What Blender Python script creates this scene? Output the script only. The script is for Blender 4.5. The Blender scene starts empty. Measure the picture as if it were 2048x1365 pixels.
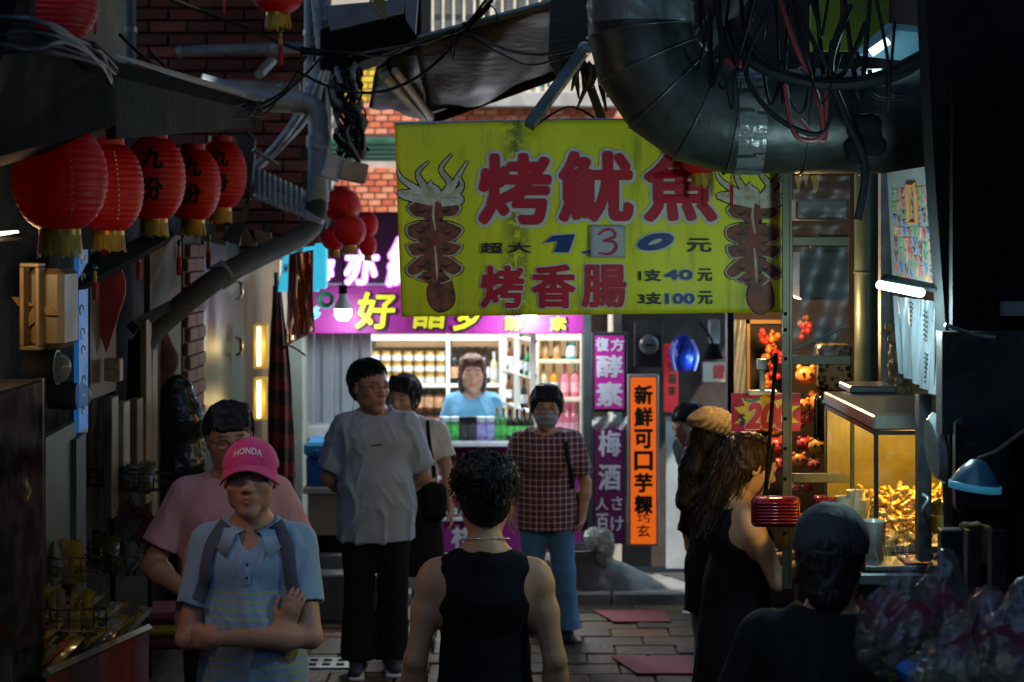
import bpy, bmesh, math, random
import numpy as np
from mathutils import Vector, Matrix, Euler
random.seed(7); np.random.seed(7)
SC = bpy.context.scene
COL = SC.collection
PI = math.pi
# ------------------------------------------------------------------ camera, world, sun, exposure
F = 3400.0; EYE = 2.41; HY = 483.0          # focal length in photo pixels, eye height (m), horizon row
cam_d = bpy.data.cameras.new('camera'); cam = bpy.data.objects.new('camera', cam_d); COL.objects.link(cam)
SC.camera = cam
cam.location = (0, 0, EYE); cam.rotation_euler = (PI/2, 0, 0)
cam_d.sensor_width = 36; cam_d.lens = F/2048*36
cam_d.shift_y = -(682.5-HY)/2048
cam_d.clip_start = .1; cam_d.clip_end = 400
cam_d.dof.use_dof = True; cam_d.dof.focus_distance = 6.3; cam_d.dof.aperture_fstop = 3.4
world = bpy.data.worlds.new('World'); SC.world = world; world.use_nodes = True
wn = world.node_tree; bg = wn.nodes['Background']
sky = wn.nodes.new('ShaderNodeTexSky'); sky.sky_type = 'NISHITA'; sky.sun_disc = False
SUN_EL, SUN_AZ = math.radians(50), math.radians(131)
sky.sun_elevation = SUN_EL; sky.sun_rotation = SUN_AZ
wn.links.new(sky.outputs[0], bg.inputs[0]); bg.inputs[1].default_value = .125
sky.ozone_density = 1.8; sky.dust_density = .3
sun_d = bpy.data.lights.new('sun', 'SUN'); sun = bpy.data.objects.new('sun', sun_d); COL.objects.link(sun)
sun_d.energy = 3.2; sun_d.angle = math.radians(.5); sun_d.color = (1, .93, .82)
sun.rotation_euler = (PI/2-SUN_EL, 0, PI - SUN_AZ); sun.location = (0, -6, 20)
SC.view_settings.view_transform = 'Standard'; SC.view_settings.look = 'None'
SC.view_settings.exposure = 1.0; SC.view_settings.gamma = 1; SC.view_settings.use_curve_mapping = False
SC.cycles.use_denoising = True
SC.cycles.max_bounces = 6; SC.cycles.diffuse_bounces = 3; SC.cycles.glossy_bounces = 3
SC.cycles.transmission_bounces = 5; SC.cycles.transparent_max_bounces = 12
SC.cycles.sample_clamp_indirect = 3.0
SC.cycles.caustics_reflective = False; SC.cycles.caustics_refractive = False

def P(px, py, D): return Vector(((px-1024)*D/F, D, EYE-(py-HY)*D/F))
def L(px, D): return px*D/F
# ------------------------------------------------------------------ materials
_M = {}
def M(name, col=(.5,.5,.5), rough=.6, metal=0, var=.25, scale=6, bump=.0, bscale=60, emit=0, ecol=None,
      trans=0, alpha=1, spec=.5, col2=None, c2amt=.5, coat=0, ior=1.45, sheen=0, sss=0, vcol=False, stretch=(1,1,1), transl=0):
    if name in _M: return _M[name]
    m = bpy.data.materials.new(name); m.use_nodes = True; _M[name] = m
    nt = m.node_tree; b = nt.nodes['Principled BSDF']; ln = nt.links.new
    tc = nt.nodes.new('ShaderNodeTexCoord'); mp = nt.nodes.new('ShaderNodeMapping'); ln(tc.outputs['Object'], mp.inputs[0])
    mp.inputs['Scale'].default_value = stretch
    n = nt.nodes.new('ShaderNodeTexNoise'); n.inputs['Scale'].default_value = scale; n.inputs['Detail'].default_value = 6
    n.inputs['Roughness'].default_value = .62
    ln(mp.outputs[0], n.inputs['Vector'])
    r = nt.nodes.new('ShaderNodeValToRGB'); ln(n.outputs['Fac'], r.inputs[0])
    a = [max(0, c*(1-var)) for c in col]
    bb = [min(1, c*(1+var)) for c in col]
    if col2: bb = list(col)
    r.color_ramp.elements[0].position = .3; r.color_ramp.elements[1].position = .7
    if col2:
        r.color_ramp.elements[0].position = c2amt-.12; r.color_ramp.elements[1].position = c2amt+.1
        r.color_ramp.elements[0].color = (*col2, 1)
    else: r.color_ramp.elements[0].color = (*a, 1)
    r.color_ramp.elements[1].color = (*bb, 1)
    out = r.outputs[0]
    if vcol:
        at = nt.nodes.new('ShaderNodeAttribute'); at.attribute_name = 'paint'
        mx = nt.nodes.new('ShaderNodeMix'); mx.data_type = 'RGBA'; mx.blend_type = 'MULTIPLY'; mx.inputs[0].default_value = 1
        ln(out, mx.inputs[6]); ln(at.outputs['Color'], mx.inputs[7]); out = mx.outputs[2]
    ln(out, b.inputs['Base Color'])
    # roughness break-up
    mr = nt.nodes.new('ShaderNodeMapRange'); ln(n.outputs['Fac'], mr.inputs[0])
    mr.inputs[1].default_value = .25; mr.inputs[2].default_value = .75
    mr.inputs[3].default_value = max(.02, rough*.8); mr.inputs[4].default_value = min(1, rough*1.2)
    ln(mr.outputs[0], b.inputs['Roughness'])
    b.inputs['Metallic'].default_value = metal
    b.inputs['IOR'].default_value = ior
    b.inputs['Specular IOR Level'].default_value = spec
    if trans: b.inputs['Transmission Weight'].default_value = trans
    if alpha < 1: b.inputs['Alpha'].default_value = alpha
    if coat: b.inputs['Coat Weight'].default_value = coat; b.inputs['Coat Roughness'].default_value = .1
    if sheen: b.inputs['Sheen Weight'].default_value = sheen
    if sss:
        b.inputs['Subsurface Weight'].default_value = sss; b.inputs['Subsurface Radius'].default_value = (1,.35,.2)
        b.inputs['Subsurface Scale'].default_value = .008
    if emit:
        b.inputs['Emission Strength'].default_value = emit
        b.inputs['Emission Color'].default_value = (*(ecol or col), 1)
    if bump:
        n2 = nt.nodes.new('ShaderNodeTexNoise'); n2.inputs['Scale'].default_value = bscale; n2.inputs['Detail'].default_value = 4
        ln(mp.outputs[0], n2.inputs['Vector'])
        bp = nt.nodes.new('ShaderNodeBump'); bp.inputs['Strength'].default_value = min(1, bump); bp.inputs['Distance'].default_value = .01*max(1,bump)
        ln(n2.outputs['Fac'], bp.inputs['Height']); ln(bp.outputs[0], b.inputs['Normal'])
    if transl:
        t = nt.nodes.new('ShaderNodeBsdfTranslucent'); ln(out, t.inputs[0])
        ms = nt.nodes.new('ShaderNodeMixShader'); ms.inputs[0].default_value = transl
        o = nt.nodes['Material Output']; ln(b.outputs[0], ms.inputs[1]); ln(t.outputs[0], ms.inputs[2]); ln(ms.outputs[0], o.inputs[0])
    return m
def GLASS(name, tint=(.9,.95,.95), amt=.12, rough=.08):
    """thin clear sheet: mostly see-through with a real glossy reflection"""
    if name in _M: return _M[name]
    m = bpy.data.materials.new(name); m.use_nodes = True; _M[name] = m
    nt = m.node_tree; nt.nodes.remove(nt.nodes['Principled BSDF']); ln = nt.links.new; o = nt.nodes['Material Output']
    tr = nt.nodes.new('ShaderNodeBsdfTransparent'); tr.inputs[0].default_value = (*tint, 1)
    gl = nt.nodes.new('ShaderNodeBsdfGlossy'); gl.inputs['Roughness'].default_value = rough
    df = nt.nodes.new('ShaderNodeBsdfDiffuse'); df.inputs[0].default_value = (*[t*.6 for t in tint], 1)
    n = nt.nodes.new('ShaderNodeTexNoise'); n.inputs['Scale'].default_value = 14; n.inputs['Detail'].default_value = 5
    tc = nt.nodes.new('ShaderNodeTexCoord'); ln(tc.outputs['Object'], n.inputs['Vector'])
    bp = nt.nodes.new('ShaderNodeBump'); bp.inputs['Strength'].default_value = .15; bp.inputs['Distance'].default_value = .01
    ln(n.outputs['Fac'], bp.inputs['Height']); ln(bp.outputs[0], gl.inputs['Normal'])
    mx = nt.nodes.new('ShaderNodeMixShader'); mx.inputs[0].default_value = amt; ln(tr.outputs[0], mx.inputs[1]); ln(gl.outputs[0], mx.inputs[2])
    mr = nt.nodes.new('ShaderNodeMapRange'); mr.inputs[1].default_value = .45; mr.inputs[2].default_value = .8; mr.inputs[3].default_value = .0; mr.inputs[4].default_value = amt*1.2
    ln(n.outputs['Fac'], mr.inputs[0])
    m2 = nt.nodes.new('ShaderNodeMixShader'); ln(mr.outputs[0], m2.inputs[0]); ln(mx.outputs[0], m2.inputs[1]); ln(df.outputs[0], m2.inputs[2])
    ln(m2.outputs[0], o.inputs[0])
    return m
# ------------------------------------------------------------------ mesh helpers
class MB:
    def __init__(s): s.v = []; s.f = []
    def add(s, vs, fs):
        n = len(s.v); s.v += [tuple(v) for v in vs]; s.f += [tuple(i+n for i in f) for f in fs]; return s
    def box(s, c, d, R=None, ch=0):
        hx, hy, hz = d[0]/2, d[1]/2, d[2]/2
        if not ch:
            vs = [Vector((x*hx, y*hy, z*hz)) for x in (-1,1) for y in (-1,1) for z in (-1,1)]
            fs = [(0,1,3,2),(4,6,7,5),(0,4,5,1),(2,3,7,6),(0,2,6,4),(1,5,7,3)]
        else:
            ch = min(ch, hx*.9, hy*.9, hz*.9); vs = []; idx = {}
            for x in (-1,1):
                for y in (-1,1):
                    for z in (-1,1):
                        for a in range(3):
                            q = [x*(hx-ch), y*(hy-ch), z*(hz-ch)]; q[a] = (x*hx, y*hy, z*hz)[a]
                            idx[(x,y,z,a)] = len(vs); vs.append(Vector(q))
            fs = []
            for a in range(3):
                b, c2 = (a+1)%3, (a+2)%3
                for sg in (-1,1):
                    def k(u, w):
                        t = [0,0,0]; t[a] = sg; t[b] = u; t[c2] = w; return idx[(*t, a)]
                    f = [k(-1,-1), k(1,-1), k(1,1), k(-1,1)]
                    fs.append(f if sg > 0 else f[::-1])
            for a in range(3):
                b, c2 = (a+1)%3, (a+2)%3
                for u in (-1,1):
                    for w in (-1,1):
                        def k(e, ax):
                            t = [0,0,0]; t[a] = e; t[b] = u; t[c2] = w; return idx[(*t, ax)]
                        f = [k(-1,b), k(1,b), k(1,c2), k(-1,c2)]
                        fs.append(f if u*w > 0 else f[::-1])
            for x in (-1,1):
                for y in (-1,1):
                    for z in (-1,1):
                        f = [idx[(x,y,z,0)], idx[(x,y,z,1)], idx[(x,y,z,2)]]
                        fs.append(f if x*y*z > 0 else f[::-1])
        c = Vector(c)
        vs = [(R @ v if R else v) + c for v in vs]
        return s.add(vs, fs)
    def span(s, p0, p1, ch=0):
        a = Vector(p0); b = Vector(p1)
        return s.box((a+b)/2, [max(1e-4, abs(b[i]-a[i])) for i in range(3)], None, ch)
    def tube(s, pts, r, n=8, cap=True):
        pts = [Vector(p) for p in pts]; m = len(pts)
        rs = list(r) if isinstance(r, (list, tuple)) else [r]*m
        base = len(s.v); up = None
        for i, p in enumerate(pts):
            t = (pts[min(i+1, m-1)]-pts[max(i-1, 0)])
            t = t.normalized() if t.length > 1e-9 else Vector((0,0,1))
            if up is None:
                up = t.cross(Vector((0,0,1)));
                if up.length < .1: up = t.cross(Vector((1,0,0)))
                up.normalize()
            else:
                up = (up - t*up.dot(t));
                if up.length < 1e-6: up = t.orthogonal()
                up.normalize()
            w = t.cross(up)
            for k in range(n):
                a = 2*PI*k/n; s.v.append(tuple(p + (up*math.cos(a)+w*math.sin(a))*rs[i]))
        for i in range(m-1):
            for k in range(n):
                a = base+i*n+k; b = base+i*n+(k+1)%n
                s.f.append((a, b, b+n, a+n))
        if cap:
            s.f.append(tuple(base+k for k in range(n))[::-1]); s.f.append(tuple(base+(m-1)*n+k for k in range(n)))
        return s
    def lathe(s, prof, c=(0,0,0), n=24, R=None, cap=False):
        base = len(s.v); c = Vector(c)
        for r, z in prof:
            for k in range(n):
                a = 2*PI*k/n; v = Vector((r*math.cos(a), r*math.sin(a), z)); s.v.append(tuple((R @ v if R else v)+c))
        for i in range(len(prof)-1):
            for k in range(n):
                a = base+i*n+k; b = base+i*n+(k+1)%n; s.f.append((a, b, b+n, a+n))
        if cap:
            s.f.append(tuple(base+k for k in range(n))[::-1]); s.f.append(tuple(base+(len(prof)-1)*n+k for k in range(n)))
        return s
    def plate(s, poly, off):
        """prism: polygon pushed along vector off"""
        off = Vector(off); n = len(poly); a = [Vector(p) for p in poly]; base = len(s.v)
        s.v += [tuple(p) for p in a] + [tuple(p+off) for p in a]
        s.f.append(tuple(range(base, base+n))); s.f.append(tuple(range(base+2*n-1, base+n-1, -1)))
        for i in range(n):
            j = (i+1) % n; s.f.append((base+i, base+n+i, base+n+j, base+j))
        return s
    def grid(s, fn, nu, nv, thick=None):
        base = len(s.v)
        for i in range(nu+1):
            for j in range(nv+1): s.v.append(tuple(fn(i/nu, j/nv)))
        for i in range(nu):
            for j in range(nv):
                a = base+i*(nv+1)+j; s.f.append((a, a+nv+1, a+nv+2, a+1))
        return s
    def blob(s, c, r, n=10, m=7, jit=0, R=None):
        c = Vector(c); r = (r,r,r) if isinstance(r, (int,float)) else r; base = len(s.v)
        for i in range(m+1):
            th = PI*i/m
            for k in range(n):
                a = 2*PI*k/n; q = 1+jit*(random.random()-.5)
                v = Vector((r[0]*math.sin(th)*math.cos(a)*q, r[1]*math.sin(th)*math.sin(a)*q, r[2]*math.cos(th)*q))
                s.v.append(tuple((R @ v if R else v)+c))
        for i in range(m):
            for k in range(n):
                a = base+i*n+k; b = base+i*n+(k+1)%n; s.f.append((a, a+n, b+n, b))
        return s
    def build(s, name, mat=None, parent=None, smooth=False, loc=None, fixn=True, **tags):
        me = bpy.data.meshes.new(name); me.from_pydata(s.v, [], s.f); me.update()
        if fixn and len(s.f) < 60000:
            bm = bmesh.new(); bm.from_mesh(me); bmesh.ops.recalc_face_normals(bm, faces=bm.faces); bm.to_mesh(me); bm.free()
        return link(name, me, mat, parent, smooth, loc, **tags)
def link(name, me, mat=None, parent=None, smooth=False, loc=None, **tags):
    o = bpy.data.objects.new(name, me); COL.objects.link(o)
    if mat: me.materials.append(mat)
    if smooth:
        me.polygons.foreach_set('use_smooth', [True]*len(me.polygons))
        if smooth == 'auto':
            try: me.set_sharp_from_angle(angle=math.radians(38))
            except Exception: pass
    if parent:
        o.parent = parent
        if not o.get('_w'):
            o.matrix_parent_inverse = Matrix.Identity(4)
            # mesh verts are written in world coordinates: bring them into the parent's frame
            w = parent_world(parent).inverted(); me.transform(w)
    if loc is not None and not parent:
        me.transform(Matrix.Translation(-Vector(loc))); o.location = loc
    for k, v in tags.items(): o[{'cat':'category'}.get(k, k)] = v
    return o
def parent_world(p):
    m = Matrix.Identity(4)
    while p: m = Matrix.LocRotScale(p.location, p.rotation_euler, p.scale) @ m; p = p.parent
    return m
def E(name, loc, label, cat, group=None, kind=None, rz=0):
    o = bpy.data.objects.new(name, None); COL.objects.link(o); o.location = loc; o.rotation_euler = (0,0,rz)
    o.empty_display_size = .1
    if label: o['label'] = label
    if cat: o['category'] = cat
    if group: o['group'] = group
    if kind: o['kind'] = kind
    return o
def copy_tree(o, loc=None, rz=None, label=None, parent=None):
    c = o.copy(); COL.objects.link(c)
    if parent: c.parent = parent
    if loc is not None: c.location = loc
    if rz is not None: c.rotation_euler = (0,0,rz)
    if label: c['label'] = label
    for ch in [x for x in KIDS.get(o.name, [])]: copy_tree(ch, parent=c)
    return c
KIDS = {}
def index_kids():
    KIDS.clear()
    for o in bpy.data.objects:
        if o.parent: KIDS.setdefault(o.parent.name, []).append(o)
def shared(name, me, parent, loc=(0,0,0), rot=(0,0,0), scale=(1,1,1)):
    """one more piece with shared mesh data (mesh in its own local frame; loc in WORLD coordinates)"""
    o = bpy.data.objects.new(name, me); COL.objects.link(o)
    if parent:
        o.parent = parent; w = parent_world(parent).inverted(); loc = w @ Vector(loc)
        rot = (rot[0], rot[1], rot[2]-parent.rotation_euler[2])
    o.location = loc; o.rotation_euler = rot; o.scale = scale
    return o
def mesh_of(mb, name, mat, smooth=False):
    me = bpy.data.meshes.new(name); me.from_pydata(mb.v, [], mb.f); me.update()
    bm = bmesh.new(); bm.from_mesh(me); bmesh.ops.recalc_face_normals(bm, faces=bm.faces); bm.to_mesh(me); bm.free()
    if mat: me.materials.append(mat)
    if smooth:
        me.polygons.foreach_set('use_smooth', [True]*len(me.polygons))
        if smooth == 'auto': me.set_sharp_from_angle(angle=math.radians(38))
    return me
def text_mesh(s, offset=0, extrude=0, res=3, shear=0):
    cu = bpy.data.curves.new('lettering', 'FONT'); cu.body = s; cu.size = 1; cu.offset = offset; cu.extrude = extrude
    cu.resolution_u = res; cu.shear = shear; cu.align_x = 'CENTER'
    ob = bpy.data.objects.new('tmp_text', cu); COL.objects.link(ob)
    dg = bpy.context.evaluated_depsgraph_get(); me = bpy.data.meshes.new_from_object(ob.evaluated_get(dg))
    bpy.data.objects.remove(ob); bpy.data.curves.remove(cu); me.name = 'lettering'
    return me
def dilate(me, r, n=10, dz=.00012, ax=None):
    """heavier strokes: copies of the flat glyph shifted round a small circle, each a hair deeper"""
    if r <= 0: return me
    co = np.empty(len(me.vertices)*3, np.float32); me.vertices.foreach_get('co', co); co = co.reshape(-1,3)
    fs = [tuple(p.vertices) for p in me.polygons]; V = []; Fs = []; k = 0
    U, W, Nn = ax or (np.array((1,0,0)), np.array((0,0,1)), np.array((0,1,0)))
    for i in range(n+1):
        a = 2*PI*i/n; o = (U*math.cos(a)+W*math.sin(a))*r*(1 if i < n else 0)+Nn*dz*i
        V.append(co+o); Fs += [tuple(v+k for v in f) for f in fs]; k += len(co)
    m2 = bpy.data.meshes.new('lettering'); m2.from_pydata([tuple(v) for v in np.concatenate(V)], [], Fs); m2.update(); return m2
def letters(s, box, D, mat, parent, off=0, outline=None, omat=None, shear=0, mapf=None, name='lettering', push=.003, raw=None):
    """lettering fitted into the picture box (x0,y0,x1,y1) on the plane at distance D facing the street; mapf bends points"""
    x0, y0, x1, y1 = box
    def put(o, mt, pu):
        me = text_mesh(s, 0, shear=shear)
        co = np.empty(len(me.vertices)*3); me.vertices.foreach_get('co', co); co = co.reshape(-1,3)
        mn, mx = co.min(0), co.max(0)
        vs = np.empty(len(me.vertices)*3); me.vertices.foreach_get('co', vs); vs = vs.reshape(-1,3)
        u = (vs[:,0]-mn[0])/(mx[0]-mn[0]); w = (vs[:,1]-mn[1])/(mx[1]-mn[1])
        px = x0+u*(x1-x0); py = y1-w*(y1-y0)
        X = (px-1024)*D/F; Z = EYE-(py-HY)*D/F; Y = np.full_like(X, D-pu)
        out = np.stack([X,Y,Z],1)
        if mapf: out = np.array([mapf(Vector(v)) for v in out])
        me.vertices.foreach_set('co', out.astype(np.float32).ravel()); me.update(); me = dilate(me, L(o*(y1-y0), D))
        return link(name, me, mt, parent)
    if outline: put(outline, omat, push*.55)
    return put(off, mat, push)
def letters3(s, O, U, V, w, h, mat, parent, off=0, shear=0, name='lettering'):
    """lettering on a free plane: O lower-left corner, U right, V up (unit vectors)"""
    me = text_mesh(s, off, shear=shear); O = Vector(O); U = Vector(U); V = Vector(V); N = U.cross(V)
    xs = [v.co.x for v in me.vertices]; ys = [v.co.y for v in me.vertices]
    a, b, c, d = min(xs), max(xs), min(ys), max(ys)
    for v in me.vertices: v.co = O + U*((v.co.x-a)/(b-a)*w) + V*((v.co.y-c)/(d-c)*h) + N*.003
    return link(name, me, mat, parent)
def cable(pts, r=.006, sub=8, n=6):
    """smooth path through the points (Catmull-Rom)"""
    pts = [Vector(p) for p in pts]; q = [pts[0]]+pts+[pts[-1]]; out = []
    for i in range(1, len(q)-2):
        for k in range(sub):
            t = k/sub; a, b, c, d = q[i-1], q[i], q[i+1], q[i+2]
            out.append(.5*((2*b)+(c-a)*t+(2*a-5*b+4*c-d)*t*t+(3*b-a-3*c+d)*t**3))
    out.append(pts[-1]); return out
def rot_between(d):
    return Vector((0,0,1)).rotation_difference(Vector(d).normalized()).to_matrix()
def lamp(kind, name, loc, energy, color=(1,1,1), size=.1, parent=None, rot=None, sy=None, spot=None):
    d = bpy.data.lights.new(name, kind); d.energy = energy; d.color = color
    if kind == 'AREA':
        d.size = size
        if sy: d.shape = 'RECTANGLE'; d.size_y = sy
    elif kind == 'SPOT': d.shadow_soft_size = size; d.spot_size = spot or 1.4; d.spot_blend = .5
    else: d.shadow_soft_size = size
    o = bpy.data.objects.new(name, d); COL.objects.link(o)
    if parent: o.parent = parent; loc = parent_world(parent).inverted() @ Vector(loc)
    o.location = loc
    if rot: o.rotation_euler = rot
    return o
# ------------------------------------------------------------------ implicit surfaces -> meshes (people, food, cloth)
def A(*x): return np.array(x, dtype=np.float32)
def smin(a, b, k):
    if k <= 0: return np.minimum(a, b)
    h = np.maximum(k-np.abs(a-b), 0)/k
    return np.minimum(a, b)-h*h*k*.25
class Field:
    def __init__(s): s.p = []
    def cone(s, a, b, ra, rb, k=.02, flat=1, dv=(0,1,0), cap=False, op=1, capa=None):
        s.p.append(('c', A(*a), A(*b), ra, rb, k, flat, A(*dv)/np.linalg.norm(dv), cap, op, capa)); return s
    def ell(s, c, r, k=.02, R=None, op=1):
        r = (r,r,r) if isinstance(r, (int,float)) else r
        s.p.append(('e', A(*c), A(*r), k, (np.array(R, dtype=np.float32) if R is not None else None), op)); return s
    def half(s, pt, n, lo, hi, k=.0):
        """cut away everything on the side n points to, inside the box lo..hi"""
        s.p.append(('h', A(*pt), A(*n)/np.linalg.norm(n), A(*lo), A(*hi), k)); return s
    def bounds(s):
        lo = np.full(3, 1e9); hi = np.full(3, -1e9)
        for q in s.p:
            if q[0] == 'c' and q[9] > 0:
                r = max(q[3], q[4]); lo = np.minimum(lo, np.minimum(q[1], q[2])-r); hi = np.maximum(hi, np.maximum(q[1], q[2])+r)
            elif q[0] == 'e' and q[5] > 0:
                r = q[2].max() if q[4] is not None else q[2]; lo = np.minimum(lo, q[1]-r); hi = np.maximum(hi, q[1]+r)
        return lo, hi
    def mesh(s, res=.008, fine=None, zf=None):
        """marching grid; with zf the step is `fine` above height zf"""
        lo, hi = s.bounds(); lo = lo-.03; hi = hi+.03
        if fine is None: fine = res
        xs = np.arange(lo[0], hi[0], res if zf is None else (res+fine)/2*.9); ys = np.arange(lo[1], hi[1], res if zf is None else (res+fine)/2*.9)
        if zf is None: zs = np.arange(lo[2], hi[2], res)
        else: zs = np.concatenate([np.arange(lo[2], zf, res), np.arange(zf, hi[2], fine)])
        xs, ys, zs = xs.astype(np.float32), ys.astype(np.float32), zs.astype(np.float32)
        f = np.full((len(xs), len(ys), len(zs)), .5, dtype=np.float32)
        def sl(lo, hi):
            o = []
            for ax, a, b in zip((xs, ys, zs), lo, hi):
                i0 = max(0, int(np.searchsorted(ax, a))-1); i1 = min(len(ax), int(np.searchsorted(ax, b))+1); o.append(slice(i0, i1))
            return tuple(o)
        for q in s.p:
            if q[0] == 'c':
                _, a, b, ra, rb, k, flat, dv, cap, op, capa = q
                r = max(ra, rb)*max(1, flat)+k+.03
                w = sl(np.minimum(a, b)-r, np.maximum(a, b)+r)
                X = xs[w[0]][:,None,None]-a[0]; Y = ys[w[1]][None,:,None]-a[1]; Z = zs[w[2]][None,None,:]-a[2]
                if 0 in (X.size, Y.size, Z.size): continue
                ab = b-a; l2 = max(1e-9, float(ab@ab)); l = math.sqrt(l2)
                t0 = (X*ab[0]+Y*ab[1]+Z*ab[2])/l2; t = np.clip(t0, 0, 1)
                wx = X-t*ab[0]; wy = Y-t*ab[1]; wz = Z-t*ab[2]
                d2 = wx*wx+wy*wy+wz*wz
                if flat != 1:
                    c = wx*dv[0]+wy*dv[1]+wz*dv[2]; d2 = d2+c*c*(1/flat**2-1)
                d = np.sqrt(np.maximum(d2, 0))-(ra+(rb-ra)*t)
                if flat < 1: d = d*(.5+.5*flat)
                if cap: d = np.maximum(d, (t0-1)*l)
                if capa: d = np.maximum(d, -t0*l)
            elif q[0] == 'e':
                _, c, r, k, R, op = q
                rm = float(r.max())+k+.03
                w = sl(c-rm, c+rm)
                X = xs[w[0]][:,None,None]-c[0]; Y = ys[w[1]][None,:,None]-c[1]; Z = zs[w[2]][None,None,:]-c[2]
                if 0 in (X.size, Y.size, Z.size): continue
                if R is not None:
                    X, Y, Z = (R[0,0]*X+R[1,0]*Y+R[2,0]*Z), (R[0,1]*X+R[1,1]*Y+R[2,1]*Z), (R[0,2]*X+R[1,2]*Y+R[2,2]*Z)
                k0 = np.sqrt((X/r[0])**2+(Y/r[1])**2+(Z/r[2])**2); k1 = np.sqrt((X/r[0]**2)**2+(Y/r[1]**2)**2+(Z/r[2]**2)**2)
                d = k0*(k0-1)/np.maximum(k1, 1e-6)
            else:
                _, pt, n, lo2, hi2, k = q
                w = sl(lo2, hi2)
                X = xs[w[0]][:,None,None]-pt[0]; Y = ys[w[1]][None,:,None]-pt[1]; Z = zs[w[2]][None,None,:]-pt[2]
                d = -(X*n[0]+Y*n[1]+Z*n[2]); op = -1
            if op > 0: f[w] = smin(f[w], d, k)
            else: f[w] = -smin(-f[w], d, k)
        return surfnets(f, xs, ys, zs)
def surfnets(f, xs, ys, zs):
    s = f < 0
    cnt = np.zeros(tuple(n-1 for n in f.shape), np.uint8)
    for i in (0,1):
        for j in (0,1):
            for k in (0,1): cnt += s[i:f.shape[0]-1+i, j:f.shape[1]-1+j, k:f.shape[2]-1+k]
    act = (cnt > 0) & (cnt < 8); idx = np.argwhere(act); n = len(idx)
    ids = np.full(act.shape, -1, np.int32); ids[act] = np.arange(n)
    c = {}
    for i in (0,1):
        for j in (0,1):
            for k in (0,1): c[(i,j,k)] = f[idx[:,0]+i, idx[:,1]+j, idx[:,2]+k]
    acc = np.zeros((n,3), np.float32); num = np.zeros(n, np.float32)
    for ax in range(3):
        for u in (0,1):
            for w in (0,1):
                a = [u,w]; a.insert(ax, 0); b = [u,w]; b.insert(ax, 1); fa = c[tuple(a)]; fb = c[tuple(b)]
                cr = (fa < 0) != (fb < 0); t = np.where(cr, fa/np.where(cr, fa-fb, 1), 0)
                p = np.zeros((n,3), np.float32)
                p[:,ax] = t; o = [x for x in range(3) if x != ax]; p[:,o[0]] = u; p[:,o[1]] = w
                acc += p*cr[:,None]; num += cr
    p = acc/num[:,None]
    V = np.empty((n,3), np.float32)
    for ax, arr in enumerate((xs, ys, zs)):
        V[:,ax] = arr[idx[:,ax]]+p[:,ax]*(arr[idx[:,ax]+1]-arr[idx[:,ax]])
    Q = []
    for ax in range(3):
        a = [slice(None)]*3; b = [slice(None)]*3
        a[ax] = slice(0, -1); b[ax] = slice(1, None)
        o = [x for x in range(3) if x != ax]
        for x in o: a[x] = slice(1, -1); b[x] = slice(1, -1)
        sa = s[tuple(a)]; sb = s[tuple(b)]
        e = np.argwhere(sa != sb)
        if not len(e): continue
        inside = sa[e[:,0], e[:,1], e[:,2]]
        e = e.copy(); e[:,o[0]] += 1; e[:,o[1]] += 1
        def g(du, dw):
            z = e.copy(); z[:,o[0]] -= du; z[:,o[1]] -= dw; return ids[z[:,0], z[:,1], z[:,2]]
        q = np.stack([g(1,1), g(0,1), g(0,0), g(1,0)], 1)
        fl = inside if ax != 1 else ~inside
        q[~fl] = q[~fl][:, ::-1]; Q.append(q)
    Q = np.concatenate(Q); Q = Q[(Q >= 0).all(1)]
    return V, Q
def npmesh(name, V, Q):
    me = bpy.data.meshes.new(name); me.vertices.add(len(V)); me.vertices.foreach_set('co', np.ascontiguousarray(V, dtype=np.float32).ravel())
    me.loops.add(Q.size); me.loops.foreach_set('vertex_index', Q.astype(np.int32).ravel())
    me.polygons.add(len(Q)); me.polygons.foreach_set('loop_start', np.arange(0, Q.size, 4, dtype=np.int32))
    me.update(calc_edges=True); me.validate(); return me
def vnormals(V, Q):
    n = np.cross(V[Q[:,2]]-V[Q[:,0]], V[Q[:,3]]-V[Q[:,1]]); N = np.zeros_like(V)
    for k in range(4): np.add.at(N, Q[:,k], n)
    return N/np.maximum(np.linalg.norm(N, axis=1, keepdims=True), 1e-9)
def relax(V, Q, it=2, lam=.5):
    for _ in range(it):
        S = np.zeros_like(V); c = np.zeros(len(V), np.float32)
        for k in range(4):
            for m in (1, 3):
                np.add.at(S, Q[:,k], V[Q[:,(k+m)%4]]); np.add.at(c, Q[:,k], 1)
        V = V+lam*(S/np.maximum(c,1)[:,None]-V)
    return V
def wav(V, seed, sc):
    """cheap smooth noise in -1..1"""
    r = np.random.RandomState(seed); o = np.zeros(len(V), np.float32)
    for i in range(6):
        d = r.normal(size=3); d /= np.linalg.norm(d); f = sc*(1+.55*i); W = V+.03*np.sin(V[:,[1,2,0]]*sc*1.7+i)
        o += np.sin(W@d*f+r.rand()*6.28)/(1+.35*i)
    return o/2.6
def folds(V, N, seed, amp, sc=26, zst=.35):
    """cloth creases: sharp ridges and soft swells running at a slant"""
    sgn = np.sign(V[:,0:1]); W = V*np.array([1,1,zst], np.float32); W[:,2] += .35*np.abs(V[:,0])
    W = W+.02*np.sin(V[:,[2,0,1]]*19+seed)
    a = np.abs(wav(W, seed, sc*.62)); b = np.abs(wav(W*np.array([1,1,1.6], np.float32), seed+7, sc*1.25)); c = wav(V, seed+5, sc*.5)
    h = (np.clip(1-a*3.2, 0, 1)**1.5)*1.1+(np.clip(1-b*3.6, 0, 1)**1.5)*.45+c*.5
    return V+N*(np.maximum(h-.3,-.12)*amp)[:,None]
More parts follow.
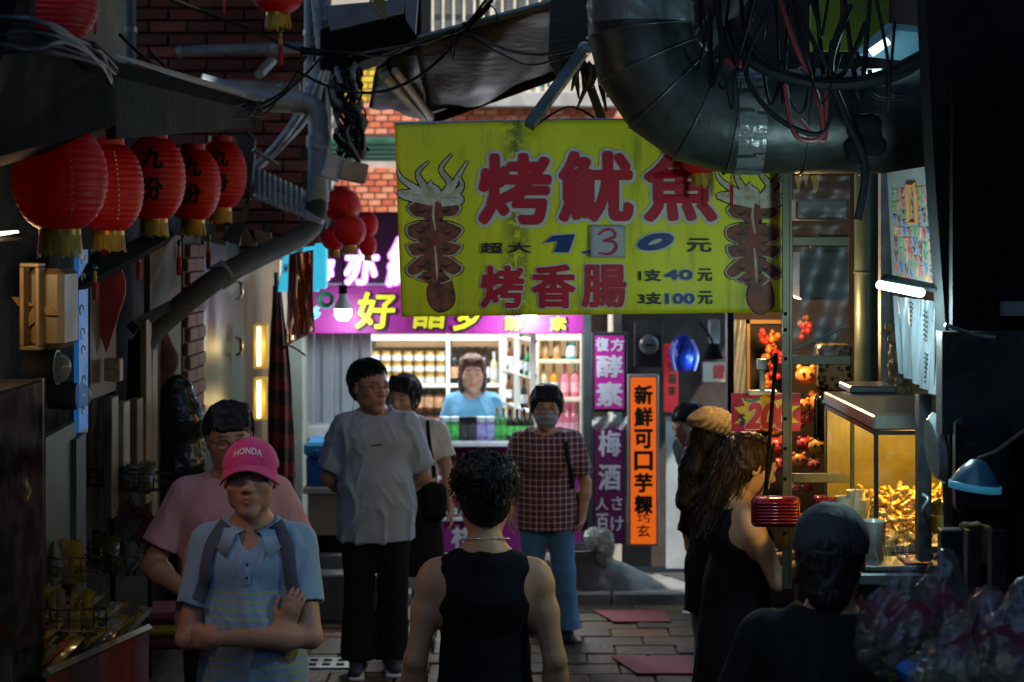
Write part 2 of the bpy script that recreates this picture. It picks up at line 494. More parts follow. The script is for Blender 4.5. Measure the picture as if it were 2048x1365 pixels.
# ------------------------------------------------------------------ people
SKIN = lambda nm, c: M('skin_'+nm, c, .5, var=.08, scale=14, bump=.12, bscale=260, vcol=True, sss=.12)
def ry(a): return Matrix.Rotation(a, 3, 'Y')
def head_field(Fd, hc, R, s, fem=False):
    """skull, jaw, features; hc head centre, R rotation (Matrix), s scale"""
    def T(x, y, z): return tuple(Vector(hc)+R @ Vector((x*s, y*s, z*s)))
    Rm = np.array(R)
    el = lambda c, r, k=.02, op=1, Q=None: Fd.ell(T(*c), tuple(q*s for q in r), k*s, Rm if Q is None else np.array(R @ Q), op)
    cn = lambda a, b, ra, rb, k=.02, op=1, flat=1: Fd.cone(T(*a), T(*b), ra*s, rb*s, k*s, flat, tuple(R @ Vector((0,1,0))), op=op)
    j = .9 if fem else 1
    el((0,.018,.038), (.077,.097,.088), .02)
    el((0,-.02,.005), (.069,.078,.085), .03)
    cn((0,-.030,-.03), (0,-.052,-.085), .058*j, .038*j, .03)
    for x in (-1,1):
        el((x*.046*j,-.012,-.058), (.022,.036,.034), .03)
        el((x*.043,-.062,-.020), (.022,.020,.019), .025)
        el((x*.034,-.0915,.010), (.0215,.014,.0125), .012, -1)
        el((x*.033,-.0795,.0085), (.0175,.0135,.0105), .004)
        cn((x*.018,-.0885,.0155), (x*.048,-.0785,.0145), .0035, .003, .004)
        cn((x*.019,-.086,.001), (x*.046,-.078,.002), .003, .0028, .005)
        el((x*.080,.012,-.002), (.008,.020,.031), .008, 1, Matrix.Rotation(x*.25, 3, 'Z'))
        el((x*.088,.010,.002), (.006,.011,.018), .004, -1, Matrix.Rotation(x*.25, 3, 'Z'))
        el((x*.0125,-.100,-.030), (.0105,.011,.0085), .007)
    cn((-.036,-.085,.026), (.036,-.085,.026), .010, .010, .02)
    cn((0,-.090,.018), (0,-.107,-.022), .0075, .0125, .014)
    el((0,-.108,-.027), (.012,.011,.010), .008)
    for x in (-1,1): el((x*.008,-.111,-.0375), (.0045,.005,.003), .003, -1)
    el((0,-.070,-.058), (.034,.028,.026), .02)
    cn((-.022,-.0885,-.0595), (0,-.0985,-.0555), .0035, .0055, .006); cn((.022,-.0885,-.0595), (0,-.0985,-.0555), .0035, .0055, .006)
    cn((-.018,-.089,-.0675), (0,-.0965,-.070), .0035, .0065, .006); cn((.018,-.089,-.0675), (0,-.0965,-.070), .0035, .0065, .006)
    cn((-.023,-.0955,-.0628), (0,-.1045,-.0622), .0014, .0018, .002, -1); cn((.023,-.0955,-.0628), (0,-.1045,-.0622), .0014, .0018, .002, -1)
    el((0,-.074,-.101), (.022,.018,.016), .02)
def hand_field(Fd, w, d, n, s=1, curl=.5, thumb=1, fist=False, spread=1.0):
    """w wrist, d pointing direction, n palm normal (the side fingers curl to), thumb side +1/-1"""
    w = Vector(w); d = Vector(d).normalized(); n = Vector(n); n = (n-d*n.dot(d)).normalized(); u = d.cross(n)*thumb
    s = s*.95
    Fd.cone(w, w+d*.03*s, .026*s, .029*s, .02, .72, n)
    Fd.cone(w+d*.03*s, w+d*.075*s, .033*s, .036*s, .015, .42, n)
    for i, (o, ln) in enumerate(((.027,.072),(.009,.080),(-.009,.074),(-.026,.060))):
        p = w+d*.082*s+u*o*s; dr = (d+u*o*spread*4).normalized(); a = curl*.55
        r = .0092*s if i < 3 else .0082*s; ln = ln*s; q = dr
        segs = (.45,.32,.25)
        Fd.cone(w+d*.05*s+u*o*.85*s, p, .011*s, r*1.05, .008)
        for j, sg in enumerate(segs):
            ang = a*(1 if j == 0 else 1.7)
            q = (q*math.cos(ang)+n*math.sin(ang)); q = q.normalized()
            nn = (n-q*n.dot(q))
            n2 = nn.normalized() if nn.length > .1 else -dr
            p2 = p+q*ln*sg; Fd.cone(p, p2, r, r*.9, .003); p = p2; r *= .93; 
            n_ = n2; 
    p = w+d*.022*s+u*.024*s; a1 = (d*.75+u*.85+n*.35).normalized(); p1 = p+a1*.042*s
    a2 = (d*.95+u*.25+n*(.35+.3*curl)).normalized(); p2 = p1+a2*.032*s; a3 = (d+n*(.3+.5*curl)).normalized(); p3 = p2+a3*.025*s
    Fd.cone(p, p1, .015*s, .0115*s, .015); Fd.cone(p1, p2, .011*s, .0098*s, .004); Fd.cone(p2, p3, .0098*s, .008*s, .004)
class Person:
    def __init__(s, loc, h=1.70, rz=0, label='', build=1.0, lean=0, headR=None, group=None, fem=False, hs=1.0, res=.009, sh=.185, skin=('mid',(.36,.2,.13))):
        s.k = h/1.72; s.b = build; s.fem = fem; s.res = res; s.rz = rz; s.loc = Vector(loc)
        s.o = E('person', loc, label, 'person', group, rz=rz)
        s.skin = SKIN(*skin); s.hs = hs*s.k*1.03
        k = s.k; J = s.J = {}
        hw = .088; s.sh = sh
        J['pel'] = Vector((0,.0,.92)); J['waist'] = Vector((0,0,1.07)); J['chest'] = Vector((0,.0,1.27)); J['neck'] = Vector((0,.02,1.435))
        J['head'] = Vector((0,-.005,1.60))
        for sd in (-1,1):
            J['sh',sd] = Vector((sd*sh, .015, 1.364)); J['el',sd] = Vector((sd*(sh+.055), .03, 1.10)); J['wr',sd] = Vector((sd*(sh+.065), -.03, .86))
            J['hip',sd] = Vector((sd*hw, 0, .90)); J['kn',sd] = Vector((sd*.095, -.015, .48)); J['an',sd] = Vector((sd*.10, .02, .085))
        s.hd = {-1: None, 1: None}; s.lean = lean; s.headR = headR or Matrix.Identity(3)
    def bend(s):
        """lean the upper body about the pelvis"""
        if s.lean:
            R = Matrix.Rotation(s.lean, 3, 'X'); p = s.J['pel']
            for k in ['waist','chest','neck','head',('sh',-1),('sh',1)]: s.J[k] = p+R @ (s.J[k]-p)
    def j(s, *a):
        q = s.J[a if len(a) > 1 else a[0]]; return q*s.k
    def body(s, torso=True, legs=True):
        f = Field(); k, b = s.k, s.b; g = s.j
        head_field(f, g('head'), s.headR, s.hs, s.fem)
        nr = (.046 if s.fem else .056)*k*min(1.1, b)
        f.cone(g('neck')-Vector((0,0,.02)), g('head')+Vector((0,.022,-.07))*k, nr*1.12, nr, .03*k)
        for sd in (-1,1):
            sh, el, wr = g('sh',sd), g('el',sd), g('wr',sd)
            f.cone(g('neck')+Vector((0,.012,.0))*k, sh+Vector((-sd*.02,.0,.012)), .045*k, .040*k*b, .05*k)   # trapezius
            f.cone(sh, el, .050*k*b, .039*k*b, .03*k); f.ell(sh+(el-sh)*.12, .054*k*b, .03*k)
            f.ell(sh+(el-sh)*.45+Vector((0,-.006,0)), (.043*k*b,)*3, .04*k)
            m = el+(wr-el)*.28
            f.cone(el, m, .038*k*b, .040*k*b, .02*k); f.cone(m, wr, .040*k*b, .025*k*b, .03*k, .86, (0,1,0))
            hd = s.hd[sd] or dict(d=(wr-el), n=(-sd,0,0), thumb=None, curl=.45)
            n = Vector(hd.get('n', (-sd,0,0)))
            th = hd.get('thumb')
            if th is None:
                d = Vector(hd['d']).normalized(); th = 1 if (d.cross(n)).dot(Vector((0,-1,.2))) > 0 else -1
            hand_field(f, wr, hd['d'], n, k*(.92 if s.fem else 1), hd.get('curl', .45), th, spread=hd.get('spread', 1))
        if torso:
            s.torso(f, 0)
        if legs:
            for sd in (-1,1):
                h, kn, an = g('hip',sd), g('kn',sd), g('an',sd)
                f.cone(h, kn, .080*k*b, .050*k, .04*k); f.cone(kn, kn+(an-kn)*.35, .050*k, .052*k, .03); f.cone(kn+(an-kn)*.35, an, .052*k, .036*k, .03)
                ft = Vector((0,-1,0)); f.cone(an+Vector((0,.02,-.04))*k, an+Vector((sd*.015,-.13,-.052))*k, .036*k, .03*k, .03, .8, (0,0,1))
        V, Q = f.mesh(s.res, s.res*.62, (g('head').z-.14*k)); V = relax(V, Q, 1, .4)
        me = npmesh('body', V, Q)
        s.paint(me, V)
        s.bo = s.add('body', me, s.skin)
        return s.bo
    def paint(s, me, V):
        at = me.color_attributes.new('paint', 'FLOAT_COLOR', 'POINT'); c = np.ones((len(V),4), np.float32)
        Ri = np.array(s.headR.inverted()); q = ((V-np.array(s.j('head')))@Ri.T)/s.hs
        def spot(ctr, r, col, amt):
            d = np.sqrt((((q-np.array(ctr))/np.array(r))**2).sum(1)); w = np.clip(1.25-d, 0, 1)[:,None]*amt
            w = np.minimum(w*1.6, amt); c[:,:3] = c[:,:3]*(1-w)+np.array(col)*w
        spot((0,-.098,-.063), (.026,.022,.0125), (.85,.42,.42), .85)
        for x in (-1,1):
            spot((x*.034,-.092,.033), (.026,.02,.0055), (.10,.07,.06), .85 if s.fem else .9)
            spot((x*.033,-.09,.008), (.022,.02,.011), (.72,.58,.55), .5)
            spot((x*.05,-.07,-.03), (.03,.03,.03), (1.05,.8,.75), .35)
        spot((0,-.11,-.03), (.02,.02,.02), (1.08,.8,.75), .5)
        at.data.foreach_set('color', c.ravel())
    def torso(s, f, inf, z0=None, k_=.04):
        k, b = s.k, s.b; g = s.j; i = inf
        bel = .035*(b-1)*3
        f.cone(g('pel'), g('waist'), (.150*b+i)*k, (.135*b+i)*k, .05, .66, (0,1,0))
        f.cone(g('waist')+Vector((0,-bel*.4,0)), g('chest'), (.135*b+i)*k, (.148*b+i)*k, .05, .66+bel*2, (0,1,0))
        f.cone(g('chest')+Vector((-.055*b,.0,.02)), g('chest')+Vector((.055*b,0,.02)), (.112+i)*k, (.112+i)*k, .05, .95, (0,1,0))
        sg = g('sh',1)*.78+g('sh',-1)*.22; sg2 = g('sh',-1)*.78+g('sh',1)*.22; dz = Vector((0,0,-.025))
        f.cone(sg+dz, sg2+dz, (.058+i*.7)*k, (.058+i*.7)*k, .05)
        f.cone(g('neck')+Vector((0,.012,-.03)), (sg+sg2)/2+Vector((0,0,-.05)), (.055+i)*k, (.10+i)*k, .05)
        if s.fem:
            for sd in (-1,1): f.ell(g('chest')+Vector((sd*.062,-.085-i*.5,-.015))*k, ((.058+i)*k, (.05+i*.6)*k, (.056+i)*k), .05)
    def add(s, name, me, mat, smooth=True, parent=None):
        o = bpy.data.objects.new(name, me); COL.objects.link(o); o.parent = parent or s.o
        if not me.materials: me.materials.append(mat)
        me.polygons.foreach_set('use_smooth', [True]*len(me.polygons)); return o
    def part(s, name, f, mat, res=None, fold=0, seed=1, sc=26, rl=1, parent=None, zst=.35, post=None):
        V, Q = f.mesh(res or s.res)
        if rl: V = relax(V, Q, rl, .4)
        if fold: V = folds(V, vnormals(V, Q), seed, fold, sc, zst)
        if post: V = post(V)
        return s.add(name, npmesh(name, V.astype(np.float32), Q), mat, parent=parent)
    def shirt(s, mat, name='shirt', inf=.022, hem=.86, sleeve=.62, sr=1.35, neck=.075, fold=.004, seed=1, neckdrop=.0, neckw=1, res=None, belly=0, flare=0, armhole=False, vneck=0, sc=26):
        f = Field(); k, b = s.k, s.b; g = s.j
        s.torso(f, inf)
        if hem < .9: f.cone(Vector((0,0,(hem-.05)*k)), g('pel'), (.172*b+inf+flare)*k, (.165*b+inf)*k, .04, .74, (0,1,0))
        if belly: f.ell(g('waist')+Vector((0,-.05,.0))*k, (.13*b*k, (.09+belly)*k, .15*k), .08)
        for sd in (-1,1):
            sh, el = g('sh',sd), g('el',sd)
            f.cone(g('neck')+Vector((0,.012,-.015))*k, sh+Vector((-sd*.01,0,.0)), (.045+inf*.6)*k, (.042*b+inf*.5)*k, .05)
            if sleeve:
                e = sh+(el-sh)*sleeve
                f.cone(sh-(el-sh)*.02, e, (.056*b+inf*.45)*k, (.050*b*sr)*k, .035, cap=True)
        # neck opening
        nb = g('neck')+Vector((0,-.0,.0))*k
        if s.lean or True:
            f.cone(nb+Vector((0,-.012-neckdrop*.5,.005-neckdrop))*k, nb+Vector((0,-.02,.13))*k, neck*neckw*k, (neck+.03)*neckw*k, .008, op=-1)
        if vneck: f.cone(nb+Vector((0,-.07,.02)), nb+Vector((0,-.13,-vneck)), .052*k, .004, .006, op=-1)
        f.half((0,0,hem*k), (0,0,-1), (-1,-1,hem*k-.4), (1,1,hem*k+.05))
        if sleeve:
            for sd in (-1,1):
                sh, el = g('sh',sd), g('el',sd); e = sh+(el-sh)*sleeve; dd = (el-sh).normalized()
                f.cone(e-dd*.022*k, e+dd*.03, (.050*b*sr-.016)*k, (.050*b*sr-.014)*k, .004, op=-1)
        if armhole:
            for sd in (-1,1):
                sh = g('sh',sd)
                f.cone(sh+Vector((sd*.035,-.2,-.03))*k, sh+Vector((sd*.035,.2,-.03))*k, armhole*k, armhole*k, .01, op=-1)
                f.cone(sh+Vector((sd*.05,-.2,.06))*k, sh+Vector((sd*.05,.2,.06))*k, armhole*k, armhole*k, .01, op=-1)
        f.cone(Vector((0,0,(hem-.03)*k)), Vector((0,0,(hem+.03)*k)), (.155*b+inf+flare-.012)*k, (.15*b+inf-.012)*k, .01, .70, (0,1,0), op=-1)
        return s.part(name, f, mat, res, fold, seed, sc)
    def trousers(s, mat, name='trousers', inf=.02, hem=.09, flare=0, top=.98, fold=.003, seed=3):
        f = Field(); k, b = s.k, s.b; g = s.j
        f.cone(g('pel')+Vector((0,.012,-.02))*k, Vector((0,0,top*k)), (.148*b+inf*.4)*k, (.14*b+inf*.3)*k, .04, .68, (0,1,0), cap=True)
        for sd in (-1,1):
            h, kn, an = g('hip',sd), g('kn',sd), g('an',sd)
            f.cone(h, kn, (.084*b+inf)*k, (.055+inf)*k, .03); f.cone(kn, an+(an-kn).normalized()*.0, (.055+inf)*k, (.045+inf+flare)*k, .03, cap=True)
        return s.part(name, f, mat, None, fold, seed, 24, zst=.6)
    def shoes(s, mat, sole=None):
        for sd in (-1,1):
            an = s.j('an',sd); k = s.k; f = Field()
            f.cone(an+Vector((0,.025,-.035))*k, an+Vector((sd*.02,-.15,-.045))*k, .043*k, .038*k, .03, .95, (0,0,1)); f.cone(an+Vector((0,.02,.0)), an+Vector((0,.02,-.03)), .042*k, .045*k, .03)
            f.half((0,0,an.z-.078*k), (0,0,-1), (-1,-1,-.2), (1,1,.3))
            sh = s.part('shoe', f, mat, .008)
            if sole:
                m = MB(); m.box(an+Vector((sd*.01,-.062,-.074))*k, (.086*k,.26*k,.022*k), None, .008); o = m.build('sole', None); me = o.data; bpy.data.objects.remove(o); s.add('sole', me, sole, parent=sh)
    def eyes(s):
        R = s.headR; hc = s.j('head')
        for x in (-1,1):
            m = MB(); c = hc+R @ (Vector((x*.0335,-.0872,.0078))*s.hs)
            m.blob(c, (.0115*s.hs,.0075*s.hs,.0048*s.hs), 12, 8, R=R); e = m.build('eye', None); me = e.data; bpy.data.objects.remove(e)
            eo = s.add('eye', me, M('eye_white', (.55,.5,.46), .25, var=.05))
            m = MB(); m.blob(hc+R @ (Vector((x*.0335,-.0915,.0082))*s.hs), (.0048*s.hs,.004*s.hs,.0046*s.hs), 10, 6, R=R); e = m.build('iris', None); me = e.data; bpy.data.objects.remove(e)
            s.add('iris', me, M('iris', (.012,.008,.006), .12), parent=eo)
    def glasses(s, r=.022, mat=None, w=1.0):
        R = s.headR; hc = s.j('head'); m = MB(); T = lambda x,y,z: hc+R @ (Vector((x,y,z))*s.hs)
        for x in (-1,1):
            m.tube([T(x*.034+r*w*math.cos(t),-.103+abs(math.cos(t))*.0,.004+r*.85*math.sin(t)) for t in [2*PI*i/16 for i in range(17)]], .0016, 5)
            m.tube([T(x*(.034+r*w),-.103,.010), T(x*.075,-.06,.012), T(x*.083,.0,.010), T(x*.082,.03,-.006)], .0014, 5)
        m.tube([T(-.034+r*w,-.103,.006), T(0,-.108,.010), T(.034-r*w,-.103,.006)], .0015, 5)
        o = m.build('glasses', None); me = o.data; bpy.data.objects.remove(o)
        g = s.add('glasses', me, mat or M('glasses_frame', (.02,.02,.022), .3))
        return g
    def hair(s, mat, th=.014, front=.045, side=-.01, back=-.055, amp=.004, seed=1, part=0, puff=0, extra=None, sc=70, fr=-.055):
        f = Field(); R = s.headR; hc = s.j('head'); q = s.hs; Rm = np.array(R)
        T = lambda x,y,z: hc+R @ (Vector((x,y,z))*q)
        sth = th*(.8 if s.fem or th > .018 else .35); f.ell(T(0,.022,.040), ((.078+sth)*q,(.098+th)*q,(.088+th+puff)*q), .01, Rm)
        f.ell(T(0,.045,-.005), ((.073+sth)*q,(.070+th)*q,(.075+th*.5)*q), .03, Rm)
        # face window, ears, nape
        f.ell(T(0,-.115,-.045), (.082*q,.085*q,(.045+front)*q), .012*q, Rm, -1)
        for x in (-1,1): f.ell(T(x*.085,-.025,-.045), (.03*q,.05*q,(.045+side)*q), .012*q, Rm, -1)
        pt = T(0,0,back); n = R @ Vector((0,-.25,-1)); f.half(pt, n, tuple(hc-Vector((.2,.2,.2))), tuple(hc+Vector((.2,.2,.2))), .01)
        if extra: extra(f, T, q)
        V, Q = f.mesh(s.res*.62)
        N = vnormals(V, Q); V = V+N*(amp*wav(V*np.array([1,1,.45], np.float32), seed, sc)+amp*.4*wav(V, seed+3, sc*2.4))[:,None]
        return s.add('hair', npmesh('hair', V.astype(np.float32), Q), mat)
def _strands(s, n, ln, line, lift, seed, mat=None, curl=0):
    """locks of hair laid over the skull from the crown outwards, stopping at the hairline height `line` in front"""
    r = random.Random(seed); R = s.headR; hc = s.j('head'); q = s.hs; m = MB(); crown = Vector((.01,.055,.12)).normalized()
    ax = Vector((.078,.102,.090)); c0 = Vector((0,.022,.040)); h = [c for c in bpy.data.objects if c.parent == s.o and c.name.startswith('hair')][-1]
    for i in range(n):
        z = r.uniform(.0,1)**.8; a = r.uniform(0,2*PI); d = Vector((math.cos(a)*math.sqrt(1-z*z), math.sin(a)*math.sqrt(1-z*z), z))
        p = Vector((d.x*ax.x, d.y*ax.y, d.z*ax.z)); pts = []; l = ln*r.uniform(.6,1.2); st = l/5; lf = r.uniform(.2,1)*lift+.010; ph = r.uniform(0,6)
        for k in range(6):
            nn = Vector((p.x/ax.x**2, p.y/ax.y**2, p.z/ax.z**2)).normalized(); w = c0+p+nn*(lf*(1+.1*k))
            if w.y < -.03 and w.z < line-.012*abs(math.sin(i)) and k > 1: break
            if curl: w += Vector((math.sin(ph+k*1.5), math.cos(ph+k*1.5), math.sin(ph*2+k)))*curl
            pts.append(hc+R @ (w*q)); t = (d-crown); t = (t-nn*t.dot(nn)); t = t.normalized() if t.length > .02 else nn.orthogonal()
            t = (t+Vector((r.uniform(-.3,.3), r.uniform(-.3,.2), r.uniform(-.3,.1)))).normalized(); p = p+t*st
            k_ = math.sqrt((p.x/ax.x)**2+(p.y/ax.y)**2+(p.z/ax.z)**2)
            if k_ > 0: p = p/k_
        if len(pts) > 2: m.tube(pts, [.0030*(1-.75*k/(len(pts)-1)) for k in range(len(pts))], 4, False)
    o = m.build('locks', None, fixn=False); me = o.data; bpy.data.objects.remove(o)
    o = s.add('locks', me, mat or HAIR, parent=h); o['kind'] = 'stuff'
def strands(p, pts_fn, n, r, mat, name='hair_strand', seg=6, parent=None):
    m = MB()
    for i in range(n): m.tube(cable(pts_fn(i), sub=4), r, 4, False)
    o = m.build(name, None, fixn=False); me = o.data; bpy.data.objects.remove(o)
    return p.add(name, me, mat, parent=parent)
HAIR = M('hair_black', (.010,.009,.009), .5, var=.4, scale=40, stretch=(1,1,.15), spec=.35, bump=.12, bscale=120)
HAIRB = M('hair_brown', (.030,.013,.006), .5, spec=.3, var=.6, scale=40, stretch=(1,1,.2), bump=.15, bscale=120)
def CLOTH(name, col, var=.12, **kw):
    kw.setdefault('bump', .25); kw.setdefault('bscale', 300); dk_ = max(col) < .05; kw.setdefault('sheen', 0 if dk_ else .2); kw.setdefault('spec', .12 if dk_ else .3)
    return M(name, col, .85, 0, var, 5, **kw)

Person.strands = _strands
# ------------------------------------------------------------------ setting: ground, paving, far building, roofs
CONC = M('concrete', (.16,.16,.155), .85, var=.35, scale=3, bump=.5, bscale=40)
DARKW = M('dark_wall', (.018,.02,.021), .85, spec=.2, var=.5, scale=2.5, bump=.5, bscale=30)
BLK = M('black_paint', (.005,.006,.0065), .85, var=.4, spec=.08)
STEEL = M('galvanised', (.30,.33,.34), .42, .75, var=.35, scale=5, bump=.2, bscale=30)
PVC = M('pvc_grey', (.17,.21,.24), .5, var=.25, scale=5, bump=.15, bscale=50)
WHITE = M('white_board', (.62,.66,.66), .5, var=.08, scale=3)
g = MB(); g.box((0,20,-.30), (120,120,.5)); g.build('ground', M('earth', (.05,.048,.045), .9, bump=.6), kind='structure')
pv = E('pavement', (0,0,0), None, None, kind='structure')
b = MB(); b.span((-2.2,-6,-.05), (2.2,11.25,-.012)); b.build('mortar_bed', M('mortar_dark', (.034,.027,.019), .9, bump=.6, bscale=80), pv)
rn = random.Random(3)
pm = [M('paver_%s' % n, c, .55, var=.35, scale=7, bump=.7, bscale=26, coat=.04) for n, c in (('brown',(.065,.037,.017)),('grey',(.046,.034,.022)),('ochre',(.10,.048,.016)))]
pmesh = []
for mt in pm:
    for v in range(2):
        m = MB(); m.box((0,0,0), (.352,.212,.045), Matrix.Rotation(rn.uniform(-.012,.012),3,'Y'), .007); pmesh.append(mesh_of(m, 'paver', mt))
y = 7.6; row = 0
while y < 11.15:
    x = -1.55+(row % 2)*.18
    while x < 1.75:
        shared('paver', rn.choice(pmesh[:4] if rn.random() < .75 else pmesh), pv, (x+rn.uniform(-.004,.004), y, -.018+rn.uniform(-.006,.006)), (rn.uniform(-.012,.012), rn.uniform(-.01,.01), rn.uniform(-.012,.012))); x += .36
    y += .22; row += 1
m = MB()
yy = -2.0; r2 = 0
while yy < 7.55:
    x = -1.9+(r2 % 2)*.18
    while x < 1.9: m.box((x, yy, -.02+rn.uniform(-.004,.004)), (.345,.205,.04)); x += .36
    yy += .22; r2 += 1
m.build('near_paving', pm[1], pv, fixn=False)['kind'] = 'stuff'
for i in range(6):
    m = MB(); m.box((-1.65+i*.66, 11.32, .03), (.64,.16,.11), None, .012); m.build('kerb_stone', CONC, pv)
for (x0,x1,y0,y1,nm) in ((1212,1342,1224,1248,'beside the gutter'),(1255,1395,1318,1352,'nearer the camera')):
    D0 = EYE*F/(y1-HY); D1 = EYE*F/(y0-HY)
    a0, a1 = ((x0-1024)*D0/F+.05, (x1-1024)*D0/F); t = MB()
    t.plate([(a0,D0,.010),(a1,D0,.010),(a1-.02,D1,.010),(a0-.12,D1,.010)], (0,0,.006))
    t.build('floor_mat', M('mat_red', (.17,.035,.045), .75, var=.3, scale=12, bump=.3), label='faded red mat lying on the paving '+nm, cat='mat')
for (px,py) in ((662,1236),(640,1330)):
    D_ = EYE*F/(py-HY); x = (px-1024)*D_/F
    e = E('drain_cover', (x,D_,.0), 'slotted steel drain cover in the paving '+('by the blue cooler' if py < 1300 else 'left of the white soled shoes'), 'drain cover')
    m = MB(); m.box((x,D_,.008), (.36,.24,.012), None, .003); m.build('plate', STEEL, e)
    for i in range(4):
        for j in range(2):
            m = MB(); m.box((x-.12+i*.08, D_-.05+j*.1, .0155), (.045,.05,.002)); m.build('slot', BLK, e)
# side buildings (hold the lane together and keep the sky out)
def wall(name, label, lo, hi, mt=DARKW, cat='wall'):
    m = MB(); m.span(lo, hi); return m.build(name, mt, label=label, cat=cat)
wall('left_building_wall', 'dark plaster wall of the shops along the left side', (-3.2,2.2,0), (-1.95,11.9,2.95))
wall('right_building_wall', 'dark wall of the shops along the right side', (1.95,-1.5,0), (3.2,9.5,9.0))  # side wall, its height and rear reach extended to keep sun off the lane
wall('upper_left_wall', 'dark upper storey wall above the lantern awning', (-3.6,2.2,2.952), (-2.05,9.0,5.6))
wall('shade_roof', 'unseen dark roof panel added overhead to shade the lane', (-3.4,4.7,4.55), (3.4,6.6,4.62), BLK, 'roof')  # out of view, added to limit the light from above
wall('shade_roof', 'unseen dark roof panel added to keep sky light off the brick wall', (-3.4,9.3,4.5), (3.4,11.9,4.57), BLK, 'roof')  # out of view, added so less sky reaches the upper bricks
wall('rear_sky_block', 'unseen dark block added behind the viewer to cut frontal sky light', (-6,-4.6,0), (6,-4.0,5.2))  # put behind the camera to narrow the sky opening and frontal fill
# ---- brick wall upper left, brick by brick
bw = E('brick_wall', P(440,400,11.2), 'dark red brick wall high behind the grey drain pipes', 'brick wall')
a = P(225,-60,11.2); c = P(650,520,11.2)
m = MB(); m.span((a.x,11.24,c.z), (c.x,11.6,a.z)); m.build('mortar', M('mortar_old', (.055,.045,.04), .9, bump=.6, bscale=50), bw)
bms = []
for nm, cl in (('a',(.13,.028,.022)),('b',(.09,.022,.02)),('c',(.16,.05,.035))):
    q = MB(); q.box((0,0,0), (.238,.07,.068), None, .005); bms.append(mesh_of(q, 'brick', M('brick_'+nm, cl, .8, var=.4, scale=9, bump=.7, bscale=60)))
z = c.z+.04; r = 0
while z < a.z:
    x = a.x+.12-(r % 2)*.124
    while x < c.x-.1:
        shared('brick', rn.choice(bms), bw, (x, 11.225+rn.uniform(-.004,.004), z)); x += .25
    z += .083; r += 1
# ---- sunlit building in the far background
fb = E('brick_building', (-.6,17,0), 'sunlit orange brick building with barred windows behind the awnings', 'building')
DB = 17.0
a = P(560,-140,DB); c = P(1330,700,DB)
m = MB(); m.span((a.x,DB+.05,0), (c.x,DB+.5,a.z+1)); m.build('wall', M('mortar_pale', (.42,.36,.30), .85, var=.25, bump=.4), fb)
obm = []
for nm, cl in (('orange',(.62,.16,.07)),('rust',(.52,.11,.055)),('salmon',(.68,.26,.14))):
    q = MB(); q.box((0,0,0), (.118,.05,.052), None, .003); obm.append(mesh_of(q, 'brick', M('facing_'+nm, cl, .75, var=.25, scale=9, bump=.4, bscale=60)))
ybm = []
for nm, cl in (('yellow',(.70,.46,.03)),('amber',(.62,.36,.03))):
    q = MB(); q.box((0,0,0), (.118,.05,.052), None, .003); ybm.append(mesh_of(q, 'brick', M('facing_'+nm, cl, .7, var=.25, scale=9, bump=.3, bscale=60)))
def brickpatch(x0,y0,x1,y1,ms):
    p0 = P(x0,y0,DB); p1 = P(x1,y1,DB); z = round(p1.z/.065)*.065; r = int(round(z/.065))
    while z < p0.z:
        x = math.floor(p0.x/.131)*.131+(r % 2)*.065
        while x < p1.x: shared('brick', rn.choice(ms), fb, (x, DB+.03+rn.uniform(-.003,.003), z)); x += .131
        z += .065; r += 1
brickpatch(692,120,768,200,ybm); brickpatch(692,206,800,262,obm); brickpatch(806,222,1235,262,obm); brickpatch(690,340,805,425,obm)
m = MB(); p0 = P(880,188,DB); p1 = P(1240,218,DB); m.span((p0.x,DB-.25,p1.z), (p1.x,DB+.1,p0.z), .01); m.build('window_ledge', M('ledge_grey', (.38,.36,.33), .8, var=.3, bump=.4), fb)
def barred(x0,y0,x1,y1,n,glass,name='window'):
    p0 = P(x0,y0,DB); p1 = P(x1,y1,DB)
    m = MB(); w = .05
    for q in ((p0.x,p1.z,p1.x,p1.z+w),(p0.x,p0.z-w,p1.x,p0.z),(p0.x,p1.z,p0.x+w,p0.z),(p1.x-w,p1.z,p1.x,p0.z)): m.span((q[0],DB-.08,q[1]),(q[2],DB+.04,q[3]))
    f = m.build('window', M('frame_cream', (.62,.55,.42), .6), fb)
    m = MB(); m.span((p0.x,DB-.01,p1.z),(p1.x,DB+.02,p0.z)); m.build('pane', glass, f)
    for i in range(n):
        x = p0.x+(i+1)*(p1.x-p0.x)/(n+1); m = MB(); m.box((x,DB-.11,(p0.z+p1.z)/2), (.022,.022,p0.z-p1.z)); m.build('bar', M('bar_cream', (.70,.60,.42), .5), f)
    for z in (p0.z-.3*(p0.z-p1.z),):
        m = MB(); m.box(((p0.x+p1.x)/2,DB-.13,z), (p1.x-p0.x,.02,.025)); m.build('bar', M('bar_cream', (.70,.60,.42), .5), f)
barred(846,-60,970,112,5,M('pane_dark', (.10,.11,.11), .35, var=.5, stretch=(1,1,8)))
barred(980,-60,1104,120,4,M('pane_dark', (.10,.11,.11), .35, var=.5))
barred(980,128,1110,186,6,M('pane_cyan', (.02,.30,.46), .4, var=.3))
m = MB(); p0 = P(560,275,15.2); p1 = P(805,322,15.2)
for i in range(5): m.span((p0.x,15.2-.02*i,p1.z+i*.04),(p1.x,15.3-.02*i,p1.z+i*.04+.034))
m.build('green_canopy', M('canopy_green', (.02,.13,.07), .5, var=.4), label='dark green slatted canopy edge left of the squid banner', cat='canopy')
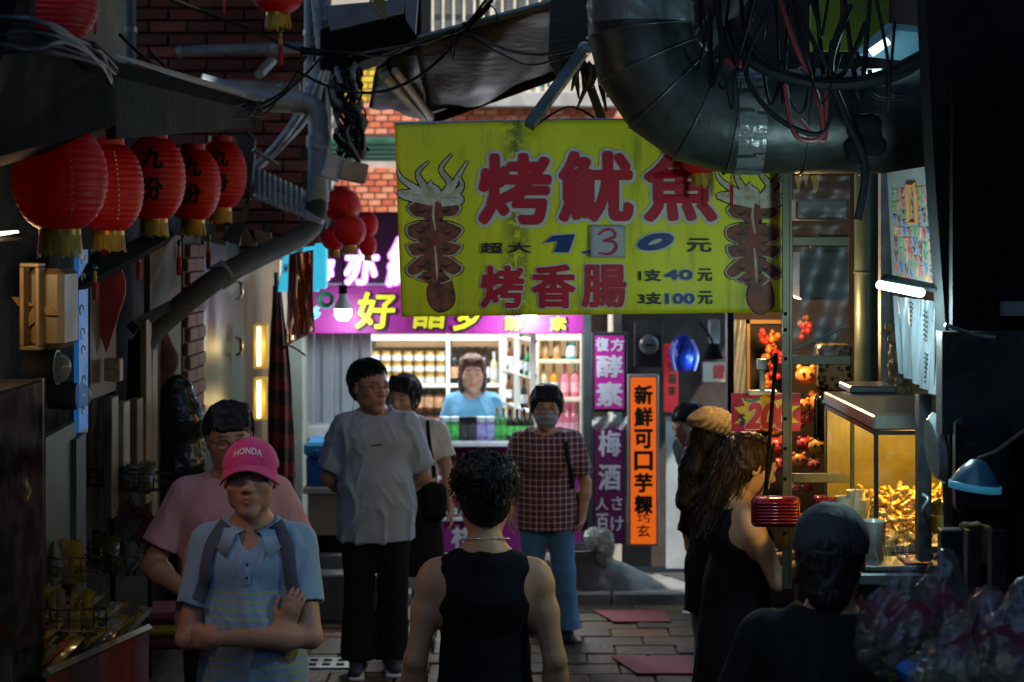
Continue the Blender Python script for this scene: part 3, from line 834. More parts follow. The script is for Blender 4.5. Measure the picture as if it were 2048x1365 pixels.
# ---- awnings overhead
def sheet(name, cs, mt, nu=14, nv=14, sag=.0, wr=.0, th=.006, seed=1, **tags):
    A0,B0,C0,D0 = [Vector(c) for c in cs]
    def fn(u,v):
        p = (A0*(1-u)+B0*u)*(1-v)+(D0*(1-u)+C0*u)*v
        p = p+V_((0,0,-sag*math.sin(PI*u)*math.sin(PI*v)))
        p.z += wr*(math.sin(9*u+seed)+.5*math.sin(17*v+3*u+seed)+.6*math.sin(23*(u*.6+v*.5)+seed)); p.y += wr*.5*math.sin(13*v+seed*2); return p
    m = MB(); m.grid(fn, nu, nv); parent = tags.pop('parent', None); o = m.build(name, mt, parent, True, **tags); md = o.modifiers.new('th','SOLIDIFY'); md.thickness = th; return o
V_ = Vector
TARP = M('tarp_dark', (.014,.0135,.0125), .55, var=.6, scale=3, stretch=(1,1,5), bump=.5, bscale=12)
e = E('tarp_awning', P(960,120,8.8), 'dark sagging tarpaulin awning on steel bars above the banner', 'awning')
sheet('canvas', (P(838,82,8.2),P(1108,8,7.8),P(1106,152,9.0),P(858,238,9.4)), TARP, 24, 16, .10, .012, parent=e)
sheet('side_flap', (P(752,128,8.7),P(840,84,8.4),P(862,238,9.4),P(738,212,9.2)), TARP, 12, 10, .02, .008, parent=e, seed=4)
def bar(name, pts, r, mt, parent=None, n=8, **t):
    m = MB(); m.tube(pts, r, n); return m.build(name, mt, parent, 'auto', **t)
bar('tube', [P(768,150,8.7),P(856,242,9.3)], .032, M('tube_tan', (.30,.27,.20), .4, .3, var=.3), e)
bar('tube', [P(790,142,8.6),P(862,236,9.2)], .020, M('tube_tan', (.30,.27,.20), .4, .3, var=.3), e)
bar('frame_bar', [P(862,240,9.3),P(1112,150,8.9)], .028, BLK, e, 4)
bar('frame_bar', [P(838,78,8.15),P(1110,4,7.75)], .018, M('bar_green', (.06,.09,.08), .5, .3), e, 4)
e = E('black_canopy', P(750,60,9.6), 'black canopy box with grey steel fascia at the top', 'canopy')
m = MB(); m.plate([P(652,12,9.3),P(806,-2,9.3),P(806,24,9.3),P(660,62,9.3)], (0,.08,0)); m.build('fascia', M('fascia_grey', (.14,.15,.15), .6, var=.3), e)
m = MB(); m.plate([P(640,60,9.5),P(842,-30,9.5),P(842,82,9.5),P(690,135,9.5),P(640,140,9.5)], (0,1.2,.1)); m.build('box', BLK, e)
m = MB(); m.plate([P(806,-40,9.2),P(838,-40,9.2),P(830,66,9.2),P(812,40,9.2)], (0,.1,0)); m.build('end_plate', M('fascia_grey', (.14,.15,.15), .6, var=.3), e)
m = MB(); m.tube(cable([P(748,-10,9.1),P(742,10,9.1),P(770,38,9.1)]), .008, 5); m.plate([P(740,-10,9.12),P(768,-14,9.12),P(772,34,9.12),P(752,16,9.12)], (0,.01,0)); m.build('yellow_cloth', M('cloth_mustard', (.22,.17,.03), .8), label='mustard cloth scrap hanging from the black canopy', cat='cloth')
# ragged black flap and poles by the duct
e = E('ragged_tarp', P(1140,100,7.4), 'ragged black tarpaulin strip with shredded end left of the duct', 'tarpaulin')
m = MB(); m.plate([P(1102,-20,7.4),P(1180,-20,7.4),P(1178,90,7.4),P(1120,160,7.4),P(1096,125,7.4)], (0,.02,0)); m.build('flap', TARP, e)
for i in range(16):
    x = 1124+i*5.6+rn.uniform(-3,3); L_ = rn.uniform(40,110)*(1 if i > 3 else .6); m = MB(); d = 7.38+rn.uniform(-.1,.2)
    m.tube([P(x,110+i*2,d),P(x+rn.uniform(-8,10),110+L_*.6,d),P(x+rn.uniform(-12,16),118+L_,d)], [.018,.014,.004], 5); m.build('shred', TARP, e)
bar('leaning_pole', [P(1124,15,7.5),P(1212,262,7.5)], .020, M('pole_rust', (.06,.035,.03), .6), label='thin dark pole leaning beside the ragged tarpaulin', cat='pole')
e = E('angle_bar', P(1110,180,6.9), 'steel angle bar holding up the squid banner beside the duct', 'metal bar')
bar('bar', [P(1058,252,6.72),P(1172,96,6.9)], .030, M('steel_teal', (.12,.17,.19), .45, .5, var=.4), e, 4)
m = MB(); m.blob(P(1170,98,6.88), .03); m.build('bolt', STEEL, e)
# ---- big ventilation duct
dk = M('duct_metal', (.050,.056,.052), .42, .5, var=.7, scale=4, bump=1.2, bscale=5)
e = E('ventilation_duct', P(1400,240,6.3), 'large grey metal ventilation duct bending above the yellow banner', 'duct')
DD = 6.3; R_ = L(105,DD)
ctr = [(1280,-160),(1280,62),(1296,124),(1335,182),(1393,224),(1462,243),(1600,243),(1720,243),(1890,243)]
pts = [P(x,y,DD) for x, y in ctr]
def ring_frame(i):
    a = pts[max(0,i-1)]; b_ = pts[min(len(pts)-1,i+1)]; t = ((pts[i]-a).normalized()+(b_-pts[i]).normalized()) if 0 < i < len(pts)-1 else (b_-a)
    t.normalize(); u = Vector((0,1,0)); w = t.cross(u).normalized(); return t, u, w
N = 40
for i in range(len(pts)-1):
    m = MB(); rings = []
    for j, sc in ((i,1.0),(i+1,.992)):
        t, u, w = ring_frame(j); rr = R_*sc
        ca = 1
        if 0 < j < len(pts)-1:
            d = (pts[j+1]-pts[j]).normalized(); ca = 1/max(.8, abs(t.dot(d)))
        rings.append([pts[j]+(u*math.cos(2*PI*k/N)+w*ca*math.sin(2*PI*k/N))*rr for k in range(N)])
    m.v = [tuple(v) for r in rings for v in r]; m.f = [(k,(k+1)%N,N+(k+1)%N,N+k) for k in range(N)]
    o = m.build('duct_section', dk, e, True)
    if i < len(pts)-2:
        t, u, w = ring_frame(i+1); q = MB(); q.tube([pts[i+1]+(u*math.cos(2*PI*k/N)+w*1.02*math.sin(2*PI*k/N))*R_*1.004 for k in range(N+1)], .0035, 5); q.build('seam', M('seam_metal', (.09,.10,.10), .4, .7), e, True)
for px, w_ in ((1492,.10),):
    m = MB(); c0 = P(px,243,DD)
    def fn(u, v): a = 2*PI*v; r = R_*1.012+.004*math.sin(14*a)+.003*math.sin(33*a+u*4); return c0+Vector(((u-.5)*w_, math.cos(a)*r, math.sin(a)*r))
    m.grid(fn, 5, 80); m.build('plastic_tape', M('tape_clear', (.22,.25,.25), .14, spec=.9, alpha=.5, bump=.5, bscale=30), e, True)
m = MB(); c0 = P(1280,28,DD)
def fn(u, v): a = 2*PI*v; r = R_*1.012+.003*math.sin(9*a+u*7); return c0+Vector((math.cos(a)*r, math.sin(a)*r, (u-.5)*.085))
m.grid(fn, 6, 80); m.build('plastic_tape', M('tape_clear'), e, True)
# ---- pipes and cables, upper left
e = E('drain_pipe', P(640,300,9.6), 'thick grey drain pipe with elbows running down beside the brick wall', 'pipe')
rp = L(21,9.6)
bar('pipe_run', cable([P(400,168,9.4),P(520,200,9.5),P(590,206,9.6),P(622,212,9.6),P(636,236,9.6),P(637,290,9.6)], sub=7), rp, PVC, e, 16)
bar('pipe_run', cable([P(637,290,9.6),P(635,420,9.6)]), rp*.98, PVC, e, 16)
bar('pipe_run', cable([P(635,400,9.6),P(630,440,9.5),P(600,474,9.3),P(450,548,8.6),P(330,640,8.2),P(285,690,8.05)], sub=6), [rp*.95]*31, M('pvc_dark', (.030,.028,.018), .65, spec=.2, var=.35), e, 14)
bar('pipe_run', [P(282,680,8.05),P(276,900,8.05)], rp, M('pvc_dark'), e, 14)
for q, ax in ((P(636,285,9.6),(0,0,1)),(P(634,392,9.6),(0,0,1)),(P(622,440,9.45),(.6,0,1)),(P(596,206,9.6),(1,0,0)),(P(446,550,8.6),(1.4,.6,.9))):
    m = MB(); m.lathe([(rp*1.0,-.035),(rp*1.14,-.033),(rp*1.14,.033),(rp*1.0,.035)], q, 18, rot_between(ax)); m.build('collar', PVC, e, 'auto')
def simple_pipe(label, pts, r, mt, D_name='pipe', clamps=()):
    e = E('pipe', pts[0], label, 'pipe'); bar('tube', pts, r, mt, e, 14)
    for q, ax in clamps:
        m = MB(); m.lathe([(r,-.018),(r*1.25,-.016),(r*1.25,.016),(r,.018)], q, 16, rot_between(ax)); m.build('clamp', STEEL, e, 'auto')
simple_pipe('vertical grey pipe left of the brick wall', [P(258,-30,10.6),P(258,128,10.6)], L(14,10.6), M('pvc_blue', (.10,.15,.18), .5), clamps=((P(258,60,10.6),(0,0,1)),))
simple_pipe('pale horizontal pipe clamped across the bricks', [P(352,103,10.9),P(612,94,10.9)], L(11,10.9), PVC, clamps=((P(360,103,10.9),(1,0,0)),(P(548,96,10.9),(1,0,0))))
simple_pipe('second horizontal grey pipe under the clamped one', [P(418,168,10.9),P(600,176,10.9)], L(11,10.9), M('pvc_warm', (.20,.20,.19), .55), clamps=((P(560,174,10.9),(1,0,0)),))
simple_pipe('slim white vertical conduit beside the cable bundle', [P(617,-30,10.2),P(617,130,10.2),P(612,215,10.2)], L(9,10.2), M('pvc_white', (.32,.38,.42), .5), clamps=((P(617,66,10.2),(0,0,1)),(P(617,100,10.2),(0,0,1))))
m = MB(); m.tube([P(518,150,10.6),P(545,122,10.8)], .03, 12); m.build('security_camera', M('camera_grey', (.25,.26,.27), .4), label='small tilted cylinder camera on the brick wall', cat='camera')
e = E('cable_bundle', P(640,120,9.9), 'thick bundle of pale wrapped cables running down past the pipe elbow', 'cables')
CB = M('cable_pale', (.28,.33,.37), .5, var=.5, scale=14, bump=.6, bscale=40)
for i in range(9):
    o = rn.uniform(-16,16); o2 = rn.uniform(-12,12); d = 9.9+rn.uniform(-.12,.12); r = rn.choice((.013,.018,.024))
    bar('cable', cable([P(640+o,-30,d),P(648+o*.8,60,d),P(650+o*.7,120,d),P(628+o2,185,d-.05),P(604+o2,235,d),P(560+o2*.6,290,d),P(520+o2*.4,330,d+.2)], sub=6), r, CB, e, 8)
for t_ in ((646,40),(651,85),(646,130),(632,170)):
    m = MB(); m.lathe([(.055,-.012),(.062,-.01),(.062,.01),(.055,.012)], P(t_[0],t_[1],9.9), 14); m.build('tie', M('tie_grey', (.2,.24,.27), .4), e)
DC = M('cable_black', (.006,.007,.008), .6, var=.3, spec=.15)
e = E('cable_tangle', P(705,250,9.6), 'tangle of dark loose cables hanging between pipe and banner', 'cables')
for i in range(26):
    x = 668+rn.uniform(-14,50); pts_ = [P(x,130+rn.uniform(-20,10),9.6)]
    for k in range(5): pts_.append(P(700+rn.uniform(-34,32)+(k-2)*3,160+k*38+rn.uniform(-16,16),9.6+rn.uniform(-.25,.2)))
    bar('cable', cable(pts_, sub=6), rn.choice((.007,.010,.014)), DC if i % 3 else M('cable_grey', (.13,.15,.16), .5), e, 6)
e = E('junction_box', P(690,340,9.5), 'pale weathered junction boxes on the pipe below the cable tangle', 'junction box')
m = MB(); m.box(P(668,336,9.45), (.10,.10,.14), Euler((0,.35,0)).to_matrix(), .008); m.build('box', M('box_pale', (.38,.40,.38), .6, var=.3), e)
m = MB(); m.box(P(706,344,9.45), (.15,.12,.11), Euler((0,.2,.2)).to_matrix(), .008); m.build('box', M('box_tan', (.24,.22,.17), .6, var=.3), e)
def wire(label, pts, r=.006, mt=None, grp='wires strung across the lane', n=6):
    m = MB()
    m.tube(cable(pts, sub=10), r, n); return m.build('wire', mt or DC, None, True, label=label, cat='wire', group=grp)
wire('black wire sagging from the top left past the elbow pipe', [P(318,-10,8.0),P(470,48,8.4),P(610,104,9.0),P(700,112,9.0)], .010)
wire('twisted wire rising from cable bundle to the knot at the top', [P(600,96,9.0),P(700,108,9.0),P(760,100,8.6),P(850,84,8.2),P(930,50,8.0),P(985,0,7.9)], .009)
wire('second twisted wire hugging the first towards the knot', [P(600,108,9.0),P(690,106,9.0),P(770,112,8.6),P(850,74,8.2),P(920,60,8.0),P(975,-4,7.9)], .007)
wire('long looping wire rising from lower left to the top knot', [P(590,140,8.8),P(660,174,8.7),P(740,186,8.4),P(810,168,8.2),P(870,128,8.1),P(925,70,8.0),P(980,12,7.9)], .008)
wire('wire sagging from the knot to the steel angle bar', [P(940,66,8.0),P(1000,96,7.6),P(1080,110,7.2),P(1168,92,6.9)], .007)
wire('lower wire sagging from the knot to the angle bar', [P(940,72,8.0),P(1010,112,7.6),P(1070,130,7.2),P(1168,98,6.9)], .005)
wire('thin curly wire loop dangling near the knot', [P(975,8,7.9),P(990,20,7.9),P(995,50,7.9),P(975,62,7.9),P(960,78,7.9)], .004)
wire('wire swinging under the awning edge in a deep loop', [P(240,70,7.0),P(330,150,7.6),P(430,204,8.2),P(500,214,8.6),P(570,180,8.8),P(612,112,9.0)], .008)
wire('lower loop of wire beneath the elbow pipe', [P(300,104,7.2),P(380,176,7.8),P(470,222,8.4),P(530,216,8.7),P(600,160,8.9),P(645,112,9.0)], .007)
wire('wire dropping left of the big duct', [P(1206,248,6.9),P(1140,214,7.0),P(1070,252,6.75)], .005)
for i in range(7):
    wire('short frayed end of the knotted wires', [P(880+i*14,118-i*14,8.05),P(888+i*14+rn.uniform(-8,14),100-i*14+rn.uniform(-16,16),8.0),P(900+i*12+rn.uniform(-10,10),112-i*15+rn.uniform(-12,20),8.0)], .003, None, 'frayed wire ends at the knot')
# ------------------------------------------------------------------ yellow squid banner
DBN = 6.8
def wavep(v):
    px = 1024+v.x*F/v.y
    return Vector((v.x, v.y+.0045*math.sin(px*.015)+.002*math.sin(px*.04+v.z*4)+(.006*((v.z-2.2)*2)**2), v.z))
bn = E('squid_banner', P(1183,440,DBN), 'yellow green hanging banner with red characters and two grilled squids', 'banner')
ym = M('banner_cloth', (.80,.80,.012), .5, var=.12, scale=3.2, bump=.35, bscale=9, transl=.12); 
nt = ym.node_tree; b = nt.nodes['Principled BSDF']; src = b.inputs['Base Color'].links[0].from_socket
tc = nt.nodes.new('ShaderNodeTexCoord'); mp = nt.nodes.new('ShaderNodeMapping'); nt.links.new(tc.outputs['Object'], mp.inputs[0]); mp.inputs['Scale'].default_value = (9,1,1.1)
n1 = nt.nodes.new('ShaderNodeTexNoise'); n1.inputs['Scale'].default_value = 1.0; n1.inputs['Detail'].default_value = 8; n1.inputs['Roughness'].default_value = .7; nt.links.new(mp.outputs[0], n1.inputs[0])
rp1 = nt.nodes.new('ShaderNodeValToRGB'); rp1.color_ramp.elements[0].position = .53; rp1.color_ramp.elements[0].color = (0,0,0,1); rp1.color_ramp.elements[1].position = .74; rp1.color_ramp.elements[1].color = (.75,.75,.75,1); nt.links.new(n1.outputs[0], rp1.inputs[0])
sx = nt.nodes.new('ShaderNodeSeparateXYZ'); nt.links.new(tc.outputs['Object'], sx.inputs[0])
def mth(op, a_, b_=None, c_=None):
    n_ = nt.nodes.new('ShaderNodeMath'); n_.operation = op
    for i_, v_ in enumerate((a_, b_, c_)):
        if v_ is None: continue
        if isinstance(v_, (int, float)): n_.inputs[i_].default_value = v_
        else: nt.links.new(v_, n_.inputs[i_])
    return n_.outputs[0]
n3 = nt.nodes.new('ShaderNodeTexNoise'); n3.inputs['Scale'].default_value = 22; n3.inputs['Detail'].default_value = 9; n3.inputs['Roughness'].default_value = .8; nt.links.new(tc.outputs['Object'], n3.inputs[0])
streak = mth('MULTIPLY', mth('MAXIMUM', mth('SUBTRACT', 1, mth('MULTIPLY', mth('ABSOLUTE', mth('SUBTRACT', sx.outputs[0], -.306)), 14)), 0), mth('MULTIPLY', mth('GREATER_THAN', n3.outputs[0], .47), .75))
low = mth('MULTIPLY', mth('MAXIMUM', mth('SUBTRACT', -.24, sx.outputs[2]), 0), 2.2)
grime = mth('MINIMUM', mth('ADD', mth('ADD', mth('MULTIPLY', rp1.outputs[0], .8), streak), mth('MULTIPLY', low, n3.outputs[0])), .85)
mx = nt.nodes.new('ShaderNodeMix'); mx.data_type = 'RGBA'; nt.links.new(grime, mx.inputs[0]); nt.links.new(src, mx.inputs[6]); mx.inputs[7].default_value = (.10,.11,.02,1)
nt.links.new(mx.outputs[2], b.inputs['Base Color'])
for n_ in nt.nodes:
    if n_.type == 'BSDF_TRANSLUCENT': nt.links.new(mx.outputs[2], n_.inputs[0])
def bfn(u, v): 
    px = 789+(1578-789)*u+ (14*v*(1-u)) ; py = (250-10*math.sin(PI*u*.9))*(1-v)+(634-9*u)*v; return wavep(P(px, py, DBN))
m = MB(); m.grid(bfn, 70, 34); o = m.build('cloth', ym, bn, True); md = o.modifiers.new('t','SOLIDIFY'); md.thickness = .0015
bar('top_rod', [wavep(P(789,249,DBN))+V_((0,.012,0)), wavep(P(1183,240,DBN))+V_((0,.03,0)), wavep(P(1578,247,DBN))+V_((0,.012,0))], .010, STEEL, bn)
RED = M('print_red', (.48,.008,.02), .55, var=.2); PALE = M('print_pale', (.60,.62,.50), .6, var=.12); NAVY = M('print_navy', (.012,.035,.14), .5); PBLK = M('print_black', (.015,.02,.015), .5)
def bl(s, box, mt, off=0, ol=None, shear=0): letters(s, box, DBN, mt, bn, off*1.15, ol and ol*1.12, PALE, shear, wavep, push=.014)
bl('烤', (962,312,1098,445), RED, .035, .085); bl('魷', (1122,308,1262,440), RED, .035, .085); bl('魚', (1292,312,1430,440), RED, .035, .085)
bl('烤', (964,534,1046,614), RED, .032, .07); bl('香', (1066,532,1148,614), RED, .032, .07); bl('腸', (1166,532,1250,613), RED, .032, .07)
bl('超', (961,486,1006,507), PBLK, .028); bl('大', (1016,486,1062,506), PBLK, .028); bl('元', (1374,478,1422,504), PBLK, .028)

for mt_, g_, dy_ in ((PALE,3.2,.008),(NAVY,0,.015)):
    q_ = [(1088-g_,486+g_),(1106-g_,472-g_),(1150+g_,469-g_),(1137+g_,505+g_),(1108-g_,505+g_),(1116-g_,482+g_)]
    mm = MB(); mm.plate([wavep(P(x,y,DBN))+V_((0,-dy_,0)) for x, y in q_], (0,-.0004,0)); mm.build('lettering', mt_, bn)
bl('0', (1278,470,1344,498), NAVY, .12, .24, .3); bl('2', (1166,474,1232,506), NAVY, .05, .10, .3)
bl('1支', (1278,540,1321,562), PBLK, .04); bl('40', (1330,541,1384,559), NAVY, .07, .17); bl('元', (1397,538,1423,562), PBLK, .03)
bl('3支', (1277,586,1322,608), PBLK, .04); bl('100', (1332,588,1388,607), NAVY, .06, .15); bl('元', (1397,583,1424,608), PBLK, .03)
# taped paper with a handwritten 3
m = MB(); m.grid(lambda u, v: wavep(P(1180+70*u, 452+64*v, DBN))+V_((0,-.020-.004*math.sin(3*u+2*v),0)), 8, 8); pp = m.build('price_paper', M('paper_grey', (.42,.42,.40), .6, var=.1, bump=.3, bscale=12), bn, True)
md = pp.modifiers.new('t','SOLIDIFY'); md.thickness = .001
def brush(pts, w, mt, parent, name='stroke', dy=-.030, f=wavep, D_=DBN, tip=.35):
    q = cable([Vector((x,0,y)) for x, y in pts], sub=7); m = MB(); n = len(q)
    ws = w if isinstance(w, (list,tuple)) else [w]*2
    for i, p in enumerate(q):
        t = (q[min(n-1,i+1)]-q[max(0,i-1)]); t = t.normalized() if t.length else Vector((1,0,0)); nn = Vector((-t.z,0,t.x)); s = i/(n-1); ww = np.interp(s, np.linspace(0,1,len(ws)), ws)*.5
        for sg in (-1,1):
            c = p+nn*ww*sg; v = P(c.x, c.z, D_); v = f(v) if f else v; m.v.append((v.x, v.y+dy, v.z))
    for i in range(n-1): m.f.append((2*i,2*i+1,2*i+3,2*i+2))
    return m.build(name, mt, parent)
brush([(1196,470),(1210,460),(1226,462),(1228,474),(1206,482),(1226,484),(1232,496),(1218,508),(1196,506)], [4,6,5,6,4,6,6,5,3], M('ink_red', (.40,.02,.04), .5), pp, 'lettering', -.026)
# two printed squids
OUT = M('squid_outline', (.015,.014,.008), .7); CRM = M('squid_cream', (.52,.46,.30), .7, var=.35, scale=30); CR2 = M('squid_white', (.60,.57,.46), .7, var=.25, scale=30); BRN = M('squid_brown', (.26,.075,.03), .6, var=.5, scale=22, col2=(.07,.022,.012), c2amt=.48); BRD = M('squid_dark', (.035,.016,.012), .6)
def squid(x0, y0, full):
    """printed picture of a grilled squid, built of flat cut shapes lying one above the other"""
    e = bn
    def pt(a, b_): return (x0+a, y0+b_)
    K = 1/2.497
    def Z(a, b_): return (x0+(a-215)*K, y0+(b_-50)*K)
    tent = [[(205,430),(110,390),(45,400),(70,375)], [(200,430),(130,370),(60,320),(35,270)], [(205,425),(165,350),(140,290),(195,232)], [(225,430),(235,380),(200,350),(215,330)],
            [(235,430),(300,350),(255,270),(310,195)], [(245,430),(300,380),(345,300),(390,228)], [(250,435),(330,390),(360,350),(340,300)], [(255,440),(350,430),(340,400),(362,360)], [(215,435),(215,400),(205,370),(180,350)], [(225,440),(150,425),(70,410),(40,380)]]
    for t in tent: brush([Z(*q) for q in t], [21,18,13,6], OUT, e, 'squid_outline', -.0035)
    for i, t in enumerate(tent): brush([Z(*q) for q in t], [15,13,8.5,2.5], CR2 if i % 2 else CRM, e, 'tentacle', -.0055-.0004*i)
    body = [(140,430),(300,440),(345,520),(300,560),(372,600),(372,660),(345,700),(352,740),(330,812),(270,822),(200,822),(120,806),(92,760),(150,700),(90,650),(92,600),(160,560),(92,545),(110,470)]
    def poly(ps, dy, mt, nm, grow=0):
        cx = sum(p[0] for p in ps)/len(ps); cy = sum(p[1] for p in ps)/len(ps); m = MB()
        c_ = wavep(P(*Z(cx,cy),DBN)); m.v.append((c_.x,c_.y+dy,c_.z)); n = len(ps); q = []
        sm = cable([Vector((a,0,b_)) for a, b_ in ps]+[Vector((ps[0][0],0,ps[0][1]))], sub=3)
        for a in sm[:-1]:
            g_ = 1+grow; v = wavep(P(*Z(cx+(a.x-cx)*g_, cy+(a.z-cy)*g_), DBN)); m.v.append((v.x,v.y+dy,v.z))
        k = len(m.v)-1
        for i in range(k): m.f.append((0,1+i,1+(i+1)%k))
        m.build(nm, mt, e)
    lobes = [[(222,440),(140,425),(90,462),(118,505),(170,515),(222,530)],[(222,536),(150,532),(88,556),(92,606),(140,628),(222,622)],[(222,628),(150,634),(88,650),(112,704),(170,700),(222,696)],[(222,700),(152,702),(84,766),(112,806),(170,776),(222,770)],[(230,776),(165,790),(128,812),(180,836),(238,830)]]
    lobes += [[(436-a_+(rn.uniform(-8,14) if i_ in (2,3) else 0), b_+rn.uniform(-6,10)) for i_, (a_,b_) in enumerate(l_)] for l_ in lobes]
    poly([(205,435),(240,435),(262,520),(256,640),(262,760),(250,835),(205,835),(196,700),(192,560)], -.0042, OUT, 'squid_outline', .06)
    for i_, l_ in enumerate(lobes):
        poly(l_, -.0045-.0001*i_, OUT, 'squid_outline', .13); poly(l_, -.0064-.0001*i_, BRN, 'squid_flap')
        e0 = l_[1:-1]; brush([Z(*q_) for q_ in e0], [1.5,4.2,3,1.5], CRM, e, 'squid_rib', -.0088)
        cx_ = sum(q_[0] for q_ in l_)/len(l_); cy_ = sum(q_[1] for q_ in l_)/len(l_); brush([Z(cx_-26,cy_-4),Z(cx_,cy_+8),Z(cx_+24,cy_-6)], [1,6,1], BRD, e, 'squid_slit', -.0084)
    poly([(208,440),(234,440),(246,520),(242,640),(246,760),(238,830),(212,830),(206,700),(202,560)], -.0078, M('squid_red', (.24,.05,.025), .6, var=.5, scale=26), 'squid_body')
    poly([(215,815),(290,815),(318,880),(318,940),(280,975),(240,980),(200,940),(190,880)], -.0055, OUT, 'squid_outline', .08)
    poly([(215,815),(290,815),(318,880),(318,940),(280,975),(240,980),(200,940),(190,880)], -.0075, BRN, 'squid_head')
    for q in ([(222,440),(216,500),(228,580)], [(225,655),(232,740),(236,822)]):
        brush([Z(*p) for p in q], [2.5,5.5,2.5], CRM, e, 'squid_rib', -.0085)
squid(866,250,True); squid(1504,254,False)
# ------------------------------------------------------------------ drinks shop at the end of the lane
PUR = M('sign_purple', (.30,.016,.22), .5, var=.12); DPUR = M('sign_dark_purple', (.05,.006,.045), .5)
YEL = M('letter_yellow', (.80,.72,.02), .5, var=.08); DKS = M('letter_shadow', (.03,.004,.03), .6)
DS = 11.6
e = E('shop_sign', P(870,620,DS), 'long purple shop sign with yellow brush characters above the bottle shelves', 'sign')
a = P(574,572,DS); c = P(1168,668,DS); m = MB(); m.span((a.x,DS,c.z),(c.x,DS+.14,a.z),.006); m.build('board', PUR, e)
m = MB(); m.span((a.x,DS-.02,a.z),(c.x,DS+.14,a.z+.02)); m.build('trim', M('trim_lilac', (.35,.22,.38), .5), e)
def sl(s, box, mt, off=.03, sh=.12, par=e, D_=DS): 
    letters(s, (box[0]+3,box[1]+3,box[2]+3,box[3]+3), D_, DKS, par, off+.03, shear=sh, push=.012); letters(s, box, D_, mt, par, off, shear=sh, push=.02)
sl('好', (712,586,790,656), YEL); sl('醋', (828,590,894,656), YEL); sl('多', (908,588,962,660), YEL); sl('酵', (1010,634,1045,660), YEL, .02, 0); sl('素', (1100,634,1132,660), YEL, .02, 0)
letters('多', (624,612,642,640), DS, M('letter_cyan', (.15,.55,.65), .5, emit=.25, ecol=(.3,.8,1)), e, .02, shear=.1, push=.02)
e = E('glowing_sign', P(900,500,DS-.05), 'dark purple upper sign with glowing white characters behind the lanterns', 'sign')
a = P(640,425,DS); c = P(1168,570,DS); m = MB(); m.span((a.x,DS-.03,c.z+.012),(c.x,DS+.12,a.z),.006); m.build('board', DPUR, e)
GLW = M('neon_white', (.7,.75,.9), .4, emit=1.2, ecol=(.75,.8,1)); GLP = M('neon_pink', (.6,.2,.7), .4, emit=.7, ecol=(.75,.15,.9))
for s, bx in (('你',(640,512,668,560)),('亦',(690,500,756,568)),('給',(776,478,850,572))): letters(s, bx, DS-.03, GLP, e, .075, push=.012, shear=.12); letters(s, bx, DS-.03, GLW, e, .03, push=.022, shear=.12)
# shop shell
sx0 = P(600,0,11.9).x; sx1 = P(1172,0,11.9).x
e = E('bottle_shop', (0,12,0), 'open fronted drinks shop with cream walls at the end of the lane', 'shop')
TAN = M('wall_tan', (.42,.27,.15), .7, var=.12)
m = MB(); m.span((sx0-.1,14.4,.1),(sx1+.25,14.5,2.5)); m.build('back_wall', TAN, e)
m = MB(); m.span((sx1+.19,11.9,.1),(sx1+.25,14.39,2.5)); m.build('side_wall', M('wall_cream', (.45,.42,.36), .7), e)
m = MB(); m.span((sx0-.1,11.75,2.5),(sx1+.25,14.5,2.56)); m.build('ceiling', WHITE, e)
m = MB(); m.span((sx0-.1,11.75,.0),(sx1+.25,14.5,.1)); m.build('floor', CONC, e)
m = MB(); m.span((-2.3,11.78,2.565),(1.9,12.2,2.60)); m.build('upper_facade', DARKW, e)
for (px0,px1,y0,y1,D_,mt,nm) in ((566,606,668,1100,11.72,M('column_sage', (.28,.31,.27), .7, var=.15),'pillar'),(1166,1184,628,1112,11.6,M('column_dark', (.05,.065,.07), .6),'pillar')):
    a = P(px0,y0,D_); c = P(px1,y1,D_); m = MB(); m.span((a.x,D_,c.z),(c.x,D_+.25,a.z),.006); m.build(nm, mt, e)
# ribbed shutter, panel by panel
x = P(606,0,12.2).x; xe = P(732,0,12.2).x; i = 0
SHT = M('shutter_blue', (.36,.44,.49), .45, var=.12, scale=2)
while x < xe:
    w = .055 if i % 2 else .082; m = MB(); m.span((x,12.2+(.02 if i % 2 else 0),.35),(x+w-.004,12.25,2.3),.008); m.build('shutter_slat', SHT, e); x += w; i += 1
m = MB(); a = P(604,852,12.0); c = P(668,880,12.0); m.span((a.x,12.0,c.z),(c.x,12.2,a.z),.01); m.build('ledge', WHITE, e)
# assumed ceiling lamps, out of view, added to light the shop interior
for x_, y_ in ((-.95,12.9),(0.05,12.9)):
    t = E('assumed_ceiling_light', (x_,y_,2.45), 'assumed white ceiling panel lamp inside the bottle shop, '+('left' if x_ < -.5 else 'right')+' of two', 'lamp')
    m = MB(); m.box((x_,y_,2.47), (.9,.2,.05), None, .01); m.build('housing', WHITE, t); m = MB(); m.box((x_,y_,2.438), (.84,.15,.012)); m.build('diffuser', M('diffuser_lit', (.8,.85,.85), .5, emit=3, ecol=(.85,.95,1)), t)
    lamp('AREA', 'assumed_ceiling_lamp_light', (x_,y_,2.42), 25, (.95,.95,.88), .84, t, (0,0,0), .2)
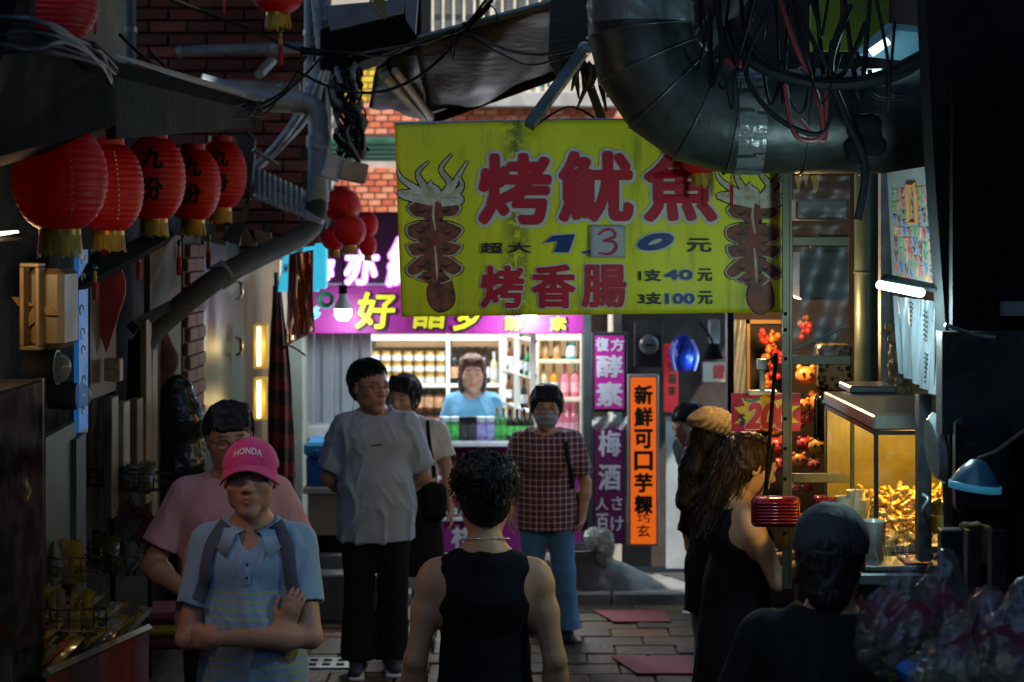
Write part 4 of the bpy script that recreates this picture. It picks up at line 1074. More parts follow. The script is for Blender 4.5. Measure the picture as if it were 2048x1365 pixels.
# shelf units
def shelf_unit(label, D_, dep, vs, hs, y0, y1, mt=WHITE):
    e = E('shelf_unit', P((vs[0]+vs[-1])/2,y1,D_), label, 'shelf')
    for vx in vs: a = P(vx-4,y0,D_); c = P(vx+4,y1,D_); m = MB(); m.span((a.x,D_,c.z),(c.x,D_+dep,a.z),.003); m.build('upright', mt, e)
    for hy in hs: a = P(vs[0],hy-4,D_); c = P(vs[-1],hy+4,D_); m = MB(); m.span((a.x+.016,D_+.004,c.z),(c.x-.016,D_+dep-.004,a.z),.003); m.build('board', mt, e)
    return e
shelf_unit('white wall shelf with honey jars and wine bottles behind the counter', 13.7, .5, (738,896,1002), (678,772,868,960), 664, 1000)
shelf_unit('white corner shelf with clear and pink bottles on the right', 13.3, .45, (1074,1164), (678,724,800,880), 664, 900, M('shelf_cream', (.55,.50,.40), .5))
# bottles and jars
GLB = {}
def proto_jar(kind):
    """profile in metres, base at 0; returns list of (part, mesh)"""
    if kind in GLB: return GLB[kind]
    n = 14; out = []
    def lz(name, prof, mt, sm=True): m = MB(); m.lathe(prof, (0,0,0), n); out.append((name, mesh_of(m, name, mt, 'auto')))
    if kind[0] == 'jar':
        _, body, lid, lab = kind
        lz('glass', [(0,0),(.038,0),(.040,.006),(.040,.062),(.034,.074)], body); lz('lid', [(.036,.073),(.037,.074),(.037,.088),(0,.089)], lid); lz('label', [(.0408,.016),(.0408,.056)], lab)
    elif kind[0] == 'wide':
        _, body, lid, lab = kind
        lz('glass', [(0,0),(.036,0),(.039,.008),(.039,.12),(.034,.135)], body); lz('lid', [(.037,.133),(.038,.135),(.038,.165),(0,.166)], lid); lz('label', [(.0398,.03),(.0398,.112)], lab)
    else:
        _, body, lid, lab, h = kind; s = h/.30
        lz('glass', [(0,0),(.035*s,0),(.037*s,.006),(.037*s,.17*s),(.030*s,.20*s),(.014*s,.225*s),(.013*s,.27*s)], body); lz('lid', [(.0145*s,.245*s),(.015*s,.30*s),(0,.301*s)], lid); lz('label', [(.0378*s,.05*s),(.0378*s,.14*s)], lab)
    GLB[kind] = out; return out
def put(kind, px, pyb, D_, name, label, cat, group, z=None):
    p = P(px,pyb,D_)
    if z is not None: p.z = z
    e = E(name, p, label, cat, group, rz=rn.uniform(0,6))
    g_ = None
    for nm, me in proto_jar(kind):
        o = bpy.data.objects.new(nm, me); COL.objects.link(o); o.parent = e
    return e
J_ = lambda n, c, **k: M('glass_'+n, c, .15, var=.2, spec=.7, coat=.3, **k)
HON = J_('honey', (.42,.24,.05)); AMB = J_('amber', (.11,.035,.012)); DRK = J_('dark', (.012,.014,.014)); CLR = J_('pale', (.50,.47,.30)); ORG = J_('orange', (.55,.24,.02)); PNK = J_('pink', (.65,.16,.24)); GRN = J_('green', (.05,.22,.06))
LW = M('label_white', (.55,.60,.66), .6, var=.35, scale=30); LG = M('label_green', (.10,.55,.12), .6, var=.6, scale=26); LL = M('label_lilac', (.33,.33,.72), .6, var=.5, scale=26); LP = M('label_pink', (.75,.35,.45), .6, var=.3, scale=26); LT = M('label_tan', (.42,.25,.14), .6, var=.6, scale=30); LK = M('label_dark', (.05,.05,.06), .6, var=.6, scale=30)
CG = M('lid_gold', (.45,.30,.08), .35, .6); CW = M('lid_white', (.5,.62,.68), .4); CK = M('lid_black', (.012,.012,.012), .35); CP = M('lid_pink', (.75,.08,.25), .4)
for r in range(3):
    for i in range(7): put(('jar',HON,CG,LW), 750+i*22, 768-r*.088*F/13.72, 13.76, 'honey_jar', 'small honey jar with pale label on the upper left shelf', 'jar', 'honey jars stacked on the shelf')
for r in range(2):
    for i in range(3): put(('wide',AMB,CK,LT), 838+i*20, 864-r*42, 13.76, 'amber_jar', 'dark amber bottle with tan label on the lower shelf', 'bottle', 'amber bottles on the lower shelf')
for i, px in enumerate((908,923,938,953,971)): put(('b',DRK,CK,LT if i < 4 else LW,.30), px, 768, 13.75, 'wine_bottle', ('dark wine bottle with tan label on the middle shelf' if i < 4 else 'wine bottle with white label at the right of the dark bottles'), 'bottle', 'wine bottles on the shelf' if i < 4 else None)
put(('b',CLR,CW,LW,.26), 988, 768, 13.75, 'pale_bottle', 'pale clear bottle right of the wine bottles', 'bottle', None)
for i in range(4): put(('wide',AMB,CK,LW), 912+i*24, 864, 13.76, 'amber_jar', 'dark amber bottle with white label behind the shopkeeper', 'bottle', 'amber bottles behind the shopkeeper')
for px, kd, lb in ((1090,('b',HON,CG,LT,.24),'tall amber bottle at the top of the corner shelf, left'),(1114,('b',HON,CG,LT,.25),'tall amber bottle at the top of the corner shelf, second'),(1142,('wide',J_('teal',(.03,.35,.36)),CW,LW),'teal jar with white lid on the corner shelf')): put(kd, px, 720, 13.36, 'tall_bottle', lb, 'bottle', None)
for px, bd, ld, lb in ((1087,CLR,CG,'pale yellow bottle on the lower corner shelf'),(1108,ORG,CG,'orange cordial bottle on the lower corner shelf'),(1130,PNK,CP,'pink bottle with pink cap on the corner shelf'),(1150,PNK,CW,'pink bottle with white cap at the shelf end')): put(('b',bd,ld,LP if bd is PNK else LW,.27), px, 796, 13.36, 'cordial_bottle', lb, 'bottle', None)
for i, px in enumerate((1118,1134,1148)): put(('b',PNK,CP,LP,.26), px, 878, 12.2, 'pink_bottle', 'pink bottle beside the masked woman on the counter', 'bottle', 'pink bottles on the counter')
# counter
e = E('shop_counter', P(1010,1100,12.0), 'purple fronted counter with white top and shelves of small bottles', 'counter')
a = P(878,882,11.98); c = P(1166,1106,11.98)
m = MB(); m.span((a.x-.02,11.9,a.z-.035),(c.x,12.35,a.z),.006); m.build('top', M('counter_white', (.6,.66,.7), .4), e)
m = MB(); m.span((a.x,12.30,c.z),(c.x,12.34,a.z-.036)); m.build('back_panel', PUR, e)
m = MB(); m.span((c.x-.55,11.98,c.z),(c.x,12.0,a.z-.036)); m.build('front_panel', PUR, e)
m = MB(); p1 = P(1000,1042,11.98); m.span((a.x,11.981,c.z),(c.x-.551,12.001,p1.z)); m.build('lower_panel', PUR, e)
for yy_ in (956,1038):
    z_ = P(0,yy_,11.98).z; m = MB(); m.span((a.x,11.95,z_-.012),(c.x-.56,12.29,z_+.012),.003); m.build('shelf_board', M('counter_white'), e)
letters('梅', (904,1052,960,1096), 11.98, M('print_white', (.55,.55,.6), .6), e, .04, push=.004)
m = MB(); m.span((a.x,11.96,c.z),(a.x+.03,12.29,a.z-.036)); m.build('side_panel', PUR, e)
zt = P(0,882,11.98).z
def ctop(kind, px, nm, lb, gr, dy=0): put(kind, px, 0, 12.02+dy, nm, lb, 'bottle', gr, z=zt)
for px in (890,909): ctop(('wide',GRN,CW,LG), px, 'green_jar', 'tall jar with bright green label and white lid on counter', 'green label jars on the counter')
for px in (928,944): ctop(('wide',DRK,CK,LK), px, 'black_jar', 'tall black jar between green and lilac jars', 'black jars on the counter')
for px in (962,980): ctop(('wide',J_('lilac',(.2,.18,.4)),CW,LL), px, 'lilac_jar', 'tall jar with lilac label and white lid on counter', 'lilac label jars on the counter')
for px in (994,1007): ctop(('b',GRN,CG,LG,.23), px, 'green_bottle', 'slim green bottle with gold cap on counter', 'green bottles on the counter')
for px in (1020,1034,1048,1061): ctop(('b',DRK,CK,LG,.22), px, 'dark_bottle', 'small dark bottle with green label near masked woman', 'dark bottles on the counter')
for i in range(5):
    ctop_ = put(('b',AMB,CG,LW,.17), 893+i*17, 955, 12.0, 'sample_bottle', 'little amber bottle with white label on upper counter shelf', 'bottle', 'little bottles on upper counter shelf')
    put(('b',J_('redwine',(.25,.02,.03)) if i % 2 else DRK,CP,LW,.16), 893+i*17, 1036, 12.0, 'sample_bottle', 'little red capped bottle on lower counter shelf', 'bottle', 'little bottles on lower counter shelf')
# white lattice side shelf
e = E('side_shelf', P(1040,800,13), 'white open side shelf with slanting rails between the shelves', 'shelf')
for px, D_ in ((1008,13.6),(1034,13.1),(1066,12.6)):
    a = P(px-6,664,D_); c = P(px+6,900,D_); m = MB(); m.span((a.x,D_,c.z),(c.x,D_+.05,a.z),.003); m.build('upright', WHITE, e)
for z0 in (1.66,1.38,1.12,.9):
    m = MB(); a = P(1004,0,13.6); c = P(1070,0,12.6); m.plate([(a.x,13.6,z0),(c.x,12.6,z0),(c.x,12.6,z0+.05 if z0 == 1.38 else z0+.02),(a.x,13.6,z0+.05 if z0 == 1.38 else z0+.02)], (.02,.0,0)); m.build('rail', WHITE, e)
for i, (px, D_, z0) in enumerate(((1016,13.4,1.68),(1044,12.95,1.68),(1020,13.35,1.40),(1046,12.9,1.40),(1056,12.75,1.40),(1018,13.35,1.14),(1048,12.9,1.14))):
    put(('b',(DRK,GRN,AMB)[i % 3],CK,LW,.22), px, 0, D_+.06, 'shelf_bottle', 'assorted small bottle on the white side shelf', 'bottle', 'bottles on the white side shelf', z=z0)
# cooler on beige box
e = E('cooler_box', P(648,985,11.0), 'blue plastic cooler box with lid left of the grey T-shirt', 'cooler')
BLU = M('cooler_blue', (.01,.10,.42), .4, var=.15); a = P(612,912,11.0); c = P(700,984,11.0); m = MB(); m.span((a.x,11.0,c.z),(c.x,11.35,a.z),.02); m.build('tub', BLU, e)
a2 = P(607,886,10.97); m = MB(); m.span((a2.x,10.96,a.z+.002),(c.x+.02,11.39,a2.z),.02); m.build('lid', M('cooler_lid', (.02,.22,.5), .4), e)
for px in (632,676): q = P(px,908,10.95); m = MB(); m.box(q, (.03,.02,.05), None, .004); m.build('latch', BLU, e)
e = E('beige_cabinet', P(655,1150,11.0), 'beige low cabinet carrying the blue cooler', 'cabinet')
a = P(616,988,11.0); c = P(705,1072,11.0); m = MB(); m.span((a.x,11.0,c.z),(c.x,11.5,a.z),.008); m.build('body', M('beige', (.36,.29,.19), .7, var=.15), e)
m = MB(); m.span((a.x-.03,10.97,a.z+.001),(c.x+.03,11.5,a.z+.045),.006); m.build('top', M('stone_pale', (.4,.4,.36), .6), e)
m = MB(); m.span((a.x+.02,11.04,0),(c.x-.02,11.5,c.z-.002)); m.build('plinth', BLK, e)
for i, (yy_, dd) in enumerate(((1110,10.96),(1150,10.75))):
    a = P(620,yy_,dd); m = MB(); m.span((a.x-.05,dd,0),(a.x+.55,dd+.2,max(.05,a.z)),.01); m.build('doorstep', CONC, label=('upper' if i == 0 else 'lower')+' worn concrete doorstep below the beige cabinet', cat='step')
# pendant bulbs
def bulb(px, py, D_, label, en):
    e = E('pendant_bulb', P(px,py,D_), label, 'lamp'); p = P(px,py,D_); s = L(17,D_)
    m = MB(); m.lathe([(0,-s*1.2),(s*.55,-s*1.1),(s*.92,-s*.7),(s,-s*.1),(s*1.02,s*.2)], p, 20); m.build('diffuser', M('bulb_lit', (.9,.95,1), .4, emit=9, ecol=(.85,.95,1)), e, True)
    m = MB(); m.lathe([(s*1.02,s*.2),(s*.95,s*.6),(s*.55,s*1.5),(s*.42,s*2.1)], p, 20); m.build('heat_sink', M('sink_white', (.35,.42,.45), .5), e, True)
    m = MB(); m.lathe([(s*.5,s*2.0),(s*.5,s*3.0),(0,s*3.05)], p, 14); m.build('socket', BLK, e, 'auto'); bar('cord', [p+V_((0,0,s*3)), p+V_((.01,0,s*12))], .006, DC, e)
    lamp('POINT', 'bulb_light', p+V_((0,-.02,-s*1.6)), en, (.82,.93,1), .05, e)
bulb(686,622,11.3,'lit white LED bulb hanging before the purple sign, left one',6); bulb(1058,622,11.3,'lit bulb half hidden under the banner edge',17)
m = MB(); q = P(652,600,11.4)
for k in range(5): m.tube([q+V_((math.cos(t)*(.055-.006*k),-.02+.01*k,math.sin(t)*(.055-.006*k))) for t in [2*PI*i/20 for i in range(21)]], .006, 5, False)
m.build('wire_coil', M('coil_green', (.01,.16,.08), .4), label='dark green coil of cable left of the pendant bulb', cat='cable')
# cyan sign box and copper sheet
e = E('light_box_sign', P(605,540,10.6), 'cyan light box sign with small red marks at the shop corner', 'sign')
CY = M('cyan_sign', (.03,.42,.62), .5, emit=.35, ecol=(.05,.65,.95)); m = MB(); m.plate([P(568,498,10.6),P(640,492,10.6),P(636,584,10.6),P(556,584,10.6)], (0,.06,0)); m.build('panel', CY, e)
m = MB(); a = P(630,487,10.55); c = P(653,578,10.55); m.span((a.x,10.52,c.z),(c.x,10.62,a.z),.01); m.build('edge_panel', CY, e)
letters('開', (590,492,606,508), 10.58, M('ink_magenta', (.45,.03,.12), .5), e, .03, push=.006); letters('米', (566,528,578,546), 10.58, M('ink_magenta'), e, .03, push=.006)
m = MB()
def fn(u, v):
    px = 576+50*u+ (2-12*v)*(1-u)+4*v; py = (508-8*u)+(186-24*u)*v; q = P(px,py,10.35); q.y += .03*math.sin(u*9+v*3)+.015*math.sin(u*21-v*6); return q
m.grid(fn, 40, 30); o = m.build('copper_sheet', M('copper', (.62,.30,.22), .22, .9, var=.3, scale=3, bump=.4, bscale=7), smooth=True, label='crinkled copper coloured sheet hanging in front of the cyan sign', cat='metal sheet'); md = o.modifiers.new('t','SOLIDIFY'); md.thickness = .002
m = MB(); m.tube(cable([P(562,700,10.4),P(580,692,10.4),P(612,712,10.4)]), .006, 5); m.build('bracket', BLK, label='thin bent bracket under the copper sheet', cat='bracket')
# vertical signs
def vsign(label, x0,y0,x1,y1,D_, board, frame, fr, glyphs, gm, off=.04):
    e = E('vertical_sign', P((x0+x1)/2,y1,D_), label, 'sign'); a = P(x0,y0,D_); c = P(x1,y1,D_); m = MB(); f = L(fr,D_)
    m.span((a.x-f,D_+.01,c.z-f),(c.x+f,D_+.07,a.z+f),.006); m.build('frame', frame, e); m = MB(); m.span((a.x,D_-.004,c.z),(c.x,D_+.02,a.z)); m.build('board', board, e)
    for s, bx in glyphs: letters(s, bx, D_-.004, gm, e, off, push=.004)
    return e
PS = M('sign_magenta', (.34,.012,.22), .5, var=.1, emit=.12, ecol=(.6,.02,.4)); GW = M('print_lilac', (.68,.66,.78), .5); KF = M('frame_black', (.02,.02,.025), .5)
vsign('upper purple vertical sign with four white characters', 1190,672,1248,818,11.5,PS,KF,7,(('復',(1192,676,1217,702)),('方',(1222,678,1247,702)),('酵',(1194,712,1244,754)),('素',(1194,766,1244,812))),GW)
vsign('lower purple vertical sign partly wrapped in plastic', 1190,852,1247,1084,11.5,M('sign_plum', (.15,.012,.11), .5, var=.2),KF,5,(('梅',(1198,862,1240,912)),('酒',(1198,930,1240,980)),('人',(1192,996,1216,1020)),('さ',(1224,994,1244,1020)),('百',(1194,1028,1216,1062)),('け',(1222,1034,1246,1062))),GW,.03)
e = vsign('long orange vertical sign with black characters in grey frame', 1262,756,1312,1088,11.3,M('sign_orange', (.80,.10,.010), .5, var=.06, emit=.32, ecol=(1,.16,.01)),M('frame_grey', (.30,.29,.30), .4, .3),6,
   tuple((s,(1270,772+i*44,1304,808+i*44)) for i, s in enumerate('新鮮可口芋粿')),M('print_black'),.05)
letters('巧', (1274,1030,1300,1046), 11.296, M('sign_red_ink', (.10,.01,.01), .5), e, .02, push=.004); letters('玄', (1274,1050,1300,1074), 11.296, M('sign_red_ink'), e, .02, push=.004)
m = MB(); q = P(1200,1088,11.35)
for i in range(7): m.blob(q+V_((rn.uniform(-.05,.05),rn.uniform(-.03,.03),rn.uniform(-.10,.06))), (.06,.05,.07), 9, 7, .3)
m.build('plastic_bag', M('bag_clear', (.40,.44,.44), .15, alpha=.55, spec=.8, bump=.6, bscale=30), label='crumpled clear plastic bag below the purple signs', cat='bag')
m = MB(); m.grid(lambda u, v: P(1184+72*u, 832+26*v+3*math.sin(9*u), 11.42+.02*math.sin(15*u+5*v)), 20, 6); m.build('plastic_wrap', M('bag_clear'), None, True, label='strip of clear plastic over the top of lower purple sign', cat='plastic')
# stone base under the signs
e = E('stone_base', P(1240,1190,11.4), 'irregular grey stone base and planter under the vertical signs', 'stone base'); f_ = Field()
f_.ell(P(1190,1175,11.5), (.34,.2,.20), .1); f_.ell(P(1270,1190,11.5), (.3,.2,.13), .1); f_.ell(P(1340,1196,11.55), (.25,.2,.10), .1); V, Q = f_.mesh(.02); V = V+vnormals(V,Q)*(.018*wav(V,3,14))[:,None]
link('rock', npmesh('rock', V.astype(np.float32), Q), CONC, e, True)
m = MB(); m.lathe([(.0,-.12),(.13,-.12),(.17,.10),(.18,.12),(.15,.12),(.14,.08)], P(1150,1130,11.45), 18); m.build('planter', M('stone_dark', (.10,.10,.095), .85, bump=.5), e, 'auto')
# electric meter on dark backing
e = E('electric_meter', P(1300,700,11.7), 'round electric meter above the orange sign', 'meter')
m = MB(); q = P(1298,690,11.75); m.box(q+V_((0,.05,0)), (.2,.05,.32), None, .008); m.build('back_box', M('box_black', (.02,.022,.024), .5), e)
m = MB(); m.lathe([(0,.05),(.05,.05),(.065,.03),(.07,0)], q, 20, Matrix.Rotation(PI/2,3,'X')); m.build('dial', M('dial_grey', (.22,.23,.23), .25), e, 'auto'); m = MB(); m.box(q+V_((0,-.052,0)), (.05,.004,.012)); m.build('readout', BLK, e)
# right far stall
e = E('side_stall', P(1400,900,12.4), 'dim souvenir stall front behind the long haired women', 'stall')
m = MB(); a = P(1184,560,12.3); c = P(1700,1180,12.3); m.span((a.x,12.6,0),(c.x,12.7,a.z)); m.build('back_wall', M('wall_brownish', (.06,.045,.04), .8, var=.6, scale=5), e)
m = MB(); a = P(1332,835,12.0); c = P(1372,1150,12.0); m.span((a.x,12.0,.1),(c.x,12.06,a.z)); m.build('pale_panel', M('panel_pale', (.32,.34,.36), .6), e)
m = MB(); a = P(1455,620,9.2); c = P(1470,1100,9.2); m.span((a.x,9.2,0),(c.x,9.3,a.z)); m.build('post', M('post_brown', (.035,.028,.02), .6), e)
m = MB(); a = P(1372,835,12.1); c = P(1460,1000,12.1); m.span((a.x,12.1,c.z),(c.x,12.15,a.z)); m.build('posters', M('poster_mix', (.22,.25,.22), .6, var=.6, scale=8, col2=(.10,.03,.03)), e)
e = E('backpack', P(1368,745,11.6), 'bright blue backpack hanging under the banner', 'backpack'); f_ = Field(); q = P(1368,708,11.6); f_.ell(q, (.10,.06,.13), .03); f_.ell(q+V_((.0,-.04,-.03)), (.07,.05,.08), .03); V, Q = f_.mesh(.009); V = folds(V, vnormals(V,Q), 4, .006, 30); link('bag', npmesh('bag', V.astype(np.float32), Q), M('nylon_blue', (.008,.02,.26), .4, var=.3, bump=.3), e, True)
for sx_ in (-.05,.05): bar('strap', cable([q+V_((sx_,-.05,.10)),q+V_((sx_*1.7,-.09,0)),q+V_((sx_*1.3,-.06,-.11))]), .008, M('strap_lilac', (.2,.15,.5), .5), e)
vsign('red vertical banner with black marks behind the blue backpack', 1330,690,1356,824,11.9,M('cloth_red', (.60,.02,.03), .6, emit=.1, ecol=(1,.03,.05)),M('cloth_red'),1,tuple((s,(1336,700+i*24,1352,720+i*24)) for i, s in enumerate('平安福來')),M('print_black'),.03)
vsign('small pale sign with a red mark behind the spotlight', 1406,726,1460,764,11.9,M('paper_pink', (.45,.25,.24), .6),M('paper_pink'),1,(('鐵',(1426,730,1448,758)),),RED,.05)
def spotlamp(px, py, D_, label, col, en, mt):
    e = E('spot_lamp', P(px,py,D_), label, 'lamp'); p = P(px,py,D_); s = L(20,D_)
    m = MB(); m.lathe([(s*1.0,-s*.6),(s*1.02,-s*.5),(s*.75,s*.2),(s*.45,s*.9),(0,s*1.0)], p, 20); m.build('shade', mt, e, 'auto'); m = MB(); m.lathe([(0,-s*.55),(s*.96,-s*.55),(s*.9,-s*.45)], p, 20); m.build('lens', M('lens_'+label[:4], col, .4, emit=5, ecol=col), e)
    bar('arm', cable([p+V_((0,.02,s)),p+V_((-s*.5,.04,s*2)),p+V_((-s*1.3,.05,s*3))]), .008, BLK, e); lamp('POINT', 'spot_light', p+V_((0,0,-s*1.1)), en, col, .04, e)
spotlamp(1426,706,11.4,'black spotlight with teal glow by the blue backpack', (.35,.95,.95), 3, BLK)
m = MB(); a = P(1418,640,11.6); c = P(1440,688,11.6); m.span((a.x,11.6,c.z),(c.x,11.68,a.z),.01); m.build('control_box', M('box_grey', (.18,.19,.2), .5), label='grey box fixed above the teal spotlight', cat='box')
from mathutils.bvhtree import BVHTree
# ------------------------------------------------------------------ lanterns
LR = M('lantern_red', (.68,.016,.022), .5, var=.15, scale=6, bump=.2, bscale=90, transl=.35)
GOLD = M('fringe_gold', (.42,.27,.03), .6, var=.5, scale=60, stretch=(1,1,.05)); LCAP = M('lantern_cap', (.42,.03,.015), .5, var=.2); BEAD = M('bead_green', (.01,.13,.06), .3); TASR = M('tassel_red', (.35,.015,.01), .7, var=.3, stretch=(1,1,.1), scale=40); LIT = M('mantle_gold', (.55,.30,.06), .35, .6)
INK = M('lantern_ink', (.006,.004,.004), .6)
def lantern(px, py, D_, wpx, hpx, label, glyph=True, tassel=None, dots=False, group=None, tilt=0, cat='lantern'):
    c = P(px,py,D_); r = L(wpx/2,D_); h = L(hpx,D_); e = E('red_lantern', c, label, cat, group)
    e.rotation_euler = (0,tilt,rn.uniform(-.2,.2) if not glyph else 0)
    n = 17; prof = []
    for i in range(n+1):                     # ribbed paper body
        for k in range(4):
            t = (i+k/4)/n
            if t > 1: break
            a = -1.22+2.44*t; rr = r*math.cos(a)**.80; rib = 1-.028*(1-abs(2*(k/4)-1))
            prof.append((rr*rib/ math.cos(0), math.sin(a)/math.sin(1.22)*h/2))
    m = MB(); m.lathe([(q[0],q[1]) for q in prof], c, 40); m.build('paper_shade', LR, e, True)
    top = prof[-1][0]
    m = MB(); m.lathe([(top*.98,h/2-.004),(top*1.02,h/2-.002),(top*1.0,h/2+r*.2),(top*.9,h/2+r*.2)], c, 24); m.build('top_cap', LCAP, e, 'auto')
    m = MB(); m.lathe([(top*.9,-h/2-r*.12),(top*1.02,-h/2-r*.12),(top*1.0,-h/2+.004)], c, 24); m.build('bottom_cap', LIT, e, 'auto')
    m = MB(); K = 64
    for k in range(K):
        a = 2*PI*k/K; p = c+V_((math.cos(a)*top*1.0,math.sin(a)*top*1.0,-h/2-r*.10)); q = p+V_((math.cos(a)*rn.uniform(0,.2)*top,math.sin(a)*.1*top,-r*rn.uniform(.40,.52)))
        t = V_((-math.sin(a),math.cos(a),0))*top*.055; b_ = len(m.v); m.v += [tuple(p-t),tuple(p+t),tuple(q+t*1.1),tuple(q-t*1.1)]; m.f.append((b_,b_+1,b_+2,b_+3))
    m.build('fringe', GOLD, e, fixn=False)['kind'] = 'stuff'
    bar('hanger', [c+V_((0,0,h/2+r*.1)),c+V_((0,0,h/2+r*.75))], .003, BLK, e, 5)
    if glyph:
        bv = BVHTree.FromPolygons([c+V_(v) for v in [(0,0,0)]], []) if False else None
        def surfpt(v):
            x = v.x-c.x; z = v.z-c.z; t = max(-.98,min(.98, z*2/h*math.sin(1.22))); a = math.asin(t); rr = r*math.cos(a)**.80
            y = -math.sqrt(max(1e-6, rr*rr-x*x*.999)); return Vector((v.x, c.y+y-.003, v.z))
        w = wpx*.34; ox = wpx*.05
        for s, y0, y1 in (('九',-.38,-.12),('份',.0,.27)):
            me_ = letters(s, (px-w/2+ox,py+hpx*y0,px+w/2+ox,py+hpx*y1), D_, INK, e, .045, mapf=surfpt, shear=.1)
    if dots:
        for i in range(15):
            t = i/14; a = -.75+1.6*t; rr = r*math.cos(a)**.8; m = MB(); th = -PI/2+.55*(1-.2*t)
            m.box(c+V_((math.cos(th)*rr*1.005,math.sin(th)*rr*1.005,math.sin(a)/math.sin(1.22)*h/2)), (L(3,D_),.003,L(5,D_)*rn.uniform(.5,1))); m.build('gold_dash', M('dash_yellow', (.65,.50,.03), .5), e)
    if tassel:
        tx, ty, L1 = tassel; p0 = c+V_((0,0,-h/2-r*.1)); p1 = P(tx,ty-L1*.4,D_); bar('cord', [p0,p1], .0018, BLK, e, 4)
        s = L(1,D_); m = MB(); m.blob(p1, (s*5,s*5,s*7)); m.build('bead', BEAD, e, True)
        m = MB(); m.lathe([(s*2,0),(s*4,-s*4),(s*2.5,-s*8),(s*4.5,-s*13),(s*3.5,-s*20),(s*5.5,-s*23)], p1+V_((0,0,-s*6)), 10); m.build('knot', M('knot_yellow', (.50,.33,.03), .5), e, True)
        m = MB(); m.lathe([(s*4,0),(s*5.5,-s*8),(s*5,-s*L1*.55),(s*3,-s*L1*.62)], p1+V_((0,0,-s*28)), 10); m.build('tassel', TASR, e, True)
lantern(120,356,5.0,190,205,'nearest red lantern of the row, dark and half hidden at the left',False,None,True)
lantern(218,376,6.8,140,172,'second red lantern of the row with a line of gold dashes',False,(190,560,60),True)
lantern(308,358,7.55,127,160,'third red lantern of the row with black characters',True,(278,520,60))
lantern(386,370,8.5,112,140,'fourth red lantern of the row, brightest, with black characters',True,(358,510,60))
lantern(441,350,9.0,106,132,'fifth and farthest red lantern of the row under the awning',True,(417,498,60))
lantern(96,10,4.8,200,150,'large dark red lantern at the top left corner',False)
lantern(-6,10,5.2,150,150,'red lantern cut by the left edge at the top',False,None)
lantern(556,-22,8.6,112,96,'red lantern hanging from the top with a long red tassel',False,(561,88,70))
for px, py, D_, w, h, lb in ((684,412,10.2,76,64,'darker red lantern above the cluster by the upper shop sign'),(700,462,10.0,66,58,'round red lantern in front of the glowing sign'),(668,478,10.4,52,44,'small red lantern left in the cluster near the cyan sign'),(736,492,10.3,36,40,'smallest red lantern right of the cluster'),(738,450,10.6,38,44,'dim red lantern behind the cluster beside the yellow banner')):
    lantern(px,py,D_,w,h,lb,False)
lantern(1402,318,6.64,84,58,'red lantern half hidden behind the big duct',False,(1408,372,60))
m = MB(); s = L(1,6.55); p1 = P(1463,352,6.60)
e = E('tassel', p1, 'thin gold and red tassel over the right squid', 'tassel'); bar('cord', [p1+V_((0,0,.1)),p1], .0018, BLK, e, 4); m.lathe([(s*2,0),(s*4,-s*4),(s*2.5,-s*8),(s*4.5,-s*18)], p1, 10); m.build('knot', M('knot_yellow'), e, True); m = MB(); m.lathe([(s*4,0),(s*4,-s*8),(s*3,-s*46)], p1+V_((0,0,-s*18)), 8); m.build('strands', TASR, e, True)
for px, py in ((448,20),(190,60)):
    p1 = P(px,py-24,8.5 if px > 300 else 6); s = L(1,p1.y); e = E('tassel', p1, 'loose red tassel hanging at the top, '+('over the bricks' if px > 300 else 'left corner'), 'tassel'); m = MB(); m.lathe([(s*3,0),(s*4,-s*10),(s*2,-s*34)], p1, 8); m.build('strands', TASR, e, True); bar('cord', [p1,p1+V_((0,0,.12))], .002, BLK, e, 4)
# ------------------------------------------------------------------ left side: awning, pipes, stalls
e = E('lantern_awning', (-1.6,6,3), 'dark awning with pale edge strip above the row of lanterns', 'awning')
A0, B0 = P(232,122,5.2), P(520,206,9.2); m = MB()
m.plate([(-2.1,3.2,A0.z-.06),(A0.x+.02,3.2,A0.z-.10),A0,B0,(-2.1,9.2,B0.z+.0)], (0,0,-.05)); m.build('roof', BLK, e)
m = MB(); m.plate([A0,B0,B0+V_((0,0,-.13)),A0+V_((0,0,-.24))], (-.03,0,0)); m.build('fascia', M('fascia_dark', (.012,.0135,.0135), .8, var=.7, scale=4, spec=.1, bump=.5, bscale=20), e)
m = MB(); m.plate([A0+V_((0,0,.012)),P(470,182,8.2),P(548,206,9.4),P(470,196,8.3)], (0,0,.01)); m.build('edge_strip', M('strip_pale', (.10,.11,.105), .5, var=.3), e)
m = MB(); m.plate([P(-60,-80,3.9),P(60,-80,3.9),P(60,52,4.1),P(190,84,4.3),P(232,122,5.2),P(232,250,5.2),P(-60,330,3.9)], (-.1,.4,0)); 
m.build('end_board', BLK, e)
m = MB(); m.plate([P(496,262,9.5),P(510,280,9.5),P(508,330,9.5),P(478,492,9.4),P(440,480,9.3),P(500,400,9.4),P(470,265,9.5)], (0,.05,0)); m.build('end_panel', M('panel_black', (.015,.016,.017), .6), e)
for i in range(9):
    y0 = rn.uniform(30,110); wire('dark cable running along the awning at the top left', [P(-20,y0,3.85),P(60,y0+rn.uniform(-14,26),3.8),P(130,y0+rn.uniform(0,40),4.0),P(200,100+rn.uniform(-10,34),4.6),P(226+rn.uniform(-12,14),150+rn.uniform(-20,40),5.0)], rn.choice((.003,.005,.007)), M('cable_slate', (.02,.027,.032), .5, var=.5) if i % 2 else DC, 'cables along the top left awning')
for i in range(8):
    x0 = 250+i*30; wire('dark cable drooping under the lantern awning', [P(x0,150+i*8,6+i*.3),P(x0+20,215+rn.uniform(-10,20),6.2+i*.3),P(x0+60,225+rn.uniform(-12,14),6.5+i*.3),P(x0+90,200+rn.uniform(-10,10),6.8+i*.3)], rn.choice((.004,.006)), DC, 'cables drooping under the awning')
